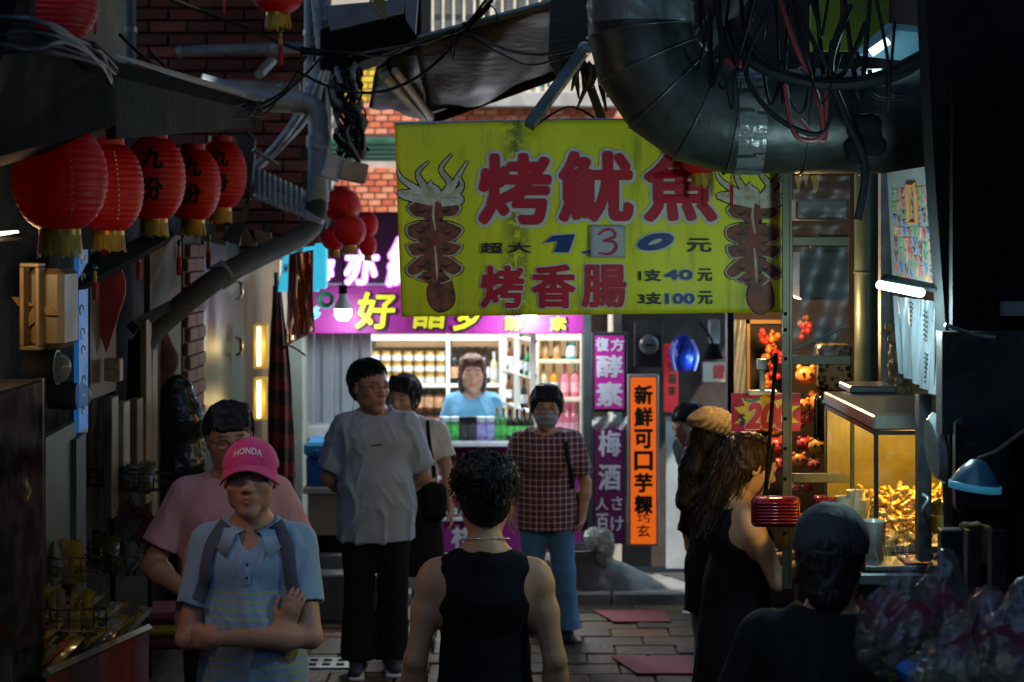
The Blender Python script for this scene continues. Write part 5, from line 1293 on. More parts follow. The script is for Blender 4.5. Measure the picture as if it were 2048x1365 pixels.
# small broken corrugated awning
e = E('corrugated_awning', P(560,380,9.5), 'small corroded corrugated awning beside the drain pipe', 'awning')
def fn(u, v): px = 508+102*u; py = 335+48*u+v*(64-8*u); q = P(px, py+2.5*math.sin(u*60), 9.7-.35*v); return q
m = MB(); m.grid(fn, 60, 6); o = m.build('sheet', M('zinc_rust', (.17,.18,.17), .5, .3, var=.6, scale=8, bump=.5), e, True); o.modifiers.new('t','SOLIDIFY').thickness = .006
bar('edge_pole', [P(506,300,9.4),P(556,330,9.5)], .012, STEEL, e, 4)
bar('strut', [P(506,392,9.4),P(606,432,9.4)], .014, STEEL, e, 4)
for i, (x0,y0,w,h) in enumerate(((392,458,62,34),(448,452,66,44),(496,458,50,36))):
    m = MB(); D_ = 9.8; m.plate([P(x0,y0,D_),P(x0+w*.9,y0+8,D_),P(x0+w,y0+h,D_),P(x0+12,y0+h*.7,D_)], (0,.03,0)); m.build('meter_cover', M('cover_pale', (.17,.16,.13), .5, var=.4), label=('left','middle','right')[i]+' one of three dusty plastic covers under the lantern row', cat='plastic cover')
WOODD = M('wood_dark', (.045,.035,.022), .6, var=.5, scale=5, stretch=(1,1,.2), bump=.4)
def strut(label, pts, r, mt, n=4): bar('strut', pts, r, mt, None, n, label=label, cat='beam')
strut('dark diagonal beam rising behind the lantern fringes', [P(120,582,6.6),P(330,470,7.8)], .05, BLK)
strut('lower dark diagonal beam crossing the beige panel', [P(265,655,7.9),P(520,520,9.2)], .035, M('beam_brown', (.03,.024,.018), .6))
# left wall items: a narrow strip of surfaces seen at a glancing angle
def wallboard(name, label, px0, px1, y0, y1, D0, D1, mt, cat='panel', th=.03, parent=None):
    a = P(px0,y0,D0); b_ = P(px1,y0,D1); z1 = P(px0,y1,D0).z; m = MB()
    n = (b_-a); n.z = 0; nn = V_((-n.y, n.x, 0)).normalized()*th
    m.plate([(a.x,a.y,a.z),(b_.x,b_.y,a.z),(b_.x,b_.y,z1),(a.x,a.y,z1)], nn)
    if parent: return m.build(name, mt, parent)
    return m.build(name, mt, label=label, cat=cat)
wallboard('wall_panel', 'beige wall panel behind the dark diagonal beams', 300,362,470,1120,8.3,8.95,M('panel_beige', (.10,.075,.045), .7, var=.25))
e = E('brick_pillar', P(392,1000,9.6), 'narrow brown brick pillar between beige panel and dark door', 'pillar')
wallboard('mortar', '', 366,402,470,1180,9.4,9.9,M('mortar_brown', (.07,.05,.035), .9), parent=e)
q = MB(); q.box((0,0,0), (.028,.226,.070), None, .004); bme = mesh_of(q, 'brick', M('brick_brown', (.12,.05,.032), .8, var=.5, bump=.5)); 
aa = P(366,470,9.38); bb = P(402,470,9.9); dr = math.atan2(-(bb.x-aa.x), bb.y-aa.y)
z = .25; r = 0
while z < 2.4:
    for k in (.25,.70): t = k+(r % 2)*.12; shared('brick', bme, e, (aa.x+(bb.x-aa.x)*t+.012, aa.y+(bb.y-aa.y)*t, z), (0,0,dr))
    z += .078; r += 1
e = E('dark_door', P(440,1100,10.4), 'dark green door with metal handles beyond the brick pillar', 'door')
wallboard('leaf', '', 408,488,480,1180,9.9,11.4,M('door_green', (.022,.04,.034), .4, var=.3), parent=e)
for py in (580,692): m = MB(); m.tube(cable([P(474,py-16,10.9),P(482,py-10,10.75),P(482,py+12,10.75),P(474,py+18,10.9)]), .012, 8); m.build('handle', M('handle_brass', (.35,.28,.15), .3, .9), e, True)
wallboard('wooden_wall', 'dark brown timber wall end before the shop pillar', 488,560,430,1180,11.4,12.9,M('timber', (.06,.035,.02), .6, var=.4, stretch=(1,1,.2), scale=6))
# golden lit light boxes
for i, (y0,y1) in enumerate(((648,738),(756,842))):
    e = E('lit_light_box', P(520,y1,10.9), ('upper' if i == 0 else 'lower')+' golden wall box with a glowing vertical tube', 'lamp')
    a = P(506,y0,10.9); c = P(534,y1,10.9); m = MB(); m.span((a.x,10.9,c.z),(c.x,11.0,a.z),.01); m.build('box', M('box_gold', (.30,.19,.03), .4, .5, emit=.12, ecol=(1,.6,.08)), e)
    q0 = P(517.5,y0+6,10.87); q1 = P(517.5,y1-6,10.87); bar('tube', [q0,q1], L(3.6,10.9), M('tube_warm', (1,.9,.6), .4, emit=3.0, ecol=(1,.84,.42)), e, 10); lamp('POINT', 'box_light', (q0+q1)/2+V_((0,-.06,0)), 0.5, (1,.72,.3), .05, e)
e = E('folded_parasol', P(560,980,10.7), 'closed dark red and brown striped parasol by the shop corner', 'parasol')
MR = M('parasol_red', (.16,.016,.016), .7, var=.3); MK = M('parasol_brown', (.025,.012,.010), .7)
def fn(u, v): 
    a = PI*1.9*v; py = 560+(985-560)*u; r = (.02+.055*math.sin(min(1,u*1.05)*PI*.62)**1.1)*(1+.16*math.sin(a*7+u*5)); q = P(553+14*u,py,10.7); return q+V_((math.cos(a)*r,math.sin(a)*r,0))
for s_ in range(14):
    m = MB(); m.grid(lambda u, v: fn((s_+u+v*.9)/15.0, v), 2, 40); m.build('stripe', MR if s_ % 2 == 0 else MK, e, True)
bar('pole', [P(552,545,10.7),P(572,1150,10.7)], .014, WOODD, e)
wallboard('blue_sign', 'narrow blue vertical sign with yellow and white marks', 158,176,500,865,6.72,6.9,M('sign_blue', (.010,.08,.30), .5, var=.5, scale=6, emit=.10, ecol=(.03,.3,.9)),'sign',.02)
e = bpy.data.objects['blue_sign']; e.name = 'blue_vertical_sign'
SW = M('sign_mark_white', (.5,.55,.6), .5); SY = M('sign_mark_yellow', (.6,.5,.05), .5)
for (x,y,w,mt) in ((168,520,8,SY),(168,556,7,SW),(167,668,9,SW),(168,700,7,SW),(169,760,7,SY),(165,620,8,SY),(168,820,6,SW)):
    p = P(x,y,6.74); m = MB(); m.tube([p+V_((math.cos(t)*L(w*.45,6.8),-.012,math.sin(t)*L(w*1.3,6.8))) for t in [2*PI*i/10 for i in range(8)]], .003, 4); m.build('lettering', mt, e)
wallboard('sign_foot', 'small pale bracket at the foot of the blue sign', 152,176,858,876,6.72,6.92,M('bracket_pale', (.25,.25,.22), .6),'bracket',.03)
e = E('yellowed_fan_box', P(80,710,5.7), 'yellowed open wall box with old fan inside at the left', 'wall box')  # old fan box, no light source in it
YB = M('box_yellowed', (.11,.075,.022), .5, var=.3); m = MB(); a = P(47,526,5.75); c = P(86,700,5.75); f = .014
for q in (((a.x,a.z),(c.x,a.z-f)),((a.x,c.z+f),(c.x,c.z)),((a.x,a.z-f),(a.x+f,c.z+f)),((c.x-f,a.z-f),(c.x,c.z+f))): m.span((q[0][0],5.70,q[0][1]),(q[1][0],5.78,q[1][1]),.003)
m.build('rim', YB, e); m = MB(); m.span((a.x,5.78,c.z),(c.x+.06,6.0,a.z-.02),.02); m.build('housing', M('box_olive', (.08,.065,.03), .5), e)
for k in range(4): m = MB(); R0 = Matrix.Rotation(k*PI/2+.4,3,'Y'); m.plate([R0@V_(v)+V_(((a.x+c.x)/2,5.765,(a.z+c.z)/2)) for v in ((0,0,0),(.012,0,.05),(-.002,0,.085),(-.022,0,.05))], (0,.004,0)); m.build('blade', M('blade_yellow', (.10,.07,.025), .35), e)
for i, (px,py,D_,r) in enumerate(((120,735,6.3,.062),(163,792,6.75,.058))):
    e = E('round_meter', P(px,py,D_), ('upper' if i == 0 else 'lower')+' round glass fronted meter on the left wall', 'meter'); R0 = Matrix.Rotation(PI/2,3,'Y') @ Matrix.Rotation(0,3,'X'); p = P(px-14,py,D_)
    m = MB(); m.lathe([(0,-.10),(r*.9,-.10),(r,-.02),(r*1.06,0),(r*1.06,.018),(r*.95,.02)], p, 24, R0); m.build('casing', M('meter_grey', (.07,.07,.06), .4), e, 'auto'); m = MB(); m.lathe([(r*.95,.018),(r*.7,.05),(r*.3,.065),(0,.068)], p, 24, R0); m.build('glass_dome', M('meter_glass', (.35,.36,.34), .08, spec=1, alpha=.45, coat=.5), e, True)
wallboard('fu_board', 'dusty wooden board behind the red paper diamond', 180,232,500,800,7.05,7.5,M('board_wood', (.075,.055,.025), .7, var=.3, stretch=(1,1,.2)))
p = P(213,575,7.22); m = MB(); m.plate([p+V_(v) for v in ((0,0,.26),(.075,.02,.03),(.075,.02,-.03),(0,0,-.28),(-.09,-.02,-.02),(-.09,-.02,.02))], (0,.012,0)); m.build('red_diamond', M('paper_red', (.30,.012,.012), .6), label='red paper diamond decoration on the left wall', cat='decoration')
wallboard('green_cabinet', 'sea green cabinet door low on the left side', 92,152,876,1190,6.05,6.6,M('cabinet_green', (.045,.085,.07), .6, var=.2),'cabinet')
wallboard('grey_post', 'grey post right of the green cabinet', 153,172,880,1200,6.5,6.75,M('post_grey', (.045,.045,.04), .6),'post')
for i, (px,y0,y1,w,c_) in enumerate(((215,796,1040,18,(.12,.10,.06)),(240,806,935,16,(.20,.19,.15)),(264,800,930,22,(.10,.06,.03)),(286,640,1010,14,(.16,.10,.03)),(300,700,1080,10,(.15,.12,.07)))):
    D_ = 1.72*F/(1024-px); a = P(px-w/2,y0,D_); c = P(px+w/2,y1,D_); m = MB(); m.span((a.x,D_,c.z),(c.x,D_+.12,a.z),.004); m.build('hanging_scroll', M('scroll_%d' % i, c_, .6, var=.4, scale=10), label=('pale narrow scroll hanging by the wire racks','cream calendar strip beside the pale scroll','brown strip of packets on the rack','gold edged upright post above the rack','ladder like strip with small dark labels')[i], cat='hanging strip')
m = MB(); a = P(208,718,7.2); c = P(240,764,7.2); m.span((a.x,7.2,c.z),(c.x,7.26,a.z),.004); m.build('price_card', M('card_tan', (.30,.20,.10), .6, var=.5, scale=30), label='small tan printed card above the racks', cat='card')
# garments
for lb, pts_, mt, w in (('dark plaid scarf hanging from the beam',[(318,672),(330,720),(322,770),(318,800)],M('scarf_plaid', (.08,.03,.05), .8, var=.7, scale=20),.07),('long black shiny coat hanging beside the rack',[(352,785),(356,840),(362,930),(366,1060)],M('coat_black', (.010,.011,.012), .25, bump=.7, bscale=14),.13),('white printed T-shirt hanging behind the coat',[(306,770),(308,800),(312,860),(310,925)],M('shirt_white', (.38,.40,.42), .8, var=.5, scale=8, col2=(.03,.03,.03), c2amt=.42),.055),('red cap or pouch hanging above the white shirt',[(312,762),(318,774),(320,786)],M('cloth_crimson', (.35,.02,.04), .7),.05)):
    f_ = Field(); D_ = 8.55
    for q0, q1 in zip(pts_[:-1], pts_[1:]): f_.cone(P(*q0,D_), P(*q1,D_), w*.7, w, .03, .6, (0,1,0))
    V, Q = f_.mesh(.012); V = folds(V, vnormals(V,Q), len(lb), .012, 26); link('hanging_garment', npmesh('garment', V.astype(np.float32), Q), mt, None, True, label=lb, cat='garment')
# wire baskets with packets
PK = [M('packet_clear', (.20,.21,.17), .12, spec=.9, var=.6, scale=20, bump=.7, bscale=30, coat=.6), M('packet_yellow', (.17,.14,.03), .2, var=.6, scale=20, coat=.6), M('packet_red', (.34,.06,.04), .2, var=.6, scale=20, coat=.6), M('packet_olive', (.13,.13,.05), .2, var=.7, scale=24, coat=.6), M('packet_brown', (.12,.07,.03), .25, var=.6, scale=20, coat=.5)]
def packet_mesh(k):
    m = MB(); w, h = .035, .085
    def f1(u, v): t = math.sin(PI*u)*math.sin(PI*v)**.6; return V_(((u-.5)*2*w, -.014*t-.002*math.sin(v*22+u*6), (v-.5)*2*h))
    def f2(u, v): t = math.sin(PI*u)*math.sin(PI*v)**.6; return V_(((u-.5)*2*w, .014*t+.002*math.sin(v*19+u*9), (v-.5)*2*h))
    m.grid(f1, 5, 10); m.grid(f2, 5, 10); me = mesh_of(m, 'snack_packet', PK[k], True); return me
PM_ = [packet_mesh(k) for k in range(5)]
def packet(loc, rot, ks, label, group, sc=1, cat='snack packet'):
    o = bpy.data.objects.new('snack_packet', PM_[rn.choice(ks)]); COL.objects.link(o); o.location = loc; o.rotation_euler = rot; o.scale = (sc,sc,sc)
    o['label'] = label; o['category'] = cat; o['group'] = group; return o
WB = M('wire_black', (.02,.02,.02), .4, .5)
def basket(label, p0, dx, dy, h, n=9, slope=.0):
    """open wire basket: p0 front-left-bottom, dx along the wall, dy to the side"""
    e = E('wire_basket', p0, label, 'basket'); p0 = Vector(p0); dx = Vector(dx); dy = Vector(dy); up = V_((0,0,h))
    for k in (0,.5,1):
        q = [p0+up*k, p0+dx+up*k, p0+dx+dy+up*k, p0+dy+up*k, p0+up*k]; m = MB(); m.tube(q, .0028 if k < 1 else .004, 5); m.build('rim_wire', WB, e)
    m = MB()
    for i in range(n+1):
        for a_, b_ in ((p0+dx*i/n, up), (p0+dy+dx*i/n, up)): m.tube([a_, a_+b_], .0018, 4)
        m.tube([p0+dx*i/n, p0+dy+dx*i/n], .0018, 4)
    for i in range(5):
        for a_ in (p0+dy*i/4, p0+dx+dy*i/4): m.tube([a_, a_+up], .0018, 4)
    m.build('mesh_wire', WB, e, fixn=False)['kind'] = 'stuff'
    return e
def bask(label, px0, py0, px1, py1, D_, hpx, ks, grp, npk=9, sc=1):
    a = P(px0,py0,D_+.55); b_ = P(px1,py1,D_); basket(label, a, b_-a, V_((-.16,-.02,0)), L(hpx,D_))
    for i in range(npk):
        t = (i+.5)/npk; q = a+(b_-a)*t+V_((-.08+rn.uniform(-.04,.04),0,L(hpx,D_)*.75)); packet(q, (rn.uniform(-.5,.3),rn.uniform(-.6,.2),rn.uniform(-1.2,-.2)), ks, 'snack packet standing in '+grp, 'packets in '+grp, sc)
bask('wire basket of orange wrapped snacks on the left, middle height', 92,1128,208,1150,6.0,34,(2,2,1,0),'the middle left basket',10,.9)
bask('upper wire basket of clear packets by the hanging scroll', 232,968,346,982,7.3,34,(0,1,3),'the upper basket',9,.85)
bask('low wire basket of yellow packets on the left', 96,1238,212,1262,5.7,44,(0,1,3),'the low left basket',10,.95)
bask('wire basket holding packets next to the pink shirt', 214,1116,312,1150,7.0,36,(1,3,0),'the basket by the pink shirt',8,.85)
# sloping display of packets on a red stand
e = E('display_stand', P(200,1360,5.9), 'red stand with wooden rim carrying sloping rows of snack packets', 'display stand')
q0, q1 = P(92,1356,5.3), P(298,1262,6.9); RS = M('stand_red', (.16,.015,.02), .6, var=.3)
m = MB(); m.plate([q0,q1,(q1.x,q1.y,0),(q0.x+.0,q0.y,0)], (-.03,0,0)); m.build('side_panel', RS, e); m = MB(); m.plate([(q0.x,q0.y,q0.z+.0),(q0.x-.5,q0.y,q0.z+.0),(q0.x-.5,q0.y,0),(q0.x,q0.y,0)], (0,.02,0)); m.build('front_panel', RS, e)
bar('rim', [q0+V_((0,0,.012)),q1+V_((0,0,.012))], .016, M('rim_wood', (.16,.11,.04), .5), e, 4); m = MB(); m.plate([q0+V_((-.02,0,-.03)),q1+V_((-.02,0,-.03)),q1+V_((-.6,0,.05)),q0+V_((-.6,0,.05))], (0,0,-.02)); m.build('shelf', RS, e)
for i in range(11):
    for j in range(4):
        t = (i+.5)/11; q = q0+(q1-q0)*t+V_((-.05-.085*j,0,.035+.035*j)); packet(q, (-.9+rn.uniform(-.15,.15),rn.uniform(-.2,.2),-.9+rn.uniform(-.3,.3)), ((2,4,1) if i < 3 else (0,3,1,0)), 'glossy snack packet lying in the sloping rows of the red stand', 'packets on the red stand', 1.05)
for i in range(8):
    q = P(262+rn.uniform(-14,24),1060-i*3,7.4); packet(q, (.2+rn.uniform(-.1,.2),.75,-.6), (2,2,0), 'pink topped packet leaning in the rack behind the baskets', 'leaning pink topped packets', 1.3)
# rack uprights
for px, D_, lb in ((226,7.6,'left rack upright between the hanging strips'),(300,8.2,'right rack upright behind the upper basket')): m = MB(); a = P(px,650,D_); m.tube([a,(a.x,a.y,.3)], .012, 6); m.build('rack_post', BLK, label=lb, cat='post')
for i, (mt, z_) in enumerate(((M('cloth_maroon', (.12,.015,.04), .8),.62),(M('cloth_yellow', (.32,.25,.02), .8),.56),(M('cloth_maroon'),.5))):
    p = P(336,0,8.2); m = MB(); m.box((p.x,8.2,z_), (.26,.3,.055), None, .02); m.build('folded_cloth', mt, label=('top maroon cloth','yellow cloth between the maroon ones','bottom maroon cloth')[i]+' folded in a stack at the left', cat='folded cloth')
# dark glass show case at the far left
e = E('show_case', P(40,1300,5.0), 'dark glass show case of golden trinkets at the left edge', 'show case')
SX = -1.485; SY0, SY1 = 4.25, 5.38; ztop = P(86,762,5.38).z
for z_ in (.3,.86,1.10,1.34,1.58,ztop): m = MB(); m.span((-2.3,SY0,z_-.006),(SX,SY1,z_+.006)); m.build('shelf', BLK, e)
for y_ in (SY0,SY1): m = MB(); m.span((SX-.022,y_-.011,.0),(SX+.002,y_+.011,ztop+.007)); m.build('frame_post', M('case_frame', (.02,.018,.014), .5), e)
m = MB(); m.span((-2.3,SY1+.012,0),(SX-.01,SY1+.03,ztop)); m.build('back', BLK, e); m = MB(); m.span((-2.3,SY0,0),(SX,SY1,.29)); m.build('base', BLK, e)
GT = M('trinket_gold', (.55,.33,.08), .25, .8, var=.5, scale=40)
for i in range(60):
    z_ = (.86,1.10,1.34,1.58)[i % 4]+.007; x_ = SX-.04-rn.random()*.14; y_ = SY0+.1+rn.random()*(SY1-SY0-.15); s_ = rn.uniform(.012,.026); k_ = rn.random(); m = MB()
    if k_ < .4: m.lathe([(0,0),(s_,0),(s_*.6,s_*.6),(s_*1.1,s_*1.8),(s_*.5,s_*2.8),(s_*.6,s_*3.3),(0,s_*3.8)], (x_,y_,z_), 12)
    elif k_ < .7: m.blob((x_,y_,z_+s_*1.1), (s_,s_,s_*1.1), 12, 8); m.lathe([(s_*.3,s_*2.1),(s_*.35,s_*2.6),(0,s_*2.8)], (x_,y_,z_), 8)
    else: m.box((x_,y_,z_+s_*1.3), (s_*1.6,s_*1.2,s_*2.6), Matrix.Rotation(rn.random(),3,'Z'), .003)
    m.build('trinket', (GT, M('trinket_dark', (.12,.10,.05), .3, .6), M('trinket_red', (.16,.03,.02), .3), GT)[i % 4 if i % 3 else 0], None, True, label='small golden ornament on a shelf of the dark show case', cat='ornament', group='ornaments in the show case')
m = MB(); m.span((SX+.004,SY0,.3),(SX+.008,SY1,ztop)); m.build('glass', GLASS('case_glass', (.62,.65,.62), .06), e)
e = E('fluorescent_tube', P(15,466,5.4), 'short lit fluorescent tube under the lanterns at the left edge', 'lamp'); bar('tube', [P(-30,470,5.3),P(34,465,5.6)], L(4.5,5.4), M('tube_dim', (.8,.8,.7), .4, emit=1.0, ecol=(1,.95,.75)), e, 10)
lamp('POINT', 'tube_light', P(24,490,5.45)+V_((.02,-.05,-.05)), 4.5, (1,.62,.32), .06, e)
bar('holder', [P(-40,478,5.3),P(40,474,5.6)], .012, BLK, e, 4)
# ------------------------------------------------------------------ right side
GP = M('pipe_darkgreen', (.05,.075,.07), .4, .2, var=.3)
e = E('column_pipe', P(1735,800,7.8), 'thick dark green round pipe column right of the toy display', 'pipe'); bar('pipe', [P(1736,330,7.8),P(1736,1100,7.8)], L(27,7.8), GP, e, 20); m = MB(); m.lathe([(L(27,7.8),-.01),(L(30,7.8),0),(L(27,7.8),.01)], P(1736,545,7.8), 20); m.build('joint', GP, e)
m = MB(); a = P(1762,345,7.4); c = P(1782,900,7.4); m.span((a.x,7.4,c.z),(c.x,7.46,a.z),.003); m.build('steel_upright', STEEL, label='pale steel upright right of the dark green pipe', cat='post')
e = E('metal_rack', P(1580,1170,6.6), 'bolted angle iron rack post with cross bars before the toy display', 'rack')
AN = M('angle_iron', (.085,.080,.052), .45, .6, var=.35); a = P(1565,345,6.6); c = P(1579,1178,6.6); m = MB(); m.span((a.x,6.6,c.z),(c.x,6.612,a.z),.002); m.span((c.x+.0005,6.6,c.z),(c.x+.010,6.65,a.z)); m.build('post', AN, e)
for y0, x1 in ((482,1700),(720,1702),(956,1700)): a2 = P(1584,y0-8,6.66); c2 = P(x1,y0+10,6.66); m = MB(); m.span((a2.x,6.66,c2.z),(c2.x,6.68,a2.z),.002); m.build('cross_bar', AN, e)
for y0 in (628,660,718,838,898,958,1020,1066): m = MB(); m.blob(P(1571,y0,6.597), .007, 8, 5); m.build('bolt', BLK, e)
for (x0,y0,x1,y1,lb) in ((1586,352,1700,476,'upper clear plastic sheet on the rack'),(1586,494,1698,712,'clear plastic sheet across the rack middle')):
    m = MB(); m.grid(lambda u, v: P(x0+(x1-x0)*u,y0+(y1-y0)*v,6.72+.012*math.sin(9*u+5*v)+.008*math.sin(21*v)), 16, 16); m.build('plastic_sheet', GLASS('sheet_clear', (.82,.85,.85), .10, .5), None, True, label=lb, cat='plastic sheet')
# toy and purse display behind
e = E('toy_display', P(1650,1000,8.4), 'back board of the souvenir display glowing warm behind the rack', 'display board'); m = MB(); a = P(1588,600,8.6); c = P(1712,1200,8.6); m.span((P(1470,0,8.6).x,8.6,0),(c.x+.1,8.65,P(0,345,8.6).z)); m.build('board', M('board_dark', (.035,.022,.014), .7, var=.5, scale=6), e)
def purse(px, py, D_, r, kind, label, grp=None):
    e = E('coin_purse', P(px,py,D_), label, 'purse' if kind != 'bag' else 'bag', grp); p = P(px,py,D_); s = L(r,D_)
    OR = M('purse_orange', (.62,.20,.03), .4, var=.3, coat=.4); RD = M('purse_red', (.55,.04,.03), .35, var=.4, coat=.5); YL = M('purse_yellow', (.62,.36,.05), .45, var=.3); PK_ = M('purse_pink', (.6,.16,.14), .4, var=.3)
    mt = dict(o=OR, r=RD, y=YL, p=PK_)[kind]
    m = MB(); K = 20; Lr = 10
    for i in range(Lr+1):
        th = PI*i/Lr
        for k in range(K): a_ = 2*PI*k/K; rr = s*math.sin(th)*(1+.07*math.cos(a_*5)); m.v.append(tuple(p+V_((rr*math.cos(a_), rr*.75*math.sin(a_), s*.85*math.cos(th)))))
    for i in range(Lr):
        for k in range(K): a_ = i*K+k; b_ = i*K+(k+1)%K; m.f.append((a_,a_+K,b_+K,b_))
    m.build('body', mt, e, True)
    for sx_ in (-.32,.32): m = MB(); m.blob(p+V_((sx_*s,-.72*s,.2*s)), (s*.16,s*.08,s*.2), 8, 6); m.build('eye', M('eye_dark', (.03,.01,.01), .3), e, True)
    for sx_ in (-.6,.6): m = MB(); m.blob(p+V_((sx_*s,0,.75*s)), (s*.28,s*.2,s*.3), 8, 6); m.build('ear', mt, e, True)
    bar('cord', [p+V_((0,0,s*.8)),p+V_((0,.01,s*1.6))], .003, BLK, e, 4)
for a_ in ((1612,752,8.0,22,'o','upper pumpkin shaped orange purse in the display'),(1650,760,8.1,20,'y','amber round purse right of the upper pumpkin one'),(1640,808,8.0,26,'o','large orange purse with ears under the pumpkin purse'),(1606,812,7.9,16,'o','small orange purse at the left under the pumpkin'),(1612,836,7.9,14,'r','glossy red orange purse in the middle of display'),(1608,888,8.0,15,'r','dark red pouch below the glossy red purse'),(1634,894,7.8,18,'y','yellow dog face purse with two dark eyes'),(1598,922,7.8,17,'o','orange purse below the yellow dog face'),(1628,930,7.9,13,'p','small pink purse beside the orange one'),(1592,976,7.8,10,'p','pink ball purse at the bottom left of display'),(1614,976,7.8,11,'r','red flower purse at the bottom of display'),(1552,892,8.2,20,'r','red purse behind the wavy hair woman'),(1556,928,8.2,17,'r','crimson purse hanging below the red one'),(1597,846,8.1,13,'p','pale pink purse under the small orange one'),(1548,862,8.3,14,'o','orange purse half hidden beside the rack post')): purse(*a_)
for i, (px,py) in enumerate(((1528,672),(1543,700),(1530,724),(1548,744),(1536,764),(1548,672),(1556,716),(1540,784),(1606,640),(1612,662))):
    m = MB()
    for k in range(9): m.blob(P(px+rn.uniform(-8,8),py+rn.uniform(-12,12),8.3)+V_((0,rn.uniform(-.03,.03),0)), (rn.uniform(.010,.02),)*3, 7, 5)
    m.build('chili_charm', M('charm_orange', (.55,.13,.02), .3, var=.6, scale=20, coat=.4) if i % 3 else M('charm_red', (.4,.03,.02), .3), None, True, label='cluster of small orange red charms on a hanging string', cat='charm', group='hanging charm clusters')
LEO = M('leopard', (.28,.19,.08), .45, var=.2)
nt = LEO.node_tree; b = nt.nodes['Principled BSDF']; vo = nt.nodes.new('ShaderNodeTexVoronoi'); vo.inputs['Scale'].default_value = 38; tc = nt.nodes.new('ShaderNodeTexCoord'); nt.links.new(tc.outputs['Object'], vo.inputs[0]); rr = nt.nodes.new('ShaderNodeValToRGB'); nt.links.new(vo.outputs['Distance'], rr.inputs[0])
rr.color_ramp.elements[0].position = .42; rr.color_ramp.elements[0].color = (.015,.010,.006,1); rr.color_ramp.elements[1].position = .5; rr.color_ramp.elements[1].color = (.30,.20,.08,1); nt.links.new(rr.outputs[0], b.inputs['Base Color'])
def case(label, x0,y0,x1,y1,D_,mt,ribs=0,trim=BLK,dp=.09):
    e = E('hard_case', P((x0+x1)/2,y1,D_), label, 'case'); a = P(x0,y0,D_); c = P(x1,y1,D_); f_ = Field(); w = (c.x-a.x)/2; h = (a.z-c.z)/2; r = min(w,h)*.34
    m = MB(); K = 8; ring = []
    for cx, cz, a0 in ((c.x-r,a.z-r,0),(a.x+r,a.z-r,PI/2),(a.x+r,c.z+r,PI),(c.x-r,c.z+r,PI*1.5)):
        for k in range(K+1): t = a0+PI/2*k/K; ring.append((cx+r*math.cos(t), cz+r*math.sin(t)))
    cx, cz = (a.x+c.x)/2, (a.z+c.z)/2; n = len(ring); prof = [(.0,0,),(.55,0),(.80,.0),(.93,.008),(1,.028),(1,dp-.02),(.95,dp)]
    for s_, dy in prof:
        for x_, z_ in ring: m.v.append((cx+(x_-cx)*s_, D_+dy, cz+(z_-cz)*s_))
    for i in range(len(prof)-1):
        for k in range(n): m.f.append((i*n+k,i*n+(k+1)%n,(i+1)*n+(k+1)%n,(i+1)*n+k))
    m.build('shell', mt, e, 'auto')
    m = MB(); m.tube([(x_*1.0+(x_-cx)*.01, D_+dp*.5, z_+(z_-cz)*.01) for x_, z_ in ring+[ring[0]]], .005, 6); m.build('edge_trim', trim, e, True)
    for i in range(ribs): z_ = c.z+r*.6+(2*h-r*1.2)*(i+.5)/ribs; m = MB(); m.tube([(a.x+r*.5,D_+.004,z_),(a.x+r*.8,D_-.004,z_),(c.x-r*.8,D_-.004,z_),(c.x-r*.5,D_+.004,z_)], .0045, 6); m.build('rib', mt, e, True)
    return e
case('leopard print hard case hanging in the display', 1636,688,1706,784,7.6,LEO,0,M('trim_gold', (.3,.22,.1), .4, .5))
case('plain black glossy case under the leopard one', 1634,790,1706,884,7.6,M('case_black', (.010,.011,.013), .2))
case('glossy red ribbed metal case held by the food stall', 1508,998,1601,1056,6.45,M('case_red', (.20,.003,.008), .22, .4, var=.1, coat=.6),7,M('trim_red', (.30,.01,.02), .3))
case('second red case half hidden behind the dark cap', 1632,996,1746,1030,6.9,M('case_red'),3,M('trim_red'))
m = MB(); m.tube(cable([P(1690,890,7.8),P(1700,880,7.8),P(1716,900,7.8),P(1716,950,7.8)]), .02, 8); m.build('purple_bag_handle', M('purple_leather', (.09,.012,.07), .4), None, True, label='dark purple bag edge under the black case', cat='bag')
e = E('assumed_display_lamp', P(1556,604,7.9), 'assumed warm bulb added behind the banner edge for the toy display', 'lamp'); p = P(1556,604,7.9)  # assumed bulb, hidden from view, added for the warm light on the display
m = MB(); m.blob(p, (.03,.03,.036), 14, 10); m.build('bulb', M('bulb_warm', (1,.85,.5), .4, emit=6, ecol=(1,.68,.25)), e, True); m = MB(); m.lathe([(.016,.03),(.018,.07),(0,.075)], p, 12); m.build('socket', BLK, e, 'auto'); bar('cord', [p+V_((0,0,.07)),p+V_((0,.05,.7))], .004, BLK, e, 5)
lamp('POINT', 'bulb_light', p+V_((-.02,-.05,-.05)), 16, (1,.62,.24), .05, e)
# 200 price sign
e = E('price_sign', P(1530,865,6.9), 'magenta and yellow price sign reading 200 in red on a clip stand', 'sign'); D_ = 6.9
a = P(1463,787,D_); c = P(1601,863,D_); m = MB(); m.span((a.x,D_,c.z),(c.x,D_+.006,a.z)); m.build('board', M('sign_fuchsia', (.30,.015,.05), .3, var=.6, scale=16, coat=.5), e)
st = [(1482,796),(1508,800),(1530,790),(1548,802),(1580,794),(1570,812),(1600,812),(1578,828),(1598,846),(1570,846),(1560,860),(1530,850),(1500,858),(1496,846),(1468,848),(1484,832),(1468,816),(1490,812)]
m = MB(); m.plate([P(x,y,D_-.002) for x, y in st], (0,-.001,0)); m.build('star', M('star_yellow', (.46,.36,.03), .35, coat=.4), e)
letters('200', (1492,808,1580,856), D_-.004, M('digit_red', (.36,.02,.03), .4), e, .07, .11, M('digit_white', (.5,.45,.4), .5), .25, push=.004); letters('$', (1480,828,1490,850), D_-.004, PBLK, e, .02, push=.003)
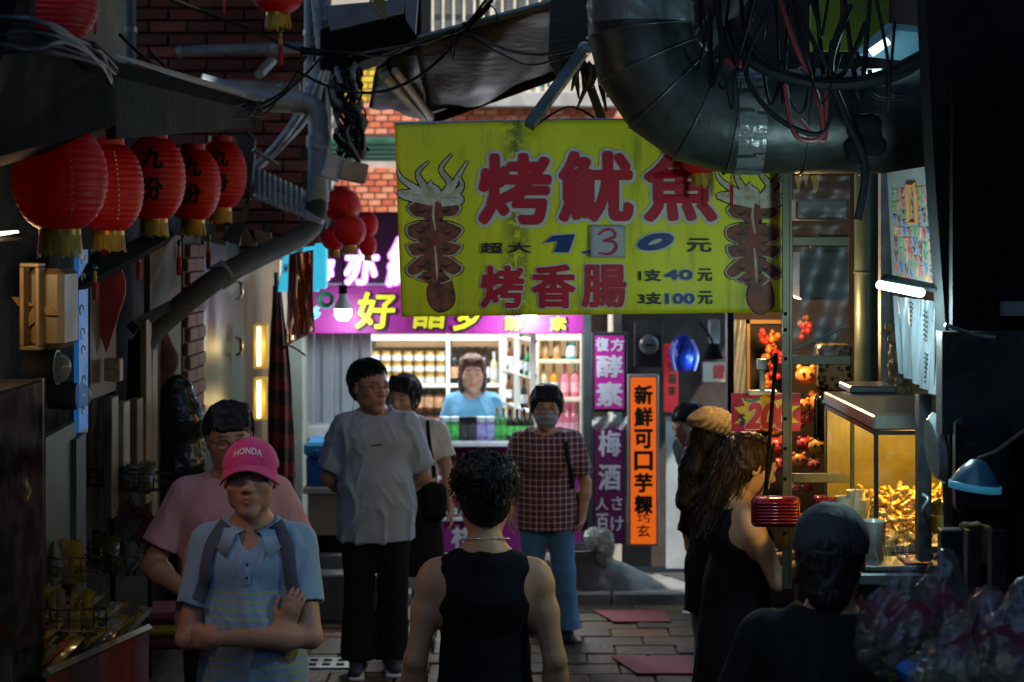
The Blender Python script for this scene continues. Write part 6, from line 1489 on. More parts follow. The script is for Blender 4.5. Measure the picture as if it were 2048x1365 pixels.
brush([(1488,799),(1504,803),(1520,797)], 5, M('mark_teal', (.03,.12,.12), .5), e, 'mark', -.006, None, D_)
bar('clip_stem', [P(1525,786,D_),P(1524,740,D_)], .012, M('clip_pale', (.5,.5,.42), .35), e); m = MB(); a = P(1496,782,D_-.02); c = P(1556,791,D_-.02); m.span((a.x,D_-.03,c.z),(c.x,D_+.03,a.z),.005); m.build('clip_foot', M('clip_pale'), e); m = MB(); a = P(1514,718,D_); c = P(1534,740,D_); m.span((a.x,D_-.02,c.z),(c.x,D_+.02,a.z),.004); m.build('clip_jaw', M('clip_pale'), e)
bar('black_stick', [P(1552,706,6.75),P(1530,1000,6.75)], .008, BLK, None, label='thin black stick leaning in front of the price sign', cat='stick')
bar('wire_arm', [P(1534,722,6.8),P(1556,708,6.75)], .004, STEEL, e)
bar('long_rod', [P(1586,700,6.62),P(1698,652,6.7)], .005, STEEL, None, label='thin metal rod crossing the clear plastic sheet', cat='rod')
# hanging plastic strip and orange frame left of the rack
e = E('orange_frame', P(1520,790,8.6), 'thin orange wooden frame around the hanging charms', 'frame'); OF = M('frame_orange', (.36,.17,.03), .5); D_ = 8.5
for x0,y0,x1,y1 in ((1494,640,1500,800),(1494,640,1562,648)): a = P(x0,y0,D_); c = P(x1,y1,D_); m = MB(); m.span((a.x,D_,c.z),(c.x,D_+.03,a.z)); m.build('rail', OF, e)
m = MB(); m.grid(lambda u, v: P(1468+24*u,640+150*v,8.4+.02*math.sin(8*u+6*v)), 8, 16); m.build('plastic_strip', M('bag_clear'), None, True, label='crinkled clear plastic strip left of the orange frame', cat='plastic')
m = MB()
for i, s_ in enumerate(((1590,352,1604,384),(1606,350,1618,376),(1622,352,1640,388))): m.plate([P(s_[0],s_[1],7.0),P(s_[2],s_[1]-2,7.0),P(s_[2]-4,s_[3]-10,7.0),P(s_[0]+8,s_[3],7.0)], (0,.006,0))
m.build('yellow_ribbon', M('ribbon_yellow', (.55,.33,.02), .5), label='mustard yellow cut ribbons under the duct', cat='ribbon')
for (x0,y0,x1,y1,lb,mt) in ((1592,398,1696,440,'dim metal tray on the rack below the ribbons',M('tray_metal', (.2,.2,.2), .35, .7)),(1600,500,1696,600,'dark box behind the clear plastic sheet',M('box_dark2', (.03,.035,.035), .5)),(1634,470,1700,498,'dark green box on the rack bar',GP)):
    a = P(x0,y0,7.3); c = P(x1,y1,7.3); m = MB(); m.span((a.x,7.3,c.z),(c.x,7.5,a.z),.01); m.build('storage_box', mt, label=lb, cat='box')
# ---- food cabinet with warm light
e = E('food_cabinet', P(1760,1130,6.5), 'glass food cabinet glowing yellow on the snack cart', 'food cabinet')
X0, X1, Y0, Y1, ZB, ZT = 1.285, 1.86, 6.0, 6.95, 1.30, 1.735
FR = M('cabinet_frame', (.05,.05,.045), .35, .6)
for x_, y_ in ((X0,Y0),(X0,Y1),(X1,Y0),(X1,Y1),(X0,6.42)): m = MB(); m.box((x_,y_,(ZB+ZT)/2), (.014,.014,ZT-ZB)); m.build('frame_post', FR, e)
for z_ in (ZB,ZT):
    for p_, q_ in (((X0,Y0),(X1,Y0)),((X0,Y1),(X1,Y1)),((X0,Y0),(X0,Y1)),((X1,Y0),(X1,Y1))): m = MB(); m.span((p_[0]-.008,p_[1]-.008,z_-.008),(q_[0]+.008,q_[1]+.008,z_+.008)); m.build('frame_rail', FR, e)
m = MB(); m.span((X0-.01,Y0-.01,ZT+.009),(X1+.01,Y1+.01,ZT+.06),.006); m.build('lid', M('lid_steel', (.30,.30,.26), .35, .7), e)
m = MB(); m.span((X0,Y1-.02,ZB),(X1,Y1-.01,ZT-.01)); m.build('back_sheet', M('sheet_yellow', (.24,.17,.03), .4, var=.3), e)
GC = GLASS('cabinet_glass', (.92,.95,.85), .10, .05)
m = MB(); m.span((X0-.003,Y0+.008,ZB+.009),(X0+.001,Y1-.008,ZT-.009)); m.build('side_glass', GC, e); m = MB(); m.span((X0+.008,Y0-.003,ZB+.14),(X1-.008,Y0+.001,ZT-.009)); m.build('front_glass', GC, e)
m = MB(); m.span((X0+.1,6.4,ZT-.03),(X1-.1,6.46,ZT-.010)); m.build('warm_lamp', M('lamp_warm', (1,.8,.4), .4, emit=6, ecol=(1,.70,.16)), e); lamp('POINT', 'cabinet_light', (1.50,6.36,ZT-.09), 11, (1,.60,.14), .05, e)
m = MB(); m.span((X0+.02,Y0+.02,ZB+.01),(X1-.02,Y1-.04,ZB+.03)); m.build('tray', M('tray_metal'), e)
FD = M('fried_food', (.48,.26,.05), .45, var=.65, scale=50, bump=.7, bscale=60, coat=.4); f_ = Field()
for i in range(380):
    x_, y_ = rn.uniform(X0+.04,X1-.05), rn.uniform(Y0+.05,Y1-.12); z_ = ZB+.03+.15*rn.random()*max(.15,1.1-1.6*abs(y_-6.45)); d_ = V_((rn.uniform(-1,1),rn.uniform(-1,1),rn.uniform(-.4,.9))).normalized()*rn.uniform(.015,.045)
    f_.cone((x_,y_,z_),tuple(V_((x_,y_,z_))+d_),rn.uniform(.007,.014),rn.uniform(.004,.010),.006)
V, Q = f_.mesh(.0055); link('fried_squid', npmesh('fried_squid', V, Q), FD, None, True, label='heap of golden fried squid pieces inside the glowing cabinet', cat='food', kind='stuff')
f_ = Field()
for i in range(60):
    p = P(rn.uniform(1856,1888),rn.uniform(1010,1062),5.9); d_ = V_((rn.uniform(-1,1),rn.uniform(-1,1),rn.uniform(-.4,.9))).normalized()*rn.uniform(.015,.03); f_.cone(tuple(p),tuple(p+d_),.012,.009,.006)
V, Q = f_.mesh(.006); link('fried_squid', npmesh('fried_squid', V, Q), FD, None, True, label='second heap of fried squid right of the dark post', cat='food', kind='stuff')
m = MB(); m.lathe([(0,0),(.05,0),(.06,.06),(.055,.06)], P(1874,1062,5.85), 20); m.build('food_bowl', M('bowl_yellow', (.42,.30,.04), .4), None, 'auto', label='yellow bowl under the second heap of food', cat='bowl')
e = E('snack_cart', P(1790,1300,6.2), 'dark steel snack cart under the glowing cabinet', 'cart')
m = MB(); m.span((1.12,5.72,ZB-.05),(2.0,7.0,ZB-.009),.006); m.build('counter_top', M('counter_steel', (.13,.15,.15), .35, .7, var=.3), e); m = MB(); m.span((1.16,5.78,.1),(1.98,6.98,ZB-.051)); m.build('body', M('cart_dark', (.03,.032,.032), .4, .4, var=.4), e)
for x_ in (1.22,1.92): m = MB(); m.lathe([(0,-.02),(.05,-.02),(.05,.02),(0,.02)], (x_,5.85,.05), 14, Matrix.Rotation(PI/2,3,'Y')); m.build('wheel', BLK, e)
e = E('sauce_tray', P(1800,1130,5.76), 'tray with wooden sticks and sauce along the cart edge', 'tray'); a = P(1722,1132,5.76); c = P(1878,1132,5.76)
m = MB(); m.span((a.x,5.74,ZB-.004),(c.x,5.92,ZB+.014),.004); m.build('tray', M('tray_foil', (.30,.29,.26), .25, .8), e); m = MB(); m.span((a.x+.15,5.75,ZB+.015),(c.x-.02,5.90,ZB+.022),.003); m.build('sauce', M('sauce_red', (.25,.02,.015), .2), e)
for i in range(16): x_ = a.x+.01+(c.x-a.x-.02)*rn.random(); q = V_((x_,rn.uniform(5.76,5.9),ZB+.018)); bar('stick', [q,q+V_((rn.uniform(-.02,.02),rn.uniform(-.01,.02),rn.uniform(.05,.10)))], .0013, M('bamboo', (.40,.26,.10), .6), e, 4)
m = MB(); q = P(1748,1126,5.86); m.lathe([(0,0),(.034,0),(.041,.15),(.0425,.152),(.039,.15),(.032,.006)], (q.x,5.86,ZB-.004), 24); m.build('plastic_cup', M('cup_frosted', (.42,.44,.38), .3, alpha=.82, coat=.3), None, True, label='frosted plastic cup standing before the glass cabinet', cat='cup')
CPW = M('cup_paper', (.55,.46,.28), .6)
for i, (px,py) in enumerate(((1690,1024),(1722,1030),(1712,1012))):
    q = P(px,py,6.3); m = MB(); m.lathe([(0,0),(.026,0),(.034,.085),(.036,.087),(.033,.085)], (q.x,6.3,q.z-.03), 18); m.build('paper_cup', CPW, None, 'auto', label=('left','right','back')[i]+' paper cup of skewers beside the cabinet glass', cat='cup')
for i, (p0_, p1_) in enumerate((((1700,1062),(1712,970)),((1730,1045),(1744,990)),((1772,1040),(1784,1000)))): bar('skewer', [P(*p0_,6.2),P(*p1_,6.2)], .0025, M('bamboo'), None, label=('tall skewer rising from the left cup','short skewer rising from the right cup','skewer stuck in the fried squid')[i], cat='skewer')
for (x0,y0,x1,y1,mt,lb) in ((1690,866,1748,922,M('poster_pale', (.42,.45,.42), .6),'pale upper poster seen through the cabinet glass'),(1690,926,1752,992,M('poster_blue', (.02,.17,.45), .5, var=.3),'blue lower poster seen through the cabinet glass'),(1656,864,1682,1000,M('poster_grey', (.22,.22,.20), .6),'grey paper strip left of the posters')):
    a = P(x0,y0,7.15); c = P(x1,y1,7.15); m = MB(); m.span((a.x,7.15,c.z),(c.x,7.17,a.z)); m.build('poster', mt, label=lb, cat='poster')
m = MB(); m.span((P(1696,0,6.9).x,6.86,ZT+.062),(P(1790,0,6.9).x,7.1,ZT+.09),.006); m.build('steel_tray', M('tray_metal'), label='flat steel tray lying on top of the food cabinet', cat='tray')
e = E('dark_post', P(1852,1120,5.7), 'dark battered post at the right of the glowing cabinet', 'post'); a = P(1838,790,5.7); c = P(1864,1125,5.7); m = MB(); m.span((a.x,5.7,c.z),(c.x,5.76,a.z),.004); m.build('post', M('post_scratched', (.03,.035,.04), .4, .2, var=.8, scale=14), e)
m = MB(); m.tube(cable([P(1845,990,5.66),P(1856,1000,5.64),P(1846,1020,5.64),P(1852,1040,5.66)]), .008, 6); m.build('hook', STEEL, e, True)
# roots hanging
f_ = Field()
for i in range(34): px = 1786+rn.uniform(-9,12)+i*.5; py = 655+i*4.6; f_.ell(tuple(P(px,py,6.9)+V_((0,rn.uniform(-.03,.03),0))), (rn.uniform(.012,.026),)*3, .01)
for i in range(14): f_.ell(tuple(P(1806+rn.uniform(-10,14),780+rn.uniform(-8,34),6.9)), (rn.uniform(.014,.026),)*3, .01)
V, Q = f_.mesh(.007); V = V+vnormals(V,Q)*(.003*wav(V,5,70))[:,None]; link('hanging_roots', npmesh('roots', V.astype(np.float32), Q), M('root_tan', (.24,.18,.08), .7, var=.5, scale=20, bump=.6), None, True, label='string of knobbly dried roots hanging by the menu board', cat='dried roots')
# menu board, tube lamp, plastic curtain
e = E('menu_board', P(1830,575,5.7), 'slanted paper menu board with coloured vertical writing above the tube lamp', 'menu board')
qa, qb, qc, qd = P(1775,346,5.8), P(1872,330,5.55), P(1884,578,5.55), P(1786,562,5.8); m = MB(); m.plate([qa,qb,qc,qd], (0,.012,0)); m.build('board', M('menu_paper', (.22,.215,.19), .6, var=.15), e)
def mp_(u, v): return (qa*(1-u)+qb*u)*(1-v)+(qd*(1-u)+qc*u)*v+V_((0,-.004,0))
cols = [M('ink_%s' % n, c_, .5) for n, c_ in (('r',(.40,.05,.05)),('g',(.06,.20,.06)),('b',(.03,.10,.22)),('o',(.40,.16,.04)),('br',(.15,.03,.03)))]
for i in range(9):
    for (v0, v1) in ((.16,.44),(.50,.95)):
        v = v0
        while v < v1:
            h = rn.uniform(.05,.11); m = MB(); u0 = .07+i*.1; pts_ = [(u0,v),(u0+.06,v+.004),(u0+.055,v+h*.5),(u0+.01,v+h*.55),(u0+.035,v+h)]
            rn.shuffle(pts_); m.tube([mp_(*p_) for p_ in pts_], rn.uniform(.002,.0042), 4); m.build('ink_stroke', cols[(i*2+int(v*7)) % 5], e); v += h+.02
m = MB(); m.tube([mp_(.40,.22),mp_(.42,.14),mp_(.55,.14),mp_(.57,.22),mp_(.57,.46),mp_(.40,.46),mp_(.40,.22)], .012, 6); m.build('picture', cols[3], e)
e = E('fluorescent_tube', P(1800,578,5.5), 'lit cyan white fluorescent tube under the menu board', 'lamp'); t0, t1 = P(1759,570,5.5), P(1843,586,5.3); bar('tube', [t0,t1], L(9,5.4), M('tube_cyan', (.8,1,1), .4, emit=2.6, ecol=(.45,.92,1)), e, 12); bar('fixture', [t0+V_((.02,.02,.022)),P(1886,594,5.25)+V_((0,.02,.022))], .014, BLK, e, 4); lamp('POINT', 'tube_light', (t0+t1)/2+V_((-.03,-.08,-.05)), 13.0, (.6,.93,1), .08, e)
m = MB(); ca, cb, cc, cd = P(1786,592,5.7), P(1884,606,5.5), P(1874,792,5.5), P(1800,748,5.7)
m.grid(lambda u, v: (ca*(1-u)+cb*u)*(1-v)+(cd*(1-u)+cc*u)*v+V_((.012*math.sin(26*u),.02*math.sin(20*u+2*v),0)), 40, 20); o = m.build('plastic_menu', M('plastic_milky', (.16,.18,.19), .12, spec=.9, alpha=.8, var=.4, scale=6, stretch=(4,4,.4), bump=.5, bscale=16), None, True, label='glossy wavy plastic menu sheet hanging under the tube lamp', cat='plastic sheet')
for i, (u, v0, ln) in enumerate(((.1,.06,.2),(.3,.05,.25),(.58,.12,.3),(.78,.05,.22),(.92,.1,.2),(.6,.6,.3))):
    m = MB(); v = v0
    while v < v0+ln: p_ = (ca*(1-u)+cb*u)*(1-v)+(cd*(1-u)+cc*u)*v+V_((0,-.03,0)); m.tube([p_,p_+V_((.012,0,-.006)),p_+V_((0,0,-.016)),p_+V_((.012,0,-.02))], .0022, 4); v += .055
    m.build('ink_stroke', PBLK, o)
# near dark facade at the right edge
e = E('dark_facade', (1.9,5.2,2), 'near dark shop front filling the right edge', 'shop front')
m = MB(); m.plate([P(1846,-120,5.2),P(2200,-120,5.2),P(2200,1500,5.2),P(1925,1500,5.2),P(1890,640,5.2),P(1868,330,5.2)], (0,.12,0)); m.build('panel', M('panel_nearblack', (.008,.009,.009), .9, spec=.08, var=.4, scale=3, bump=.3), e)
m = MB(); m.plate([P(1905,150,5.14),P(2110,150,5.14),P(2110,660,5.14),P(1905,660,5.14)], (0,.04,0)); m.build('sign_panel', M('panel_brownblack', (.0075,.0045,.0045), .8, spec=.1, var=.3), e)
GB = M('glyph_dark', (.0012,.001,.001), .7, spec=.1); letters('大', (1920,186,2010,270), 5.14, GB, e, .05, push=.004); letters('酥', (1930,370,2010,450), 5.14, GB, e, .05, push=.004); letters('餅', (1930,478,2010,556), 5.14, GB, e, .05, push=.004); letters('梅', (1956,584,2014,646), 5.14, GB, e, .05, push=.004)
m = MB(); a = P(2006,604,5.1); c = P(2080,632,5.1); m.span((a.x,5.1,c.z),(c.x,5.13,a.z)); m.build('grey_label', M('label_grey', (.11,.13,.13), .6), e)
m = MB(); a = P(1884,640,5.05); c = P(2200,1160,5.05)
m.span((a.x,5.05,P(0,870,5.05).z),(c.x,5.12,P(0,664,5.05).z)); m.build('steel_hood', M('hood_steel', (.03,.038,.036), .5, .5, var=.5, scale=4, bump=.3), label='dull steel hood panel on the right above the desk lamp', cat='hood')
bar('bracket_rod', [P(1890,650,5.0),P(1955,672,5.0),P(1990,676,5.0)], .006, STEEL, None, label='bright thin rod across the top of the steel hood', cat='rod')
m = MB(); a = P(1914,836,4.95); c = P(2026,1030,4.95); m.span((a.x,4.95,c.z),(c.x,5.02,a.z),.02); m.build('black_screen', M('screen_black', (.006,.012,.014), .2, coat=.5), label='black flat screen behind the desk lamp', cat='screen')
m = MB(); m.lathe([(0,-.02),(.09,-.02),(.11,0),(.10,.01),(0,.005)], P(1876,896,5.2), 26, Matrix.Rotation(PI/2-.12,3,'Y')); m.build('plate_disc', M('disc_glass', (.20,.24,.25), .12, coat=.6), None, 'auto', label='upright glossy round plate seen edge on by the hood', cat='plate')
e = E('desk_lamp', P(1950,950,4.8), 'desk lamp with blue rimmed shade and long arm at the right', 'lamp'); p = P(1952,955,4.8)
m = MB(); m.lathe([(.072,-.035),(.070,-.025),(.066,-.012),(.046,.022),(.02,.048),(0,.052)], p, 26, Matrix.Rotation(.12,3,'Y')); m.build('shade', M('shade_blue', (.03,.11,.16), .35, coat=.4), e, 'auto')
m = MB(); m.lathe([(.069,-.034),(.073,-.036),(.073,-.018),(.070,-.016)], p, 30, Matrix.Rotation(.12,3,'Y')); m.build('rim', M('rim_cyan', (.05,.28,.38), .3, emit=.06, ecol=(.1,.7,1)), e, True)
bar('arm', [p+V_((.01,.02,.05)),P(1990,905,4.85),P(2070,846,4.9)], .006, M('arm_tan', (.16,.12,.07), .5), e)
for i, (px, w) in enumerate(((1905,22),(1950,14),(2000,16))): a = P(px-w,1060,4.9); c = P(px+w,1240,4.9); m = MB(); m.span((a.x,4.9,c.z-.3),(c.x,4.95,a.z),.004); m.build('stall_leg', M('leg_black', (.012,.014,.015), .4), label=('left','middle','right')[i]+' black upright of the near right stall', cat='post')
f_ = Field()
for i in range(70): p = P(rn.uniform(1925,1985),rn.uniform(1050,1130),5.1); f_.ell(tuple(p), (rn.uniform(.010,.02),)*3, .006)
V, Q = f_.mesh(.007); link('fried_snacks', npmesh('snacks', V, Q), M('snack_brown', (.20,.11,.04), .5, var=.5), None, True, label='dim heap of brown fried snacks behind the black uprights', cat='food', kind='stuff')
# flower like wrapped bags bottom right
def wrap_bag(px, py, D_, r, h, label, mt, paper=True, sd=1):
    e = E('wrapped_bag', P(px,py,D_), label, 'wrapped bag'); p = P(px,py,D_); R0 = random.Random(sd)
    def fn(u, v):
        a = 2*PI*v; k = 1+.045*math.sin(a*7+u*5+sd)+.025*math.sin(a*19+sd*2+u*13)+.03*math.sin(u*14+a*3); rr = r*(.35+.9*math.sin(u*2.2)**.8)*k*(1 if u < .8 else 1+.12*(u-.8)*math.sin(a*13)); return p+V_((math.cos(a)*rr,math.sin(a)*rr*.8,(u-.45)*h+.02*math.sin(a*7)*u))
    q_ = Field(); q_.ell(tuple(p+V_((0,0,-.05*h))), (r*1.12,r*.9,h*.46), .02); q_.cone(tuple(p+V_((0,0,h*.2))), tuple(p+V_((r*.2,0,h*.62))), r*.7, r*.35, .04)
    V, Q = q_.mesh(.009); N_ = vnormals(V, Q); V = V+N_*(.012*(1-np.abs(wav(V*np.array([1,1,.4],np.float32), sd, 34))*1.7)+.004*wav(V, sd+4, 90))[:,None]
    link('cellophane', npmesh('cellophane', V.astype(np.float32), Q), M('cellophane', (.10,.11,.12), .09, spec=.9, alpha=.34, bump=.4, bscale=40, coat=.6), e, True)
    f_ = Field()
    for i in range(60): a_ = R0.uniform(0,6.3); q = R0.random()**.5*r*.9; f_.ell(tuple(p+V_((math.cos(a_)*q,math.sin(a_)*q*.8,R0.uniform(-.42,.15)*h))), (R0.uniform(.010,.024),)*3, .008)
    V, Q = f_.mesh(.008); link('contents', npmesh('contents', V, Q), mt, e, True)['kind'] = 'stuff'
    if paper:
        def fp(u, v): a = 2*PI*v; rr = r*(.9+.2*u)*(1+.05*math.sin(a*5+sd)); return p+V_((math.cos(a)*rr*.96,math.sin(a)*rr*.75,(.05+.26*u)*h+.02*math.sin(a*4+sd)))
        m = MB(); m.grid(fp, 5, 60); o = m.build('pink_paper', M('paper_pink2', (.12,.028,.055), .6, var=.3, transl=.3), e, True)
SG = M('snack_gold', (.30,.20,.07), .5, var=.5, scale=20); SC_ = M('snack_cream', (.36,.33,.18), .5, var=.4, scale=20); SO = M('snack_olive', (.08,.07,.03), .5, var=.5)
wrap_bag(1800,1262,4.3,.10,.24,'glossy cellophane bag of dark snacks nearest the dark cap',SO,True,1)
wrap_bag(1880,1250,4.5,.09,.26,'cellophane bag with pink paper behind the front ones',SG,True,2)
wrap_bag(1958,1320,3.9,.10,.20,'large cellophane bag of cream coloured puffs at the bottom right',SC_,True,3)
wrap_bag(2040,1322,3.8,.10,.24,'cellophane bag cut by the right edge of the picture',SC_,True,4)
wrap_bag(1890,1352,3.9,.07,.14,'small cellophane bag at the bottom behind the puffs',SO,False,5)
m = MB(); m.grid(lambda u, v: P(1930+110*u,1180+110*v,4.7)+V_((0,.03*math.sin(7*u+3*v),0)), 12, 12); m.build('pink_sheet', M('plastic_pink', (.16,.04,.09), .25, coat=.4), None, True, label='sheet of dark pink plastic behind the wrapped bags', cat='plastic sheet')
m = MB(); m.box(P(1840,1350,4.1), (.10,.10,.05), Euler((0,.3,.2)).to_matrix(), .02); m.build('blue_bag', M('plastic_blue', (.01,.12,.40), .3), label='blue plastic corner under the cellophane bags', cat='bag')
e = E('near_stall', P(1900,1500,4.2), 'dark stall table carrying the wrapped bags at bottom right', 'table'); m = MB(); m.span((.98,3.5,.02),(2.2,4.85,P(0,1400,4.3).z)); m.build('table_body', BLK, e)
# ---- overhead right: cables, green sign, ceiling tube
e = E('cable_tangle', P(1550,150,5.9), 'mass of black cables drooping over the big duct', 'cables')
for i in range(24):
    x0 = rn.uniform(1400,1860); x3 = x0+rn.uniform(-160,160); y0 = -30; sg = rn.uniform(60,200); d = rn.uniform(5.75,6.05)
    bar('cable', cable([P(x0,y0,d),P((2*x0+x3)/3+rn.uniform(-20,20),sg*.7,d-.03),P((x0+2*x3)/3,sg*1.15,d),P(x3,rn.uniform(-30,sg*.8),d)], sub=7), rn.choice((.004,.006,.009)), DC, e, 6)
for nm, pts_, r, mt in (('a',[(1460,40),(1500,120),(1620,165),(1740,160),(1850,110)],.022,DC),('b',[(1480,60),(1560,150),(1680,172),(1800,150),(1870,100)],.016,DC),('c',[(1488,90),(1500,170),(1560,240),(1640,268),(1668,200)],.010,DC),('d',[(1560,0),(1590,90),(1630,180),(1645,270),(1600,278),(1580,240),(1570,170)],.009,M('cable_red', (.14,.02,.02), .5)),('e',[(1648,150),(1650,280),(1600,240)],.007,M('cable_red')),('f',[(1700,10),(1660,130),(1690,230),(1730,330),(1716,440)],.014,DC),('g',[(1740,140),(1745,190),(1790,200),(1850,180)],.008,DC),('h',[(1774,140),(1780,185),(1820,192)],.007,DC)):
    bar('cable', cable([P(x,y,5.85) for x, y in pts_]), r, mt, e, 8)
f_ = Field()
for i in range(22): f_.ell(tuple(P(1730+rn.uniform(-26,34),270+rn.uniform(-30,46),5.9)), (rn.uniform(.015,.04),.02,rn.uniform(.015,.04)), .01)
V, Q = f_.mesh(.009); link('dark_rag', npmesh('rag', V, Q), BLK, None, True, label='dark knotted rag hanging on the duct at right', cat='rag')
e = E('lamp_reflector', P(1800,110,6.4), 'ceiling lamp with short glowing tube and pale blue reflector top right', 'lamp'); m = MB(); m.plate([P(1780,60,6.5),P(1842,66,6.5),P(1842,126,6.5),P(1720,112,6.5)], (0,.03,.03)); m.build('reflector', M('reflector_blue', (.10,.20,.24), .4), e); bar('tube', [P(1742,106,6.4),P(1776,82,6.4)], L(9,6.4), M('tube_pale', (.9,.8,.8), .4, emit=.75, ecol=(.95,.88,.9)), e, 10); lamp('POINT', 'tube_light', P(1756,108,6.3)+V_((0,-.05,-.04)), 2.2, (.5,.9,1), .05, e)
m = MB(); a = P(1622,-60,7.4); c = P(1778,102,7.4); m.span((a.x,7.4,c.z),(c.x,7.43,a.z)); m.build('green_sign', M('sign_lime', (.14,.24,.01), .6, var=.5, scale=4, bump=.2), label='lime green hanging sign behind the cables top right', cat='sign')
m = MB(); a = P(1436,118,6.9); c = P(1484,134,6.9); m.span((a.x,6.9,c.z),(c.x,6.95,a.z)); m.build('red_strip', M('paper_red'), label='small red strip above the duct elbow', cat='strip')
bar('thick_pipe', [P(1480,-20,6.6),P(1402,92,6.6)], .05, M('pipe_grime', (.05,.05,.05), .6, var=.6), None, 14, label='short grimy pipe in the crook of the big duct', cat='pipe')
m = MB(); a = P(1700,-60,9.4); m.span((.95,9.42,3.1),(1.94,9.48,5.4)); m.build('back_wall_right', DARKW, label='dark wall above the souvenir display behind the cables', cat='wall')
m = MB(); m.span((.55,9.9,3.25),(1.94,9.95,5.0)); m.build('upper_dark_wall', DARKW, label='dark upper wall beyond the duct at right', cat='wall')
# ------------------------------------------------------------------ people in the lane
from mathutils.bvhtree import BVHTree
def node_cloth(name, base, fn, rough=.85):
    """cloth whose woven pattern is computed from object coordinates by fn(nt, x, y, z) -> mask socket, pattern colour"""
    m = CLOTH(name, base); nt = m.node_tree; b = nt.nodes['Principled BSDF']
    tc = nt.nodes.new('ShaderNodeTexCoord'); sp = nt.nodes.new('ShaderNodeSeparateXYZ'); nt.links.new(tc.outputs['Object'], sp.inputs[0])
    def mth(op, a, c=None, cl=False):
        n = nt.nodes.new('ShaderNodeMath'); n.operation = op; n.use_clamp = cl
        for i, v in enumerate((a, c)):
            if v is None: continue
            if isinstance(v, (int, float)): n.inputs[i].default_value = v
            else: nt.links.new(v, n.inputs[i])
        return n.outputs[0]
    mask, col = fn(mth, sp.outputs[0], sp.outputs[1], sp.outputs[2])
    mx = nt.nodes.new('ShaderNodeMix'); mx.data_type = 'RGBA'; nt.links.new(mask, mx.inputs[0])
    src = b.inputs['Base Color'].links[0].from_socket; nt.links.new(src, mx.inputs[6]); mx.inputs[7].default_value = (*col, 1)
    nt.links.new(mx.outputs[2], b.inputs['Base Color']); return m
def surf(o):
    me = o.data; bv = BVHTree.FromPolygons([v.co for v in me.vertices], [p.vertices for p in me.polygons])
    def front(x, z, sgn=-1):
        h = bv.ray_cast(Vector((x, sgn*1.0, z)), Vector((0, -sgn, 0)))
        return h[0].y if h[0] else 0
    return front
def ribbon(front, pts, w, th=.006, sgn=-1, off=.003):
    """flat band lying on a body surface: pts (x, z)"""
    pts = [(p.x, p.z) for p in cable([(x,0,z) for x, z in pts])]; m = MB(); n = len(pts); base = []
    for i, (x, z) in enumerate(pts):
        a = pts[max(0,i-1)]; b = pts[min(n-1,i+1)]; t = Vector((b[0]-a[0], b[1]-a[1])); t = t.normalized() if t.length else Vector((0,1)); nn = Vector((-t.y, t.x))
        row = []
        ys = [front(x+nn.x*w*u, z+nn.y*w*u, sgn) for u in (-.5,0,.5)]
        y0 = min(ys) if sgn < 0 else max(ys)
        for u, dy in ((-.5,0),(-.5,th),(0,th*1.15),(.5,th),(.5,0)):
            row.append((x+nn.x*w*u, y0*.5+ys[int((u+.5)*2)]*.5+sgn*(off+dy), z+nn.y*w*u))
        base.append(row)
    m.v = [v for r in base for v in r]
    for i in range(n-1):
        for k in range(4): a = i*5+k; m.f.append((a, a+1, a+6, a+5))
    return m
def moved(mb, name, mat, p, parent=None, smooth=True):
    o = mb.build(name, None); me = o.data; bpy.data.objects.remove(o); me.name = name
    return p.add(name, me, mat, smooth=smooth, parent=parent)
def attach(mb, name, mat, parent, smooth=True):
    """mesh given in the parent's local frame"""
    o = mb.build(name, None); me = o.data; bpy.data.objects.remove(o); me.materials.append(mat); me.name = name
    q = bpy.data.objects.new(name, me); COL.objects.link(q); q.parent = parent
    me.polygons.foreach_set('use_smooth', [bool(smooth)]*len(me.polygons)); return q
V3 = lambda *a: Vector(a)
def at(px, D): return ((px-1024)*D/F, D, 0)
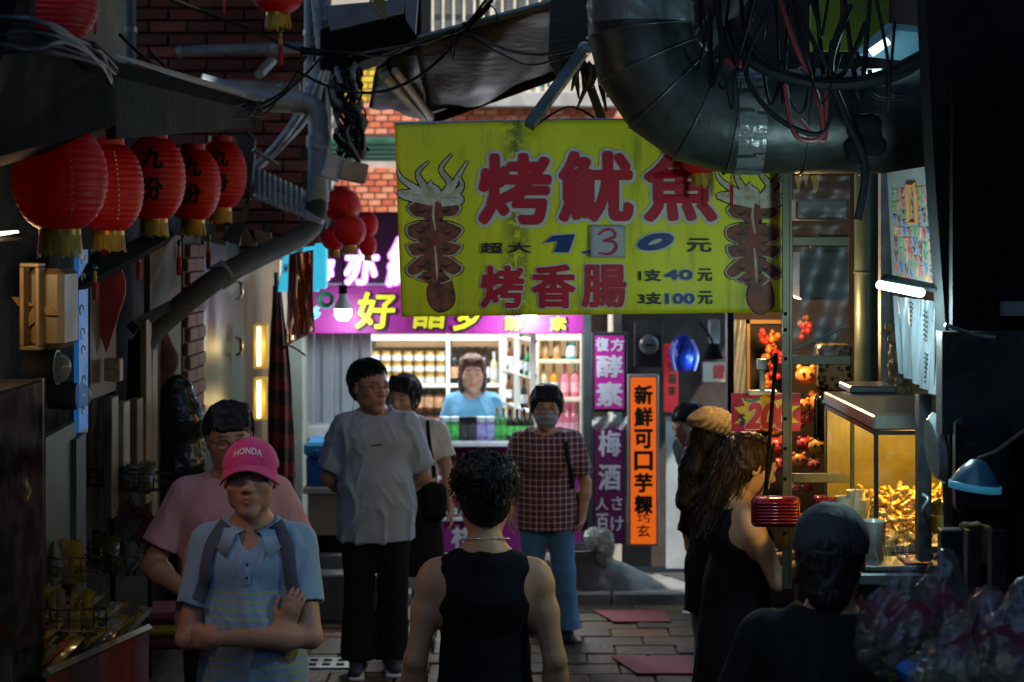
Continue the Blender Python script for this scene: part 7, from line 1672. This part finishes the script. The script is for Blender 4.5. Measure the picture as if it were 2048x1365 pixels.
# ---- man in the pink cap, arms crossed
def man_pink_cap():
    p = Person(at(506,6.0), 1.69, 0, 'older man in pink cap and light blue polo shirt standing with arms crossed', build=1.02, res=.0068, headR=Euler((-.10,0,.05)).to_matrix(), hs=1.06, sh=.162, skin=('tan2',(.46,.24,.155)))
    J = p.J
    J['head'] = V3(-.005,-.03,1.60); J['neck'] = V3(0,.015,1.425)
    J['el',-1] = V3(-.222,-.08,1.045); J['wr',-1] = V3(.11,-.185,1.07); J['el',1] = V3(.222,-.12,1.060); J['wr',1] = V3(-.09,-.285,1.09)
    p.hd[-1] = dict(d=(.40,-.10,.88), n=(.15,.9,.1), thumb=1, curl=.28, spread=.35)
    p.hd[1] = dict(d=(-.9,.55,-.12), n=(-.3,1,-.1), thumb=1, curl=.6)
    # hand that rests on the far upper arm sits in front of it
    J['wr',-1] = V3(.125,-.150,1.092)
    p.body(legs=True)
    def stripes(m, x, y, z):
        k = p.k
        fr = m('FRACT', m('MULTIPLY', m('ADD', z, .004), 1/.0285)); ln = m('MULTIPLY', m('LESS_THAN', fr, .20), .85)
        a = m('MULTIPLY', m('GREATER_THAN', z, 1.05), m('LESS_THAN', z, 1.20)); b = m('MULTIPLY', m('GREATER_THAN', z, .80), m('LESS_THAN', z, .99))
        ax = m('LESS_THAN', m('ABSOLUTE', x), .185)
        return m('MULTIPLY', m('MULTIPLY', m('ADD', a, b, True), ax), ln), (.46,.48,.05)
    polo = node_cloth('polo_cloth', (.24,.37,.52), stripes)
    s = p.shirt(polo, inf=.024, hem=.74, sleeve=.66, sr=1.30, neck=.070, fold=.009, seed=4, neckdrop=.015, sc=15, belly=.035, neckw=1.0, vneck=.10)
    fr = surf(s)
    # collar: two leaves folding down round the neck, placket with buttons
    col = CLOTH('polo_collar', (.25,.38,.53))
    nb = p.j('neck')
    for sd in (-1,1):
        m = MB(); A_ = []
        N = 14
        for i in range(N+1):
            t = i/N; ang = PI/2-t*PI*.93   # from back to front
            rx, ry_ = .071, .066
            cx = sd*math.cos(ang)*rx if True else 0
            cy = math.sin(ang)*ry_+.012
            zt = nb.z+.052-t*.050
            x0, y0 = cx, cy-.012*t
            drop = .034+.040*t**2
            ox = cx*(1.30+.50*t); oy = cy*1.15-.030*t
            x1 = ox+(sd*.045*t**3); z1 = zt-drop-.008*t
            yf = fr(x1, z1) if t > .42 else oy+.02
            y1 = min(oy, yf-.012) if t > .42 else oy+.022
            A_.append((V3(x0*.97,y0,zt-.012), V3(x0,y0,zt), V3((x0+x1)/2,(y0+y1)/2-.004*t+.004*(1-t),zt-.008), V3(x1,y1,z1), V3(x1*.97,y1+.006,z1)))
        m.v = [tuple(v) for r in A_ for v in r]
        for i in range(N):
            for k in range(4): a = i*5+k; m.f.append((a, a+1, a+6, a+5))
        moved(m, 'collar', col, p, s)
    m = ribbon(fr, [(.002,1.305),(.0,1.27),(.0,1.225)], .026, .002, off=.001); moved(m, 'placket', col, p, s)
    for z in (1.295,1.25):
        m = MB(); m.lathe([(0,.002),(.0045,.002),(.0055,0),(.0055,-.002)], (0, fr(0,z)-.006, z), 10, Matrix.Rotation(PI/2,3,'X')); moved(m, 'button', M('button_navy',(.03,.04,.07),.3), p, s)
    p.trousers(CLOTH('trousers_dark', (.02,.021,.026))); p.shoes(M('shoe_dark', (.03,.03,.03), .6))
    p.eyes()
    p.hair(M('hair_greying', (.035,.033,.032), .5, var=.5, scale=60, bump=.3, bscale=200), th=.004, front=.05, side=.0, back=-.075, amp=.0015, seed=2)
    # cap
    R = p.headR; hc = p.j('head'); q = p.hs*1.03; f = Field(); T = lambda x,y,z: hc+R @ (V3(x,y,z)*q); Rm = np.array(R)
    f.ell(T(0,.010,.036), (.090*q,.110*q,.100*q), .01, Rm)
    f.half(T(0,0,.038), R @ V3(0,.13,-1), tuple(hc-V3(.3,.3,.3)), tuple(hc+V3(.3,.3,.3)))
    pk = M('cap_pink', (.62,.035,.21), .8, var=.1, scale=9, bump=.25, bscale=260, sheen=.2)
    cap = p.part('cap', f, pk, .005, .0012, 3, 30, 1, zst=1)
    m = MB(); N = 18; rows = []
    for i in range(N+1):
        a = -1.32+2.64*i/N; row = []
        for j_ in range(6):
            v = j_/5; r = 1+v*.46*math.cos(a*.80)**.7
            x = math.sin(a)*.087*(1+.10*v); y = .010-math.cos(a)*.106*r; z = .040-.016*v*1.0-.040*(math.sin(a)**2)*v-.010*math.sin(a)**2+.006
            row.append(T(x, y, z+.004))
        rows.append(row)
    m.v = [tuple(v) for r in rows for v in r]
    for i in range(N):
        for k in range(5): a = i*6+k; m.f.append((a, a+1, a+7, a+6))
    br = moved(m, 'brim', pk, p, cap); mo = br.modifiers.new('th', 'SOLIDIFY'); mo.thickness = .004
    edge = MB(); edge.tube([r[5]+R @ V3(0,0,-.002) for r in rows], .0032, 6); moved(edge, 'brim_edge', M('cap_edge_dark', (.04,.03,.05), .7), p, cap)
    b = MB(); b.blob(T(0,.010,.137), (.007,.007,.004)); moved(b, 'cap_button', pk, p, cap)
    me = text_mesh('HONDA', .018, shear=.0); bvh = BVHTree.FromPolygons([v.co for v in cap.data.vertices], [q_.vertices for q_ in cap.data.polygons])
    xs = [v.co.x for v in me.vertices]; ys = [v.co.y for v in me.vertices]; a, b2, c, d = min(xs), max(xs), min(ys), max(ys)
    bmx = bmesh.new(); bmx.from_mesh(me); bmesh.ops.triangulate(bmx, faces=bmx.faces); bmesh.ops.subdivide_edges(bmx, edges=bmx.edges, cuts=1); bmx.to_mesh(me); bmx.free()
    for v in me.vertices:
        u = (v.co.x-a)/(b2-a)-.5; w = (v.co.y-c)/(d-c)-.5; o_ = T(u*.088, -.3, .094+w*.020-.010*u*u*4)
        h = bvh.ray_cast(o_, (R @ V3(0,1,0)))
        v.co = (h[0] + R @ V3(0,-.0025,0)) if h[0] else o_
    p.add('lettering', me, M('cap_thread_white', (.75,.7,.72), .7), False, parent=cap)
    # backpack with two straps
    bp = E('backpack', at(506,6.0), 'grey backpack whose straps run over the blue polo shirt', 'backpack'); bp.rotation_euler = p.o.rotation_euler
    st = CLOTH('strap_grey', (.075,.085,.12))
    for sd in (-1,1):
        path = [(sd*.088,1.425),(sd*.128,1.36),(sd*.142,1.30),(sd*.150,1.235),(sd*.172,1.17)]
        attach(ribbon(fr, path, .046, .006), 'strap', st, bp)
    m = MB(); m.box((0,.24,1.16), (.28,.15,.42), None, .04); attach(m, 'pack', CLOTH('pack_grey', (.06,.065,.08)), bp, False)
    m = MB(); m.box((0,.325,1.08), (.2,.03,.2), None, .012); attach(m, 'pocket', CLOTH('pack_grey', (.06,.065,.08)), bp, False)
man_pink_cap()
# ---- man behind in pink T-shirt and glasses
def man_pink_shirt():
    p = Person(at(462,6.9), 1.735, .12, 'man with black hair and glasses in pink T-shirt behind the pink cap', build=1.12, res=.008, headR=Euler((.10,-.04,.15)).to_matrix(), hs=1.04, sh=.178, skin=('warm',(.38,.21,.14)))
    J = p.J; J['head'] = V3(-.005,-.03,1.595)
    J['el',-1] = V3(-.31,.0,1.09); J['wr',-1] = V3(-.17,-.22,1.03); J['el',1] = V3(.30,.03,1.08); J['wr',1] = V3(.28,-.1,.86)
    p.body(); p.shirt(CLOTH('tee_pink', (.50,.27,.30)), inf=.026, hem=.78, sleeve=.72, sr=1.45, neck=.078, fold=.009, sc=15, seed=9, belly=.02)
    p.trousers(CLOTH('trousers_dark', (.02,.021,.026))); p.shoes(M('shoe_dark', (.03,.03,.03), .6)); p.eyes(); p.glasses(.023)
    def ex(f, T, q):
        for i in range(7): f.cone(T(-.06+.02*i,-.03,.125), T(-.066+.021*i,-.090,.066-.006*(i%3)), .016*q, .005*q, .02)
    p.hair(HAIR, th=.016, front=.05, side=.0, back=-.06, amp=.003, seed=5, extra=ex); p.strands(520, .055, .075, .004, 5)
man_pink_shirt()
# ---- tall man in grey T-shirt
def man_grey():
    p = Person(at(752,9.5), 1.725, .10, 'man in grey T-shirt and round glasses with hands behind his back', build=1.10, res=.0085, headR=Euler((.02,.02,.62)).to_matrix(), hs=1.10, sh=.170, skin=('warm',(.38,.21,.14)))
    J = p.J; J['head'] = V3(-.035,-.01,1.59)
    for sd in (-1,1): J['el',sd] = V3(sd*.265,.06,1.08); J['wr',sd] = V3(sd*.07,.22,.93); p.hd[sd] = dict(d=(-sd*.8,.1,-.4), n=(0,.9,.1), thumb=1, curl=.5)
    J['an',-1] = V3(-.10,.0,.085); J['an',1] = V3(.085,.05,.085)
    p.body(); s = p.shirt(CLOTH('tee_grey', (.30,.36,.44)), inf=.032, hem=.745, sleeve=.80, sr=1.55, neck=.078, fold=.013, sc=16, seed=12, belly=.02, flare=.0)
    p.trousers(CLOTH('trousers_black', (.012,.012,.015)), inf=.024, flare=.03, hem=.06)
    p.shoes(M('shoe_navy', (.03,.035,.05), .55), M('sole_white', (.6,.6,.6), .6)); p.eyes(); p.glasses(.024, M('glasses_wire', (.05,.03,.02), .25, 1))
    p.hair(HAIR, th=.011, front=.072, side=.02, back=-.055, amp=.003, seed=8); p.strands(480, .045, .080, .004, 8)
    fr = surf(s); m = ribbon(fr, [(-.03,1.285),(.03,1.29)], .010, .001, off=.0); moved(m, 'chest_print', M('print_dark', (.05,.05,.06), .8), p, s)
    nb = p.j('neck'); m = MB()
man_grey()
# ---- young woman behind the grey T-shirt
def woman_behind():
    p = Person(at(826,10.2), 1.60, -.05, 'dark haired young woman in white top peeking from behind the grey T-shirt', build=.95, res=.0095, headR=Euler((.05,.1,-.3)).to_matrix(), hs=1.1, fem=True, sh=.165, skin=('fair',(.45,.27,.19)))
    J = p.J; J['head'] = V3(-.06,-.04,1.58); J['neck'] = V3(-.03,.01,1.43)
    J['el',1] = V3(.225,.0,1.09); J['wr',1] = V3(.25,-.07,.87); J['el',-1] = V3(-.2,.0,1.08)
    p.body(); p.shirt(CLOTH('blouse_white', (.55,.53,.50)), inf=.02, hem=.95, sleeve=.62, sr=1.6, neck=.07, fold=.005, seed=14)
    f = Field(); f.cone(V3(0,0,.98), V3(0,0,.42), .15, .20, .04, .75, (0,1,0), cap=True, capa=True); p.part('skirt', f, CLOTH('skirt_black', (.015,.014,.016)), None, .006, 3, 22)
    p.shoes(M('shoe_dark', (.03,.03,.03), .6)); p.eyes()
    def ex(f, T, q):
        f.cone(T(0,.07,.03), T(.0,.10,-.10), .06*q, .035*q, .03)
        for i in range(6): f.cone(T(-.05+.02*i,-.05,.118), T(-.062+.025*i,-.096,.058-.006*abs(i-2.5)), .018*q, .006*q, .012)
        for x in (-1,1): f.cone(T(x*.072,-.05,.05), T(x*.082,-.045,-.05), .012*q, .006*q, .015)
    p.hair(HAIR, th=.012, front=.04, side=-.02, back=-.08, amp=.003, seed=6, extra=ex); p.strands(420, .09, .05, .002, 6)
    b = E('shoulder_bag', p.o.location, 'black shoulder bag hanging at the side of the woman in white', 'bag'); 
    fr = surf(p.o.children[1] if False else [c for c in KPARTS(p.o) if c.name.startswith('shirt')][0])
    attach(ribbon(fr, [(.09,1.34),(.10,1.25),(.12,1.12),(.13,1.0)], .022, .005), 'strap', CLOTH('bag_black', (.012,.012,.014)), b)
    m = MB(); m.box((.13,-.10,.86), (.15,.09,.22), None, .03); attach(m, 'pouch', CLOTH('bag_black', (.012,.012,.014)), b, False)
def KPARTS(o): return [c for c in bpy.data.objects if c.parent == o]
woman_behind()
# ---- shopkeeper behind the counter
def vendor():
    p = Person(at(945,12.55), 1.535, .0, 'shopkeeper with auburn hair in open denim shirt behind the counter', build=1.05, res=.010, headR=Euler((.0,.0,.05)).to_matrix(), hs=1.2, fem=True, sh=.165, skin=('fair',(.45,.27,.19)))
    J = p.J; J['el',-1] = V3(-.24,-.02,1.10); J['wr',-1] = V3(-.06,-.2,1.16); J['el',1] = V3(.24,-.0,1.09); J['wr',1] = V3(.06,-.22,1.13)
    p.hd[-1] = dict(d=(.9,-.2,.25), n=(0,1,.2), thumb=1, curl=.6); p.hd[1] = dict(d=(-.9,-.2,.1), n=(0,1,.2), thumb=1, curl=.5)
    p.body(legs=True); s = p.shirt(CLOTH('denim_light', (.10,.30,.50)), inf=.03, hem=.80, sleeve=.98, sr=1.4, neck=.085, fold=.006, seed=21, neckdrop=.035)
    fr = surf(s)
    for sd in (-1,1):
        m = ribbon(fr, [(sd*.055,1.41),(sd*.085,1.36),(sd*.055,1.30),(sd*.02,1.27)], .05, .004); moved(m, 'collar', CLOTH('denim_collar', (.12,.34,.55)), p, s)
    p.trousers(CLOTH('trousers_dark', (.02,.021,.026))); p.shoes(M('shoe_dark', (.03,.03,.03), .6)); p.eyes()
    def ex(f, T, q):
        f.cone(T(0,.06,.0), T(.0,.08,-.11), .07*q, .05*q, .03)
        for x in (-1,1): f.cone(T(x*.05,-.06,.10), T(x*.078,-.03,-.03), .018*q, .010*q, .02); f.cone(T(x*.078,.0,.0), T(x*.07,.01,-.12), .02*q, .018*q, .02)
    p.hair(M('hair_auburn', (.07,.022,.018), .4, var=.5, scale=40, bump=.2, bscale=120), th=.012, front=.035, side=-.02, back=-.12, amp=.003, seed=7, extra=ex); p.strands(380, .10, .06, .002, 7, mat=M('hair_auburn'))
vendor()
# ---- masked woman in checked blouse
def woman_mask():
    p = Person(at(1093,10.3), 1.50, .04, 'woman in surgical mask, glasses, checked maroon blouse and jeans', build=1.06, res=.0085, headR=Euler((.0,.02,-.05)).to_matrix(), hs=1.17, fem=True, sh=.185, skin=('fair',(.45,.27,.19)))
    J = p.J; J['el',1] = V3(.275,.02,1.08); J['wr',1] = V3(.245,-.04,.84); J['el',-1] = V3(-.24,.02,1.09)
    p.hd[1] = dict(d=(-.25,-.2,-.9), n=(-1,0,.2), curl=.8)
    J['kn',1] = V3(.115,-.06,.48); J['an',1] = V3(.135,-.06,.085); J['an',-1] = V3(-.08,.2,.10)
    p.body()
    def checks(m, x, y, z):
        per = .036
        a = m('LESS_THAN', m('FRACT', m('MULTIPLY', x, 1/per)), .24); b = m('LESS_THAN', m('FRACT', m('MULTIPLY', z, 1/per)), .24)
        return m('ADD', m('MULTIPLY', m('MAXIMUM', a, b), .42), m('MULTIPLY', m('MULTIPLY', a, b), .5), True), (.50,.46,.48)
    s = p.shirt(node_cloth('blouse_checks', (.085,.014,.028), checks), inf=.034, hem=.77, sleeve=.80, sr=1.5, neck=.098, sc=16, fold=.009, seed=17, neckdrop=.01)
    p.trousers(CLOTH('jeans_blue', (.05,.17,.33), .3), inf=.022, flare=.028, hem=.06, fold=.004); p.shoes(M('shoe_black', (.012,.012,.014), .5)); p.eyes(); p.glasses(.024, M('glasses_brown', (.09,.03,.02), .3))
    def ex(f, T, q):
        for i in range(7): f.cone(T(-.055+.018*i,-.04,.12), T(-.065+.021*i,-.092,.058+.004*(i%3)), .017*q, .006*q, .012)
        for x in (-1,1): f.cone(T(x*.07,-.04,.06), T(x*.083,-.03,-.01), .02*q, .010*q, .02)
    p.hair(HAIR, th=.019, front=.045, side=-.01, back=-.06, amp=.004, seed=18, extra=ex); p.strands(460, .07, .052, .007, 18)
    # mask
    R = p.headR; hc = p.j('head'); q = p.hs; T = lambda x,y,z: hc+R @ (V3(x,y,z)*q)
    f = Field(); Rm = np.array(R); f.ell(T(0,-.058,-.055), (.066*q,.058*q,.058*q), .02, Rm); f.ell(T(0,-.088,-.03), (.026*q,.030*q,.032*q), .03, Rm)
    f.half(T(0,-.045,0), R @ V3(0,1,0), tuple(hc-V3(.2,.2,.2)), tuple(hc+V3(.2,.2,.2)))
    f.half(T(0,0,-.012), R @ V3(0,.35,1), tuple(hc-V3(.2,.2,.2)), tuple(hc+V3(.2,.2,.2)))
    def pleats(V):
        z = (V[:,2]-hc.z)/q; V[:,1] += .0022*np.sign(np.sin((z+.1)*190)); return V
    mk = p.part('face_mask', f, CLOTH('mask_grey', (.22,.26,.34)), .0045, 0, post=pleats)
    m = MB()
    for x in (-1,1): m.tube(cable([T(x*.056,-.058,-.025), T(x*.078,-.01,.012), T(x*.090,.018,.0), T(x*.078,-.005,-.045), T(x*.052,-.055,-.08)]), .0012, 5)
    moved(m, 'ear_loop', M('loop_white', (.6,.6,.6), .7), p, mk)
    b = E('shoulder_bag', p.o.location, 'black shoulder bag on the arm of the masked woman', 'bag'); fr = surf(s)
    attach(ribbon(fr, [(.115,1.21),(.125,1.12),(.145,1.02),(.16,.92)], .026, .006), 'strap', CLOTH('bag_black', (.012,.012,.014)), b)
    m = MB(); m.box((.215,.05,.78), (.07,.14,.26), None, .03); attach(m, 'pouch', CLOTH('bag_black', (.012,.012,.014)), b, False)
woman_mask()
# ---- man seen from behind in black tank top
def man_tank():
    p = Person(at(970,5.5), 1.685, PI+.03, 'man in black tank top seen from behind with curly dark hair', build=.94, res=.0065, headR=Euler((.06,.0,.06)).to_matrix(), hs=1.0, sh=.168, skin=('olive',(.44,.23,.115)))
    J = p.J; J['head'] = V3(.0,-.015,1.605)
    for sd in (-1,1): J['el',sd] = V3(sd*.228,.05,1.09); J['wr',sd] = V3(sd*.240,-.02,.87)
    p.body()
    s = p.shirt(CLOTH('tank_black', (.009,.009,.011)), inf=.010, hem=.76, sleeve=0, neck=.082, fold=.0035, seed=30, armhole=.075, res=.006)
    p.trousers(CLOTH('trousers_dark', (.02,.021,.026))); p.shoes(M('shoe_dark', (.03,.03,.03), .6)); p.eyes()
    def ex(f, T, q):
        f.ell(T(0,.01,.085), (.105*q,.115*q,.060*q), .03)
        for i in range(70):
            a = random.uniform(0, 2*PI); e = random.uniform(.15, 1.5); x, y, z = math.cos(a)*math.cos(e), math.sin(a)*math.cos(e), math.sin(e)
            f.ell(T(x*.102,.018+y*.115,.055+z*.085), random.uniform(.010,.020)*q, .008)
    h = p.hair(HAIR, th=.012, front=.045, side=.0, back=-.078, amp=.003, seed=31, puff=.004, extra=ex)
    R = p.headR; hc = p.j('head'); q = p.hs
    rnd = random.Random(5); p.strands(500, .06, .06, .012, 31, curl=.012); m = MB()
    for i in range(190):
        a = rnd.uniform(0, 2*PI); e = rnd.uniform(-.1, 1.5); rr = rnd.uniform(.006,.014); n = V3(math.cos(a)*math.cos(e), math.sin(a)*math.cos(e), math.sin(e))
        c = V3(n.x*.112, .018+n.y*.124, .055+n.z*.095); u = n.orthogonal().normalized(); w = n.cross(u); u = (u*math.cos(i)+w*math.sin(i)).normalized(); w = n.cross(u)
        pts = [hc+R @ ((c+u*rr*math.cos(t)*(1+.3*t/6)+(n*.55+w*.5).normalized()*rr*math.sin(t)+u*(t-3)*.003)*q) for t in [k*.62+rnd.uniform(-.1,.1) for k in range(rnd.choice((6,8,10)))]]
        m.tube(pts, [.0017]*(len(pts)-1)+[.0006], 4, False)
    moved(m, 'curls', HAIR, p, h)['kind'] = 'stuff'
    nb = p.j('neck'); m = MB(); N = 44
    for i in range(N):
        a = 2*PI*i/N; c = V3(math.cos(a)*.074, .002+math.sin(a)*.073, nb.z+.042+.012*math.sin(a)); m.blob(c, .0042, 6, 4)
    moved(m, 'necklace', M('silver', (.6,.58,.52), .25, 1), p)['kind'] = 'stuff'
man_tank()
# ---- woman with long wavy hair at the stall
def woman_curly():
    p = Person(at(1472,7.1), 1.60, 1.85, 'woman with long wavy brown hair in black sleeveless dress at food stall', build=1.0, res=.0075, headR=Euler((.28,0,.0)).to_matrix(), hs=1.08, fem=True, sh=.165, skin=('gold',(.55,.31,.16)), lean=0)
    J = p.J; J['head'] = V3(0,-.07,1.575); J['neck'] = V3(0,-.0,1.425)
    J['el',-1] = V3(-.235,-.10,1.10); J['wr',-1] = V3(-.15,-.31,1.20); J['el',1] = V3(.23,-.06,1.09); J['wr',1] = V3(.10,-.32,1.14)
    p.hd[-1] = dict(d=(.25,-.75,.35), n=(1,.1,.1), thumb=-1, curl=.6); p.hd[1] = dict(d=(-.1,-.9,-.1), n=(-1,.0,.1), thumb=1, curl=.6)
    p.body()
    f = Field(); p.torso(f, .010); k = p.k
    f.cone(V3(0,0,.95), V3(0,0,.35), .165, .24, .05, .8, (0,1,0), cap=True)
    f.half((0,0,1.46), (0,0,1), (-1,-1,1.4), (1,1,1.6))
    nb = p.j('neck'); f.cone(nb+V3(0,-.02,-.03), nb+V3(0,-.02,.15), .105, .13, .008, op=-1)
    for sd in (-1,1):
        sh = p.j('sh',sd); f.cone(sh+V3(sd*.03,-.2,-.06), sh+V3(sd*.03,.2,-.06), .062, .062, .01, op=-1)
    p.part('dress', f, CLOTH('dress_black', (.010,.010,.012)), .0075, .006, 41, 20)
    p.shoes(M('shoe_dark', (.03,.03,.03), .6)); p.eyes()
    def ex(f, T, q):
        f.cone(T(0,.06,.04), T(0,.095,-.05), .075*q, .050*q, .04); f.cone(T(0,.095,-.05), T(-.01,.115,-.17), .050*q, .04*q, .03)
    h = p.hair(HAIRB, th=.014, front=.04, side=-.02, back=-.34, amp=.005, seed=42, extra=ex, sc=50)
    R = p.headR; hc = p.j('head'); q = p.hs; rnd = random.Random(8); m = MB(); T = lambda x,y,z: hc+R @ (V3(x,y,z)*q)
    for i in range(220):
        x0 = rnd.uniform(-.09,.09); y0 = rnd.uniform(.0,.12); ph = rnd.uniform(0,6); am = rnd.uniform(.010,.022); ln = rnd.uniform(.16,.33); pts = []
        for t in range(13):
            v = t/12; pts.append(T(x0*(1-.1*v)+am*v*math.sin(ph+v*11), y0+.03*v+am*v*math.cos(ph+v*11)+.02, .09-(.09+ln)*v))
        m.tube(pts, [.0024*(1-.6*t/12) for t in range(13)], 5, False)
    for i in range(26):
        x0 = rnd.choice((-1,1))*rnd.uniform(.06,.085); ph = rnd.uniform(0,6); am = rnd.uniform(.006,.014); pts = []
        for t in range(11):
            v = t/10; pts.append(T(x0+am*v*math.sin(ph+v*9), -.045-.015*v+am*v*math.cos(ph+v*9), .09-.26*v))
        m.tube(pts, [.0028*(1-.6*t/10) for t in range(11)], 5, False)
    moved(m, 'locks', HAIRB, p, h)['kind'] = 'stuff'
    m = MB(); m.box(T(-.035,.115,.075), (.022*q,.03*q,.052*q), Euler((.6,.3,.9)).to_matrix(), .006); moved(m, 'hair_clip', M('clip_beige', (.55,.45,.28), .35), p, None, False)
    c = E('food_cup', (0,0,0), 'white paper cup of snacks in the hand of the wavy haired woman', 'cup')
    w = parent_world(p.o) @ (p.j('wr',-1)+V3(.05,-.10,.03)); c.location = w
    m = MB(); m.lathe([(.026,-.05),(.034,.045),(.036,.047),(.033,.045),(.024,-.046)], (0,0,0), 18, cap=False); attach(m, 'cup', M('paper_white', (.7,.66,.6), .7), c)
woman_curly()
# ---- woman in the beanie
def woman_beanie():
    p = Person(at(1432,7.95), 1.585, 1.95, 'woman in striped beige beanie with long black hair and black top', build=1.0, res=.0095, headR=Euler((.22,0,0)).to_matrix(), hs=1.05, fem=True, sh=.165, skin=('gold',(.55,.31,.16)))
    J = p.J; J['el',-1] = V3(-.22,.0,1.09); J['wr',-1] = V3(-.17,-.2,1.02)
    p.body(); p.shirt(CLOTH('top_black', (.011,.011,.014)), inf=.028, hem=.74, sleeve=.98, sr=1.35, neck=.075, fold=.006, seed=51)
    p.trousers(CLOTH('jeans_grey', (.13,.17,.22), .3), inf=.018, flare=.01, fold=.004); p.shoes(M('shoe_black', (.012,.012,.014), .5)); p.eyes()
    def ex(f, T, q):
        f.cone(T(0,.07,.0), T(0,.10,-.15), .07*q, .06*q, .03); f.cone(T(0,.10,-.15), T(0,.10,-.30), .06*q, .05*q, .03)
        for x in (-1,1): f.cone(T(x*.075,.0,.0), T(x*.075,.01,-.2), .02*q, .03*q, .03)
    p.hair(HAIR, th=.010, front=.05, side=-.03, back=-.40, amp=.006, seed=52, extra=ex, sc=45)
    R = p.headR; hc = p.j('head'); q = p.hs; Rm = np.array(R); f = Field(); T = lambda x,y,z: hc+R @ (V3(x,y,z)*q)
    f.ell(T(0,.025,.048), (.102*q,.122*q,.108*q), .01, Rm); f.ell(T(0,.09,.06), (.08*q,.07*q,.07*q), .04, Rm); f.half(T(0,0,.03), R @ V3(0,.1,-1), tuple(hc-V3(.3,.3,.3)), tuple(hc+V3(.3,.3,.3)))
    def rib(V):
        d = V-np.array(hc); a = np.arctan2(d[:,1]-.03, d[:,0]); N = d/np.linalg.norm(d, axis=1, keepdims=True); return V+N*(.0035*np.sin(d[:,2]*190+d[:,1]*150+2*np.sin(a*3)))[:,None]
    bm_ = M('beanie_knit', (.20,.15,.085), .9, var=.5, scale=22, stretch=(1,3,6), bump=.4, bscale=200)
    p.part('beanie', f, bm_, .006, .003, 4, 24, 1, zst=1, post=rib)
woman_beanie()
# ---- face far back by the lamp stall
def man_far():
    p = Person(at(1420,11.0), 1.38, -.9, 'man with short black hair bending down far back beside the orange sign', build=1.0, res=.011, headR=Euler((.35,0,-.1)).to_matrix(), hs=1.22, lean=.35, skin=('warm',(.38,.21,.14)))
    p.bend(); p.J['head'] += V3(0,-.01,-.02); p.body(); p.shirt(CLOTH('tee_teal', (.018,.035,.04)), inf=.026, hem=.78, sleeve=.7, sr=1.5, fold=.005, seed=61)
    p.trousers(CLOTH('trousers_dark', (.02,.021,.026))); p.shoes(M('shoe_navy', (.03,.035,.05), .55), M('sole_white', (.6,.6,.6), .6)); p.eyes()
    p.hair(HAIR, th=.013, front=.04, side=.0, back=-.06, amp=.003, seed=62); p.strands(300, .05, .06, .005, 62)
man_far()
# ---- back of a person in a dark cap, nearest the camera
def man_dark_cap():
    p = Person(at(1662,4.6), 1.665, PI-.22, 'person in dark baseball cap and black T-shirt seen from behind by the cart', build=1.12, res=.0075, headR=Euler((.12,.0,-.05)).to_matrix(), hs=1.06, sh=.192, skin=('tan',(.30,.155,.10)))
    J = p.J; J['head'] = V3(.0,-.025,1.60)
    for sd in (-1,1): J['el',sd] = V3(sd*.27,-.02,1.10); J['wr',sd] = V3(sd*.2,-.2,.98)
    p.body(); p.shirt(CLOTH('tee_black', (.008,.012,.012)), inf=.028, hem=.76, sleeve=.74, sr=1.5, neck=.082, fold=.010, sc=13, seed=71)
    p.trousers(CLOTH('trousers_dark', (.02,.021,.026))); p.shoes(M('shoe_dark', (.03,.03,.03), .6)); p.eyes()
    def ex(f, T, q): f.cone(T(0,.06,.0), T(0,.075,-.08), .06*q, .055*q, .03)
    p.hair(HAIR, th=.012, front=.05, side=-.0, back=-.115, amp=.004, seed=72, extra=ex)
    R = p.headR; hc = p.j('head'); q = p.hs*1.04; Rm = np.array(R); f = Field(); T = lambda x,y,z: hc+R @ (V3(x,y,z)*q)
    f.ell(T(0,.015,.042), (.094*q,.112*q,.096*q), .01, Rm); f.half(T(0,0,.012), R @ V3(0,.02,-1), tuple(hc-V3(.3,.3,.3)), tuple(hc+V3(.3,.3,.3)))
    f.ell(T(0,.125,.015), (.036*q,.05*q,.030*q), .006, Rm, -1)
    def seams(V):
        d = V-np.array(hc); a = np.arctan2(d[:,1]-.015, d[:,0]); g = np.exp(-((np.abs(((a/(PI/3))%1)-.5)*-2+1)/.05)**2); N = d/np.linalg.norm(d, axis=1, keepdims=True); return V-N*(.0022*g)[:,None]
    cp = M('cap_charcoal', (.035,.036,.038), .8, var=.2, scale=9, bump=.2, bscale=240)
    cap = p.part('cap', f, cp, .0045, .0022, 8, 24, 1, zst=1, post=seams)
    m = MB(); m.blob(T(0,.015,.139), (.007,.007,.004)); moved(m, 'cap_button', cp, p, cap)
    m = MB(); m.tube([T(-.036,.12,.018), T(0,.134,.017), T(.036,.12,.018)], .006, 6); moved(m, 'strap', cp, p, cap)
    f = Field(); f.cone(T(0,-.09,.012), T(0,-.16,-.005), .06*q, .055*q, .02, .12, tuple(R @ V3(0,-.1,1))); p.part('brim', f, cp, .004, 0, parent=cap)
    t = E('shoulder_strap', p.o.location, 'yellow green strap over the shoulder of the person in dark cap', 'strap', rz=p.o.rotation_euler.z)
    fr = surf([c for c in KPARTS(p.o) if c.name.startswith('shirt')][0])
    attach(ribbon(fr, [(-.08,1.40),(-.115,1.37),(-.145,1.32),(-.165,1.26)], .022, .004, sgn=1), 'webbing', M('webbing_lime', (.32,.36,.03), .7), t)
man_dark_cap()
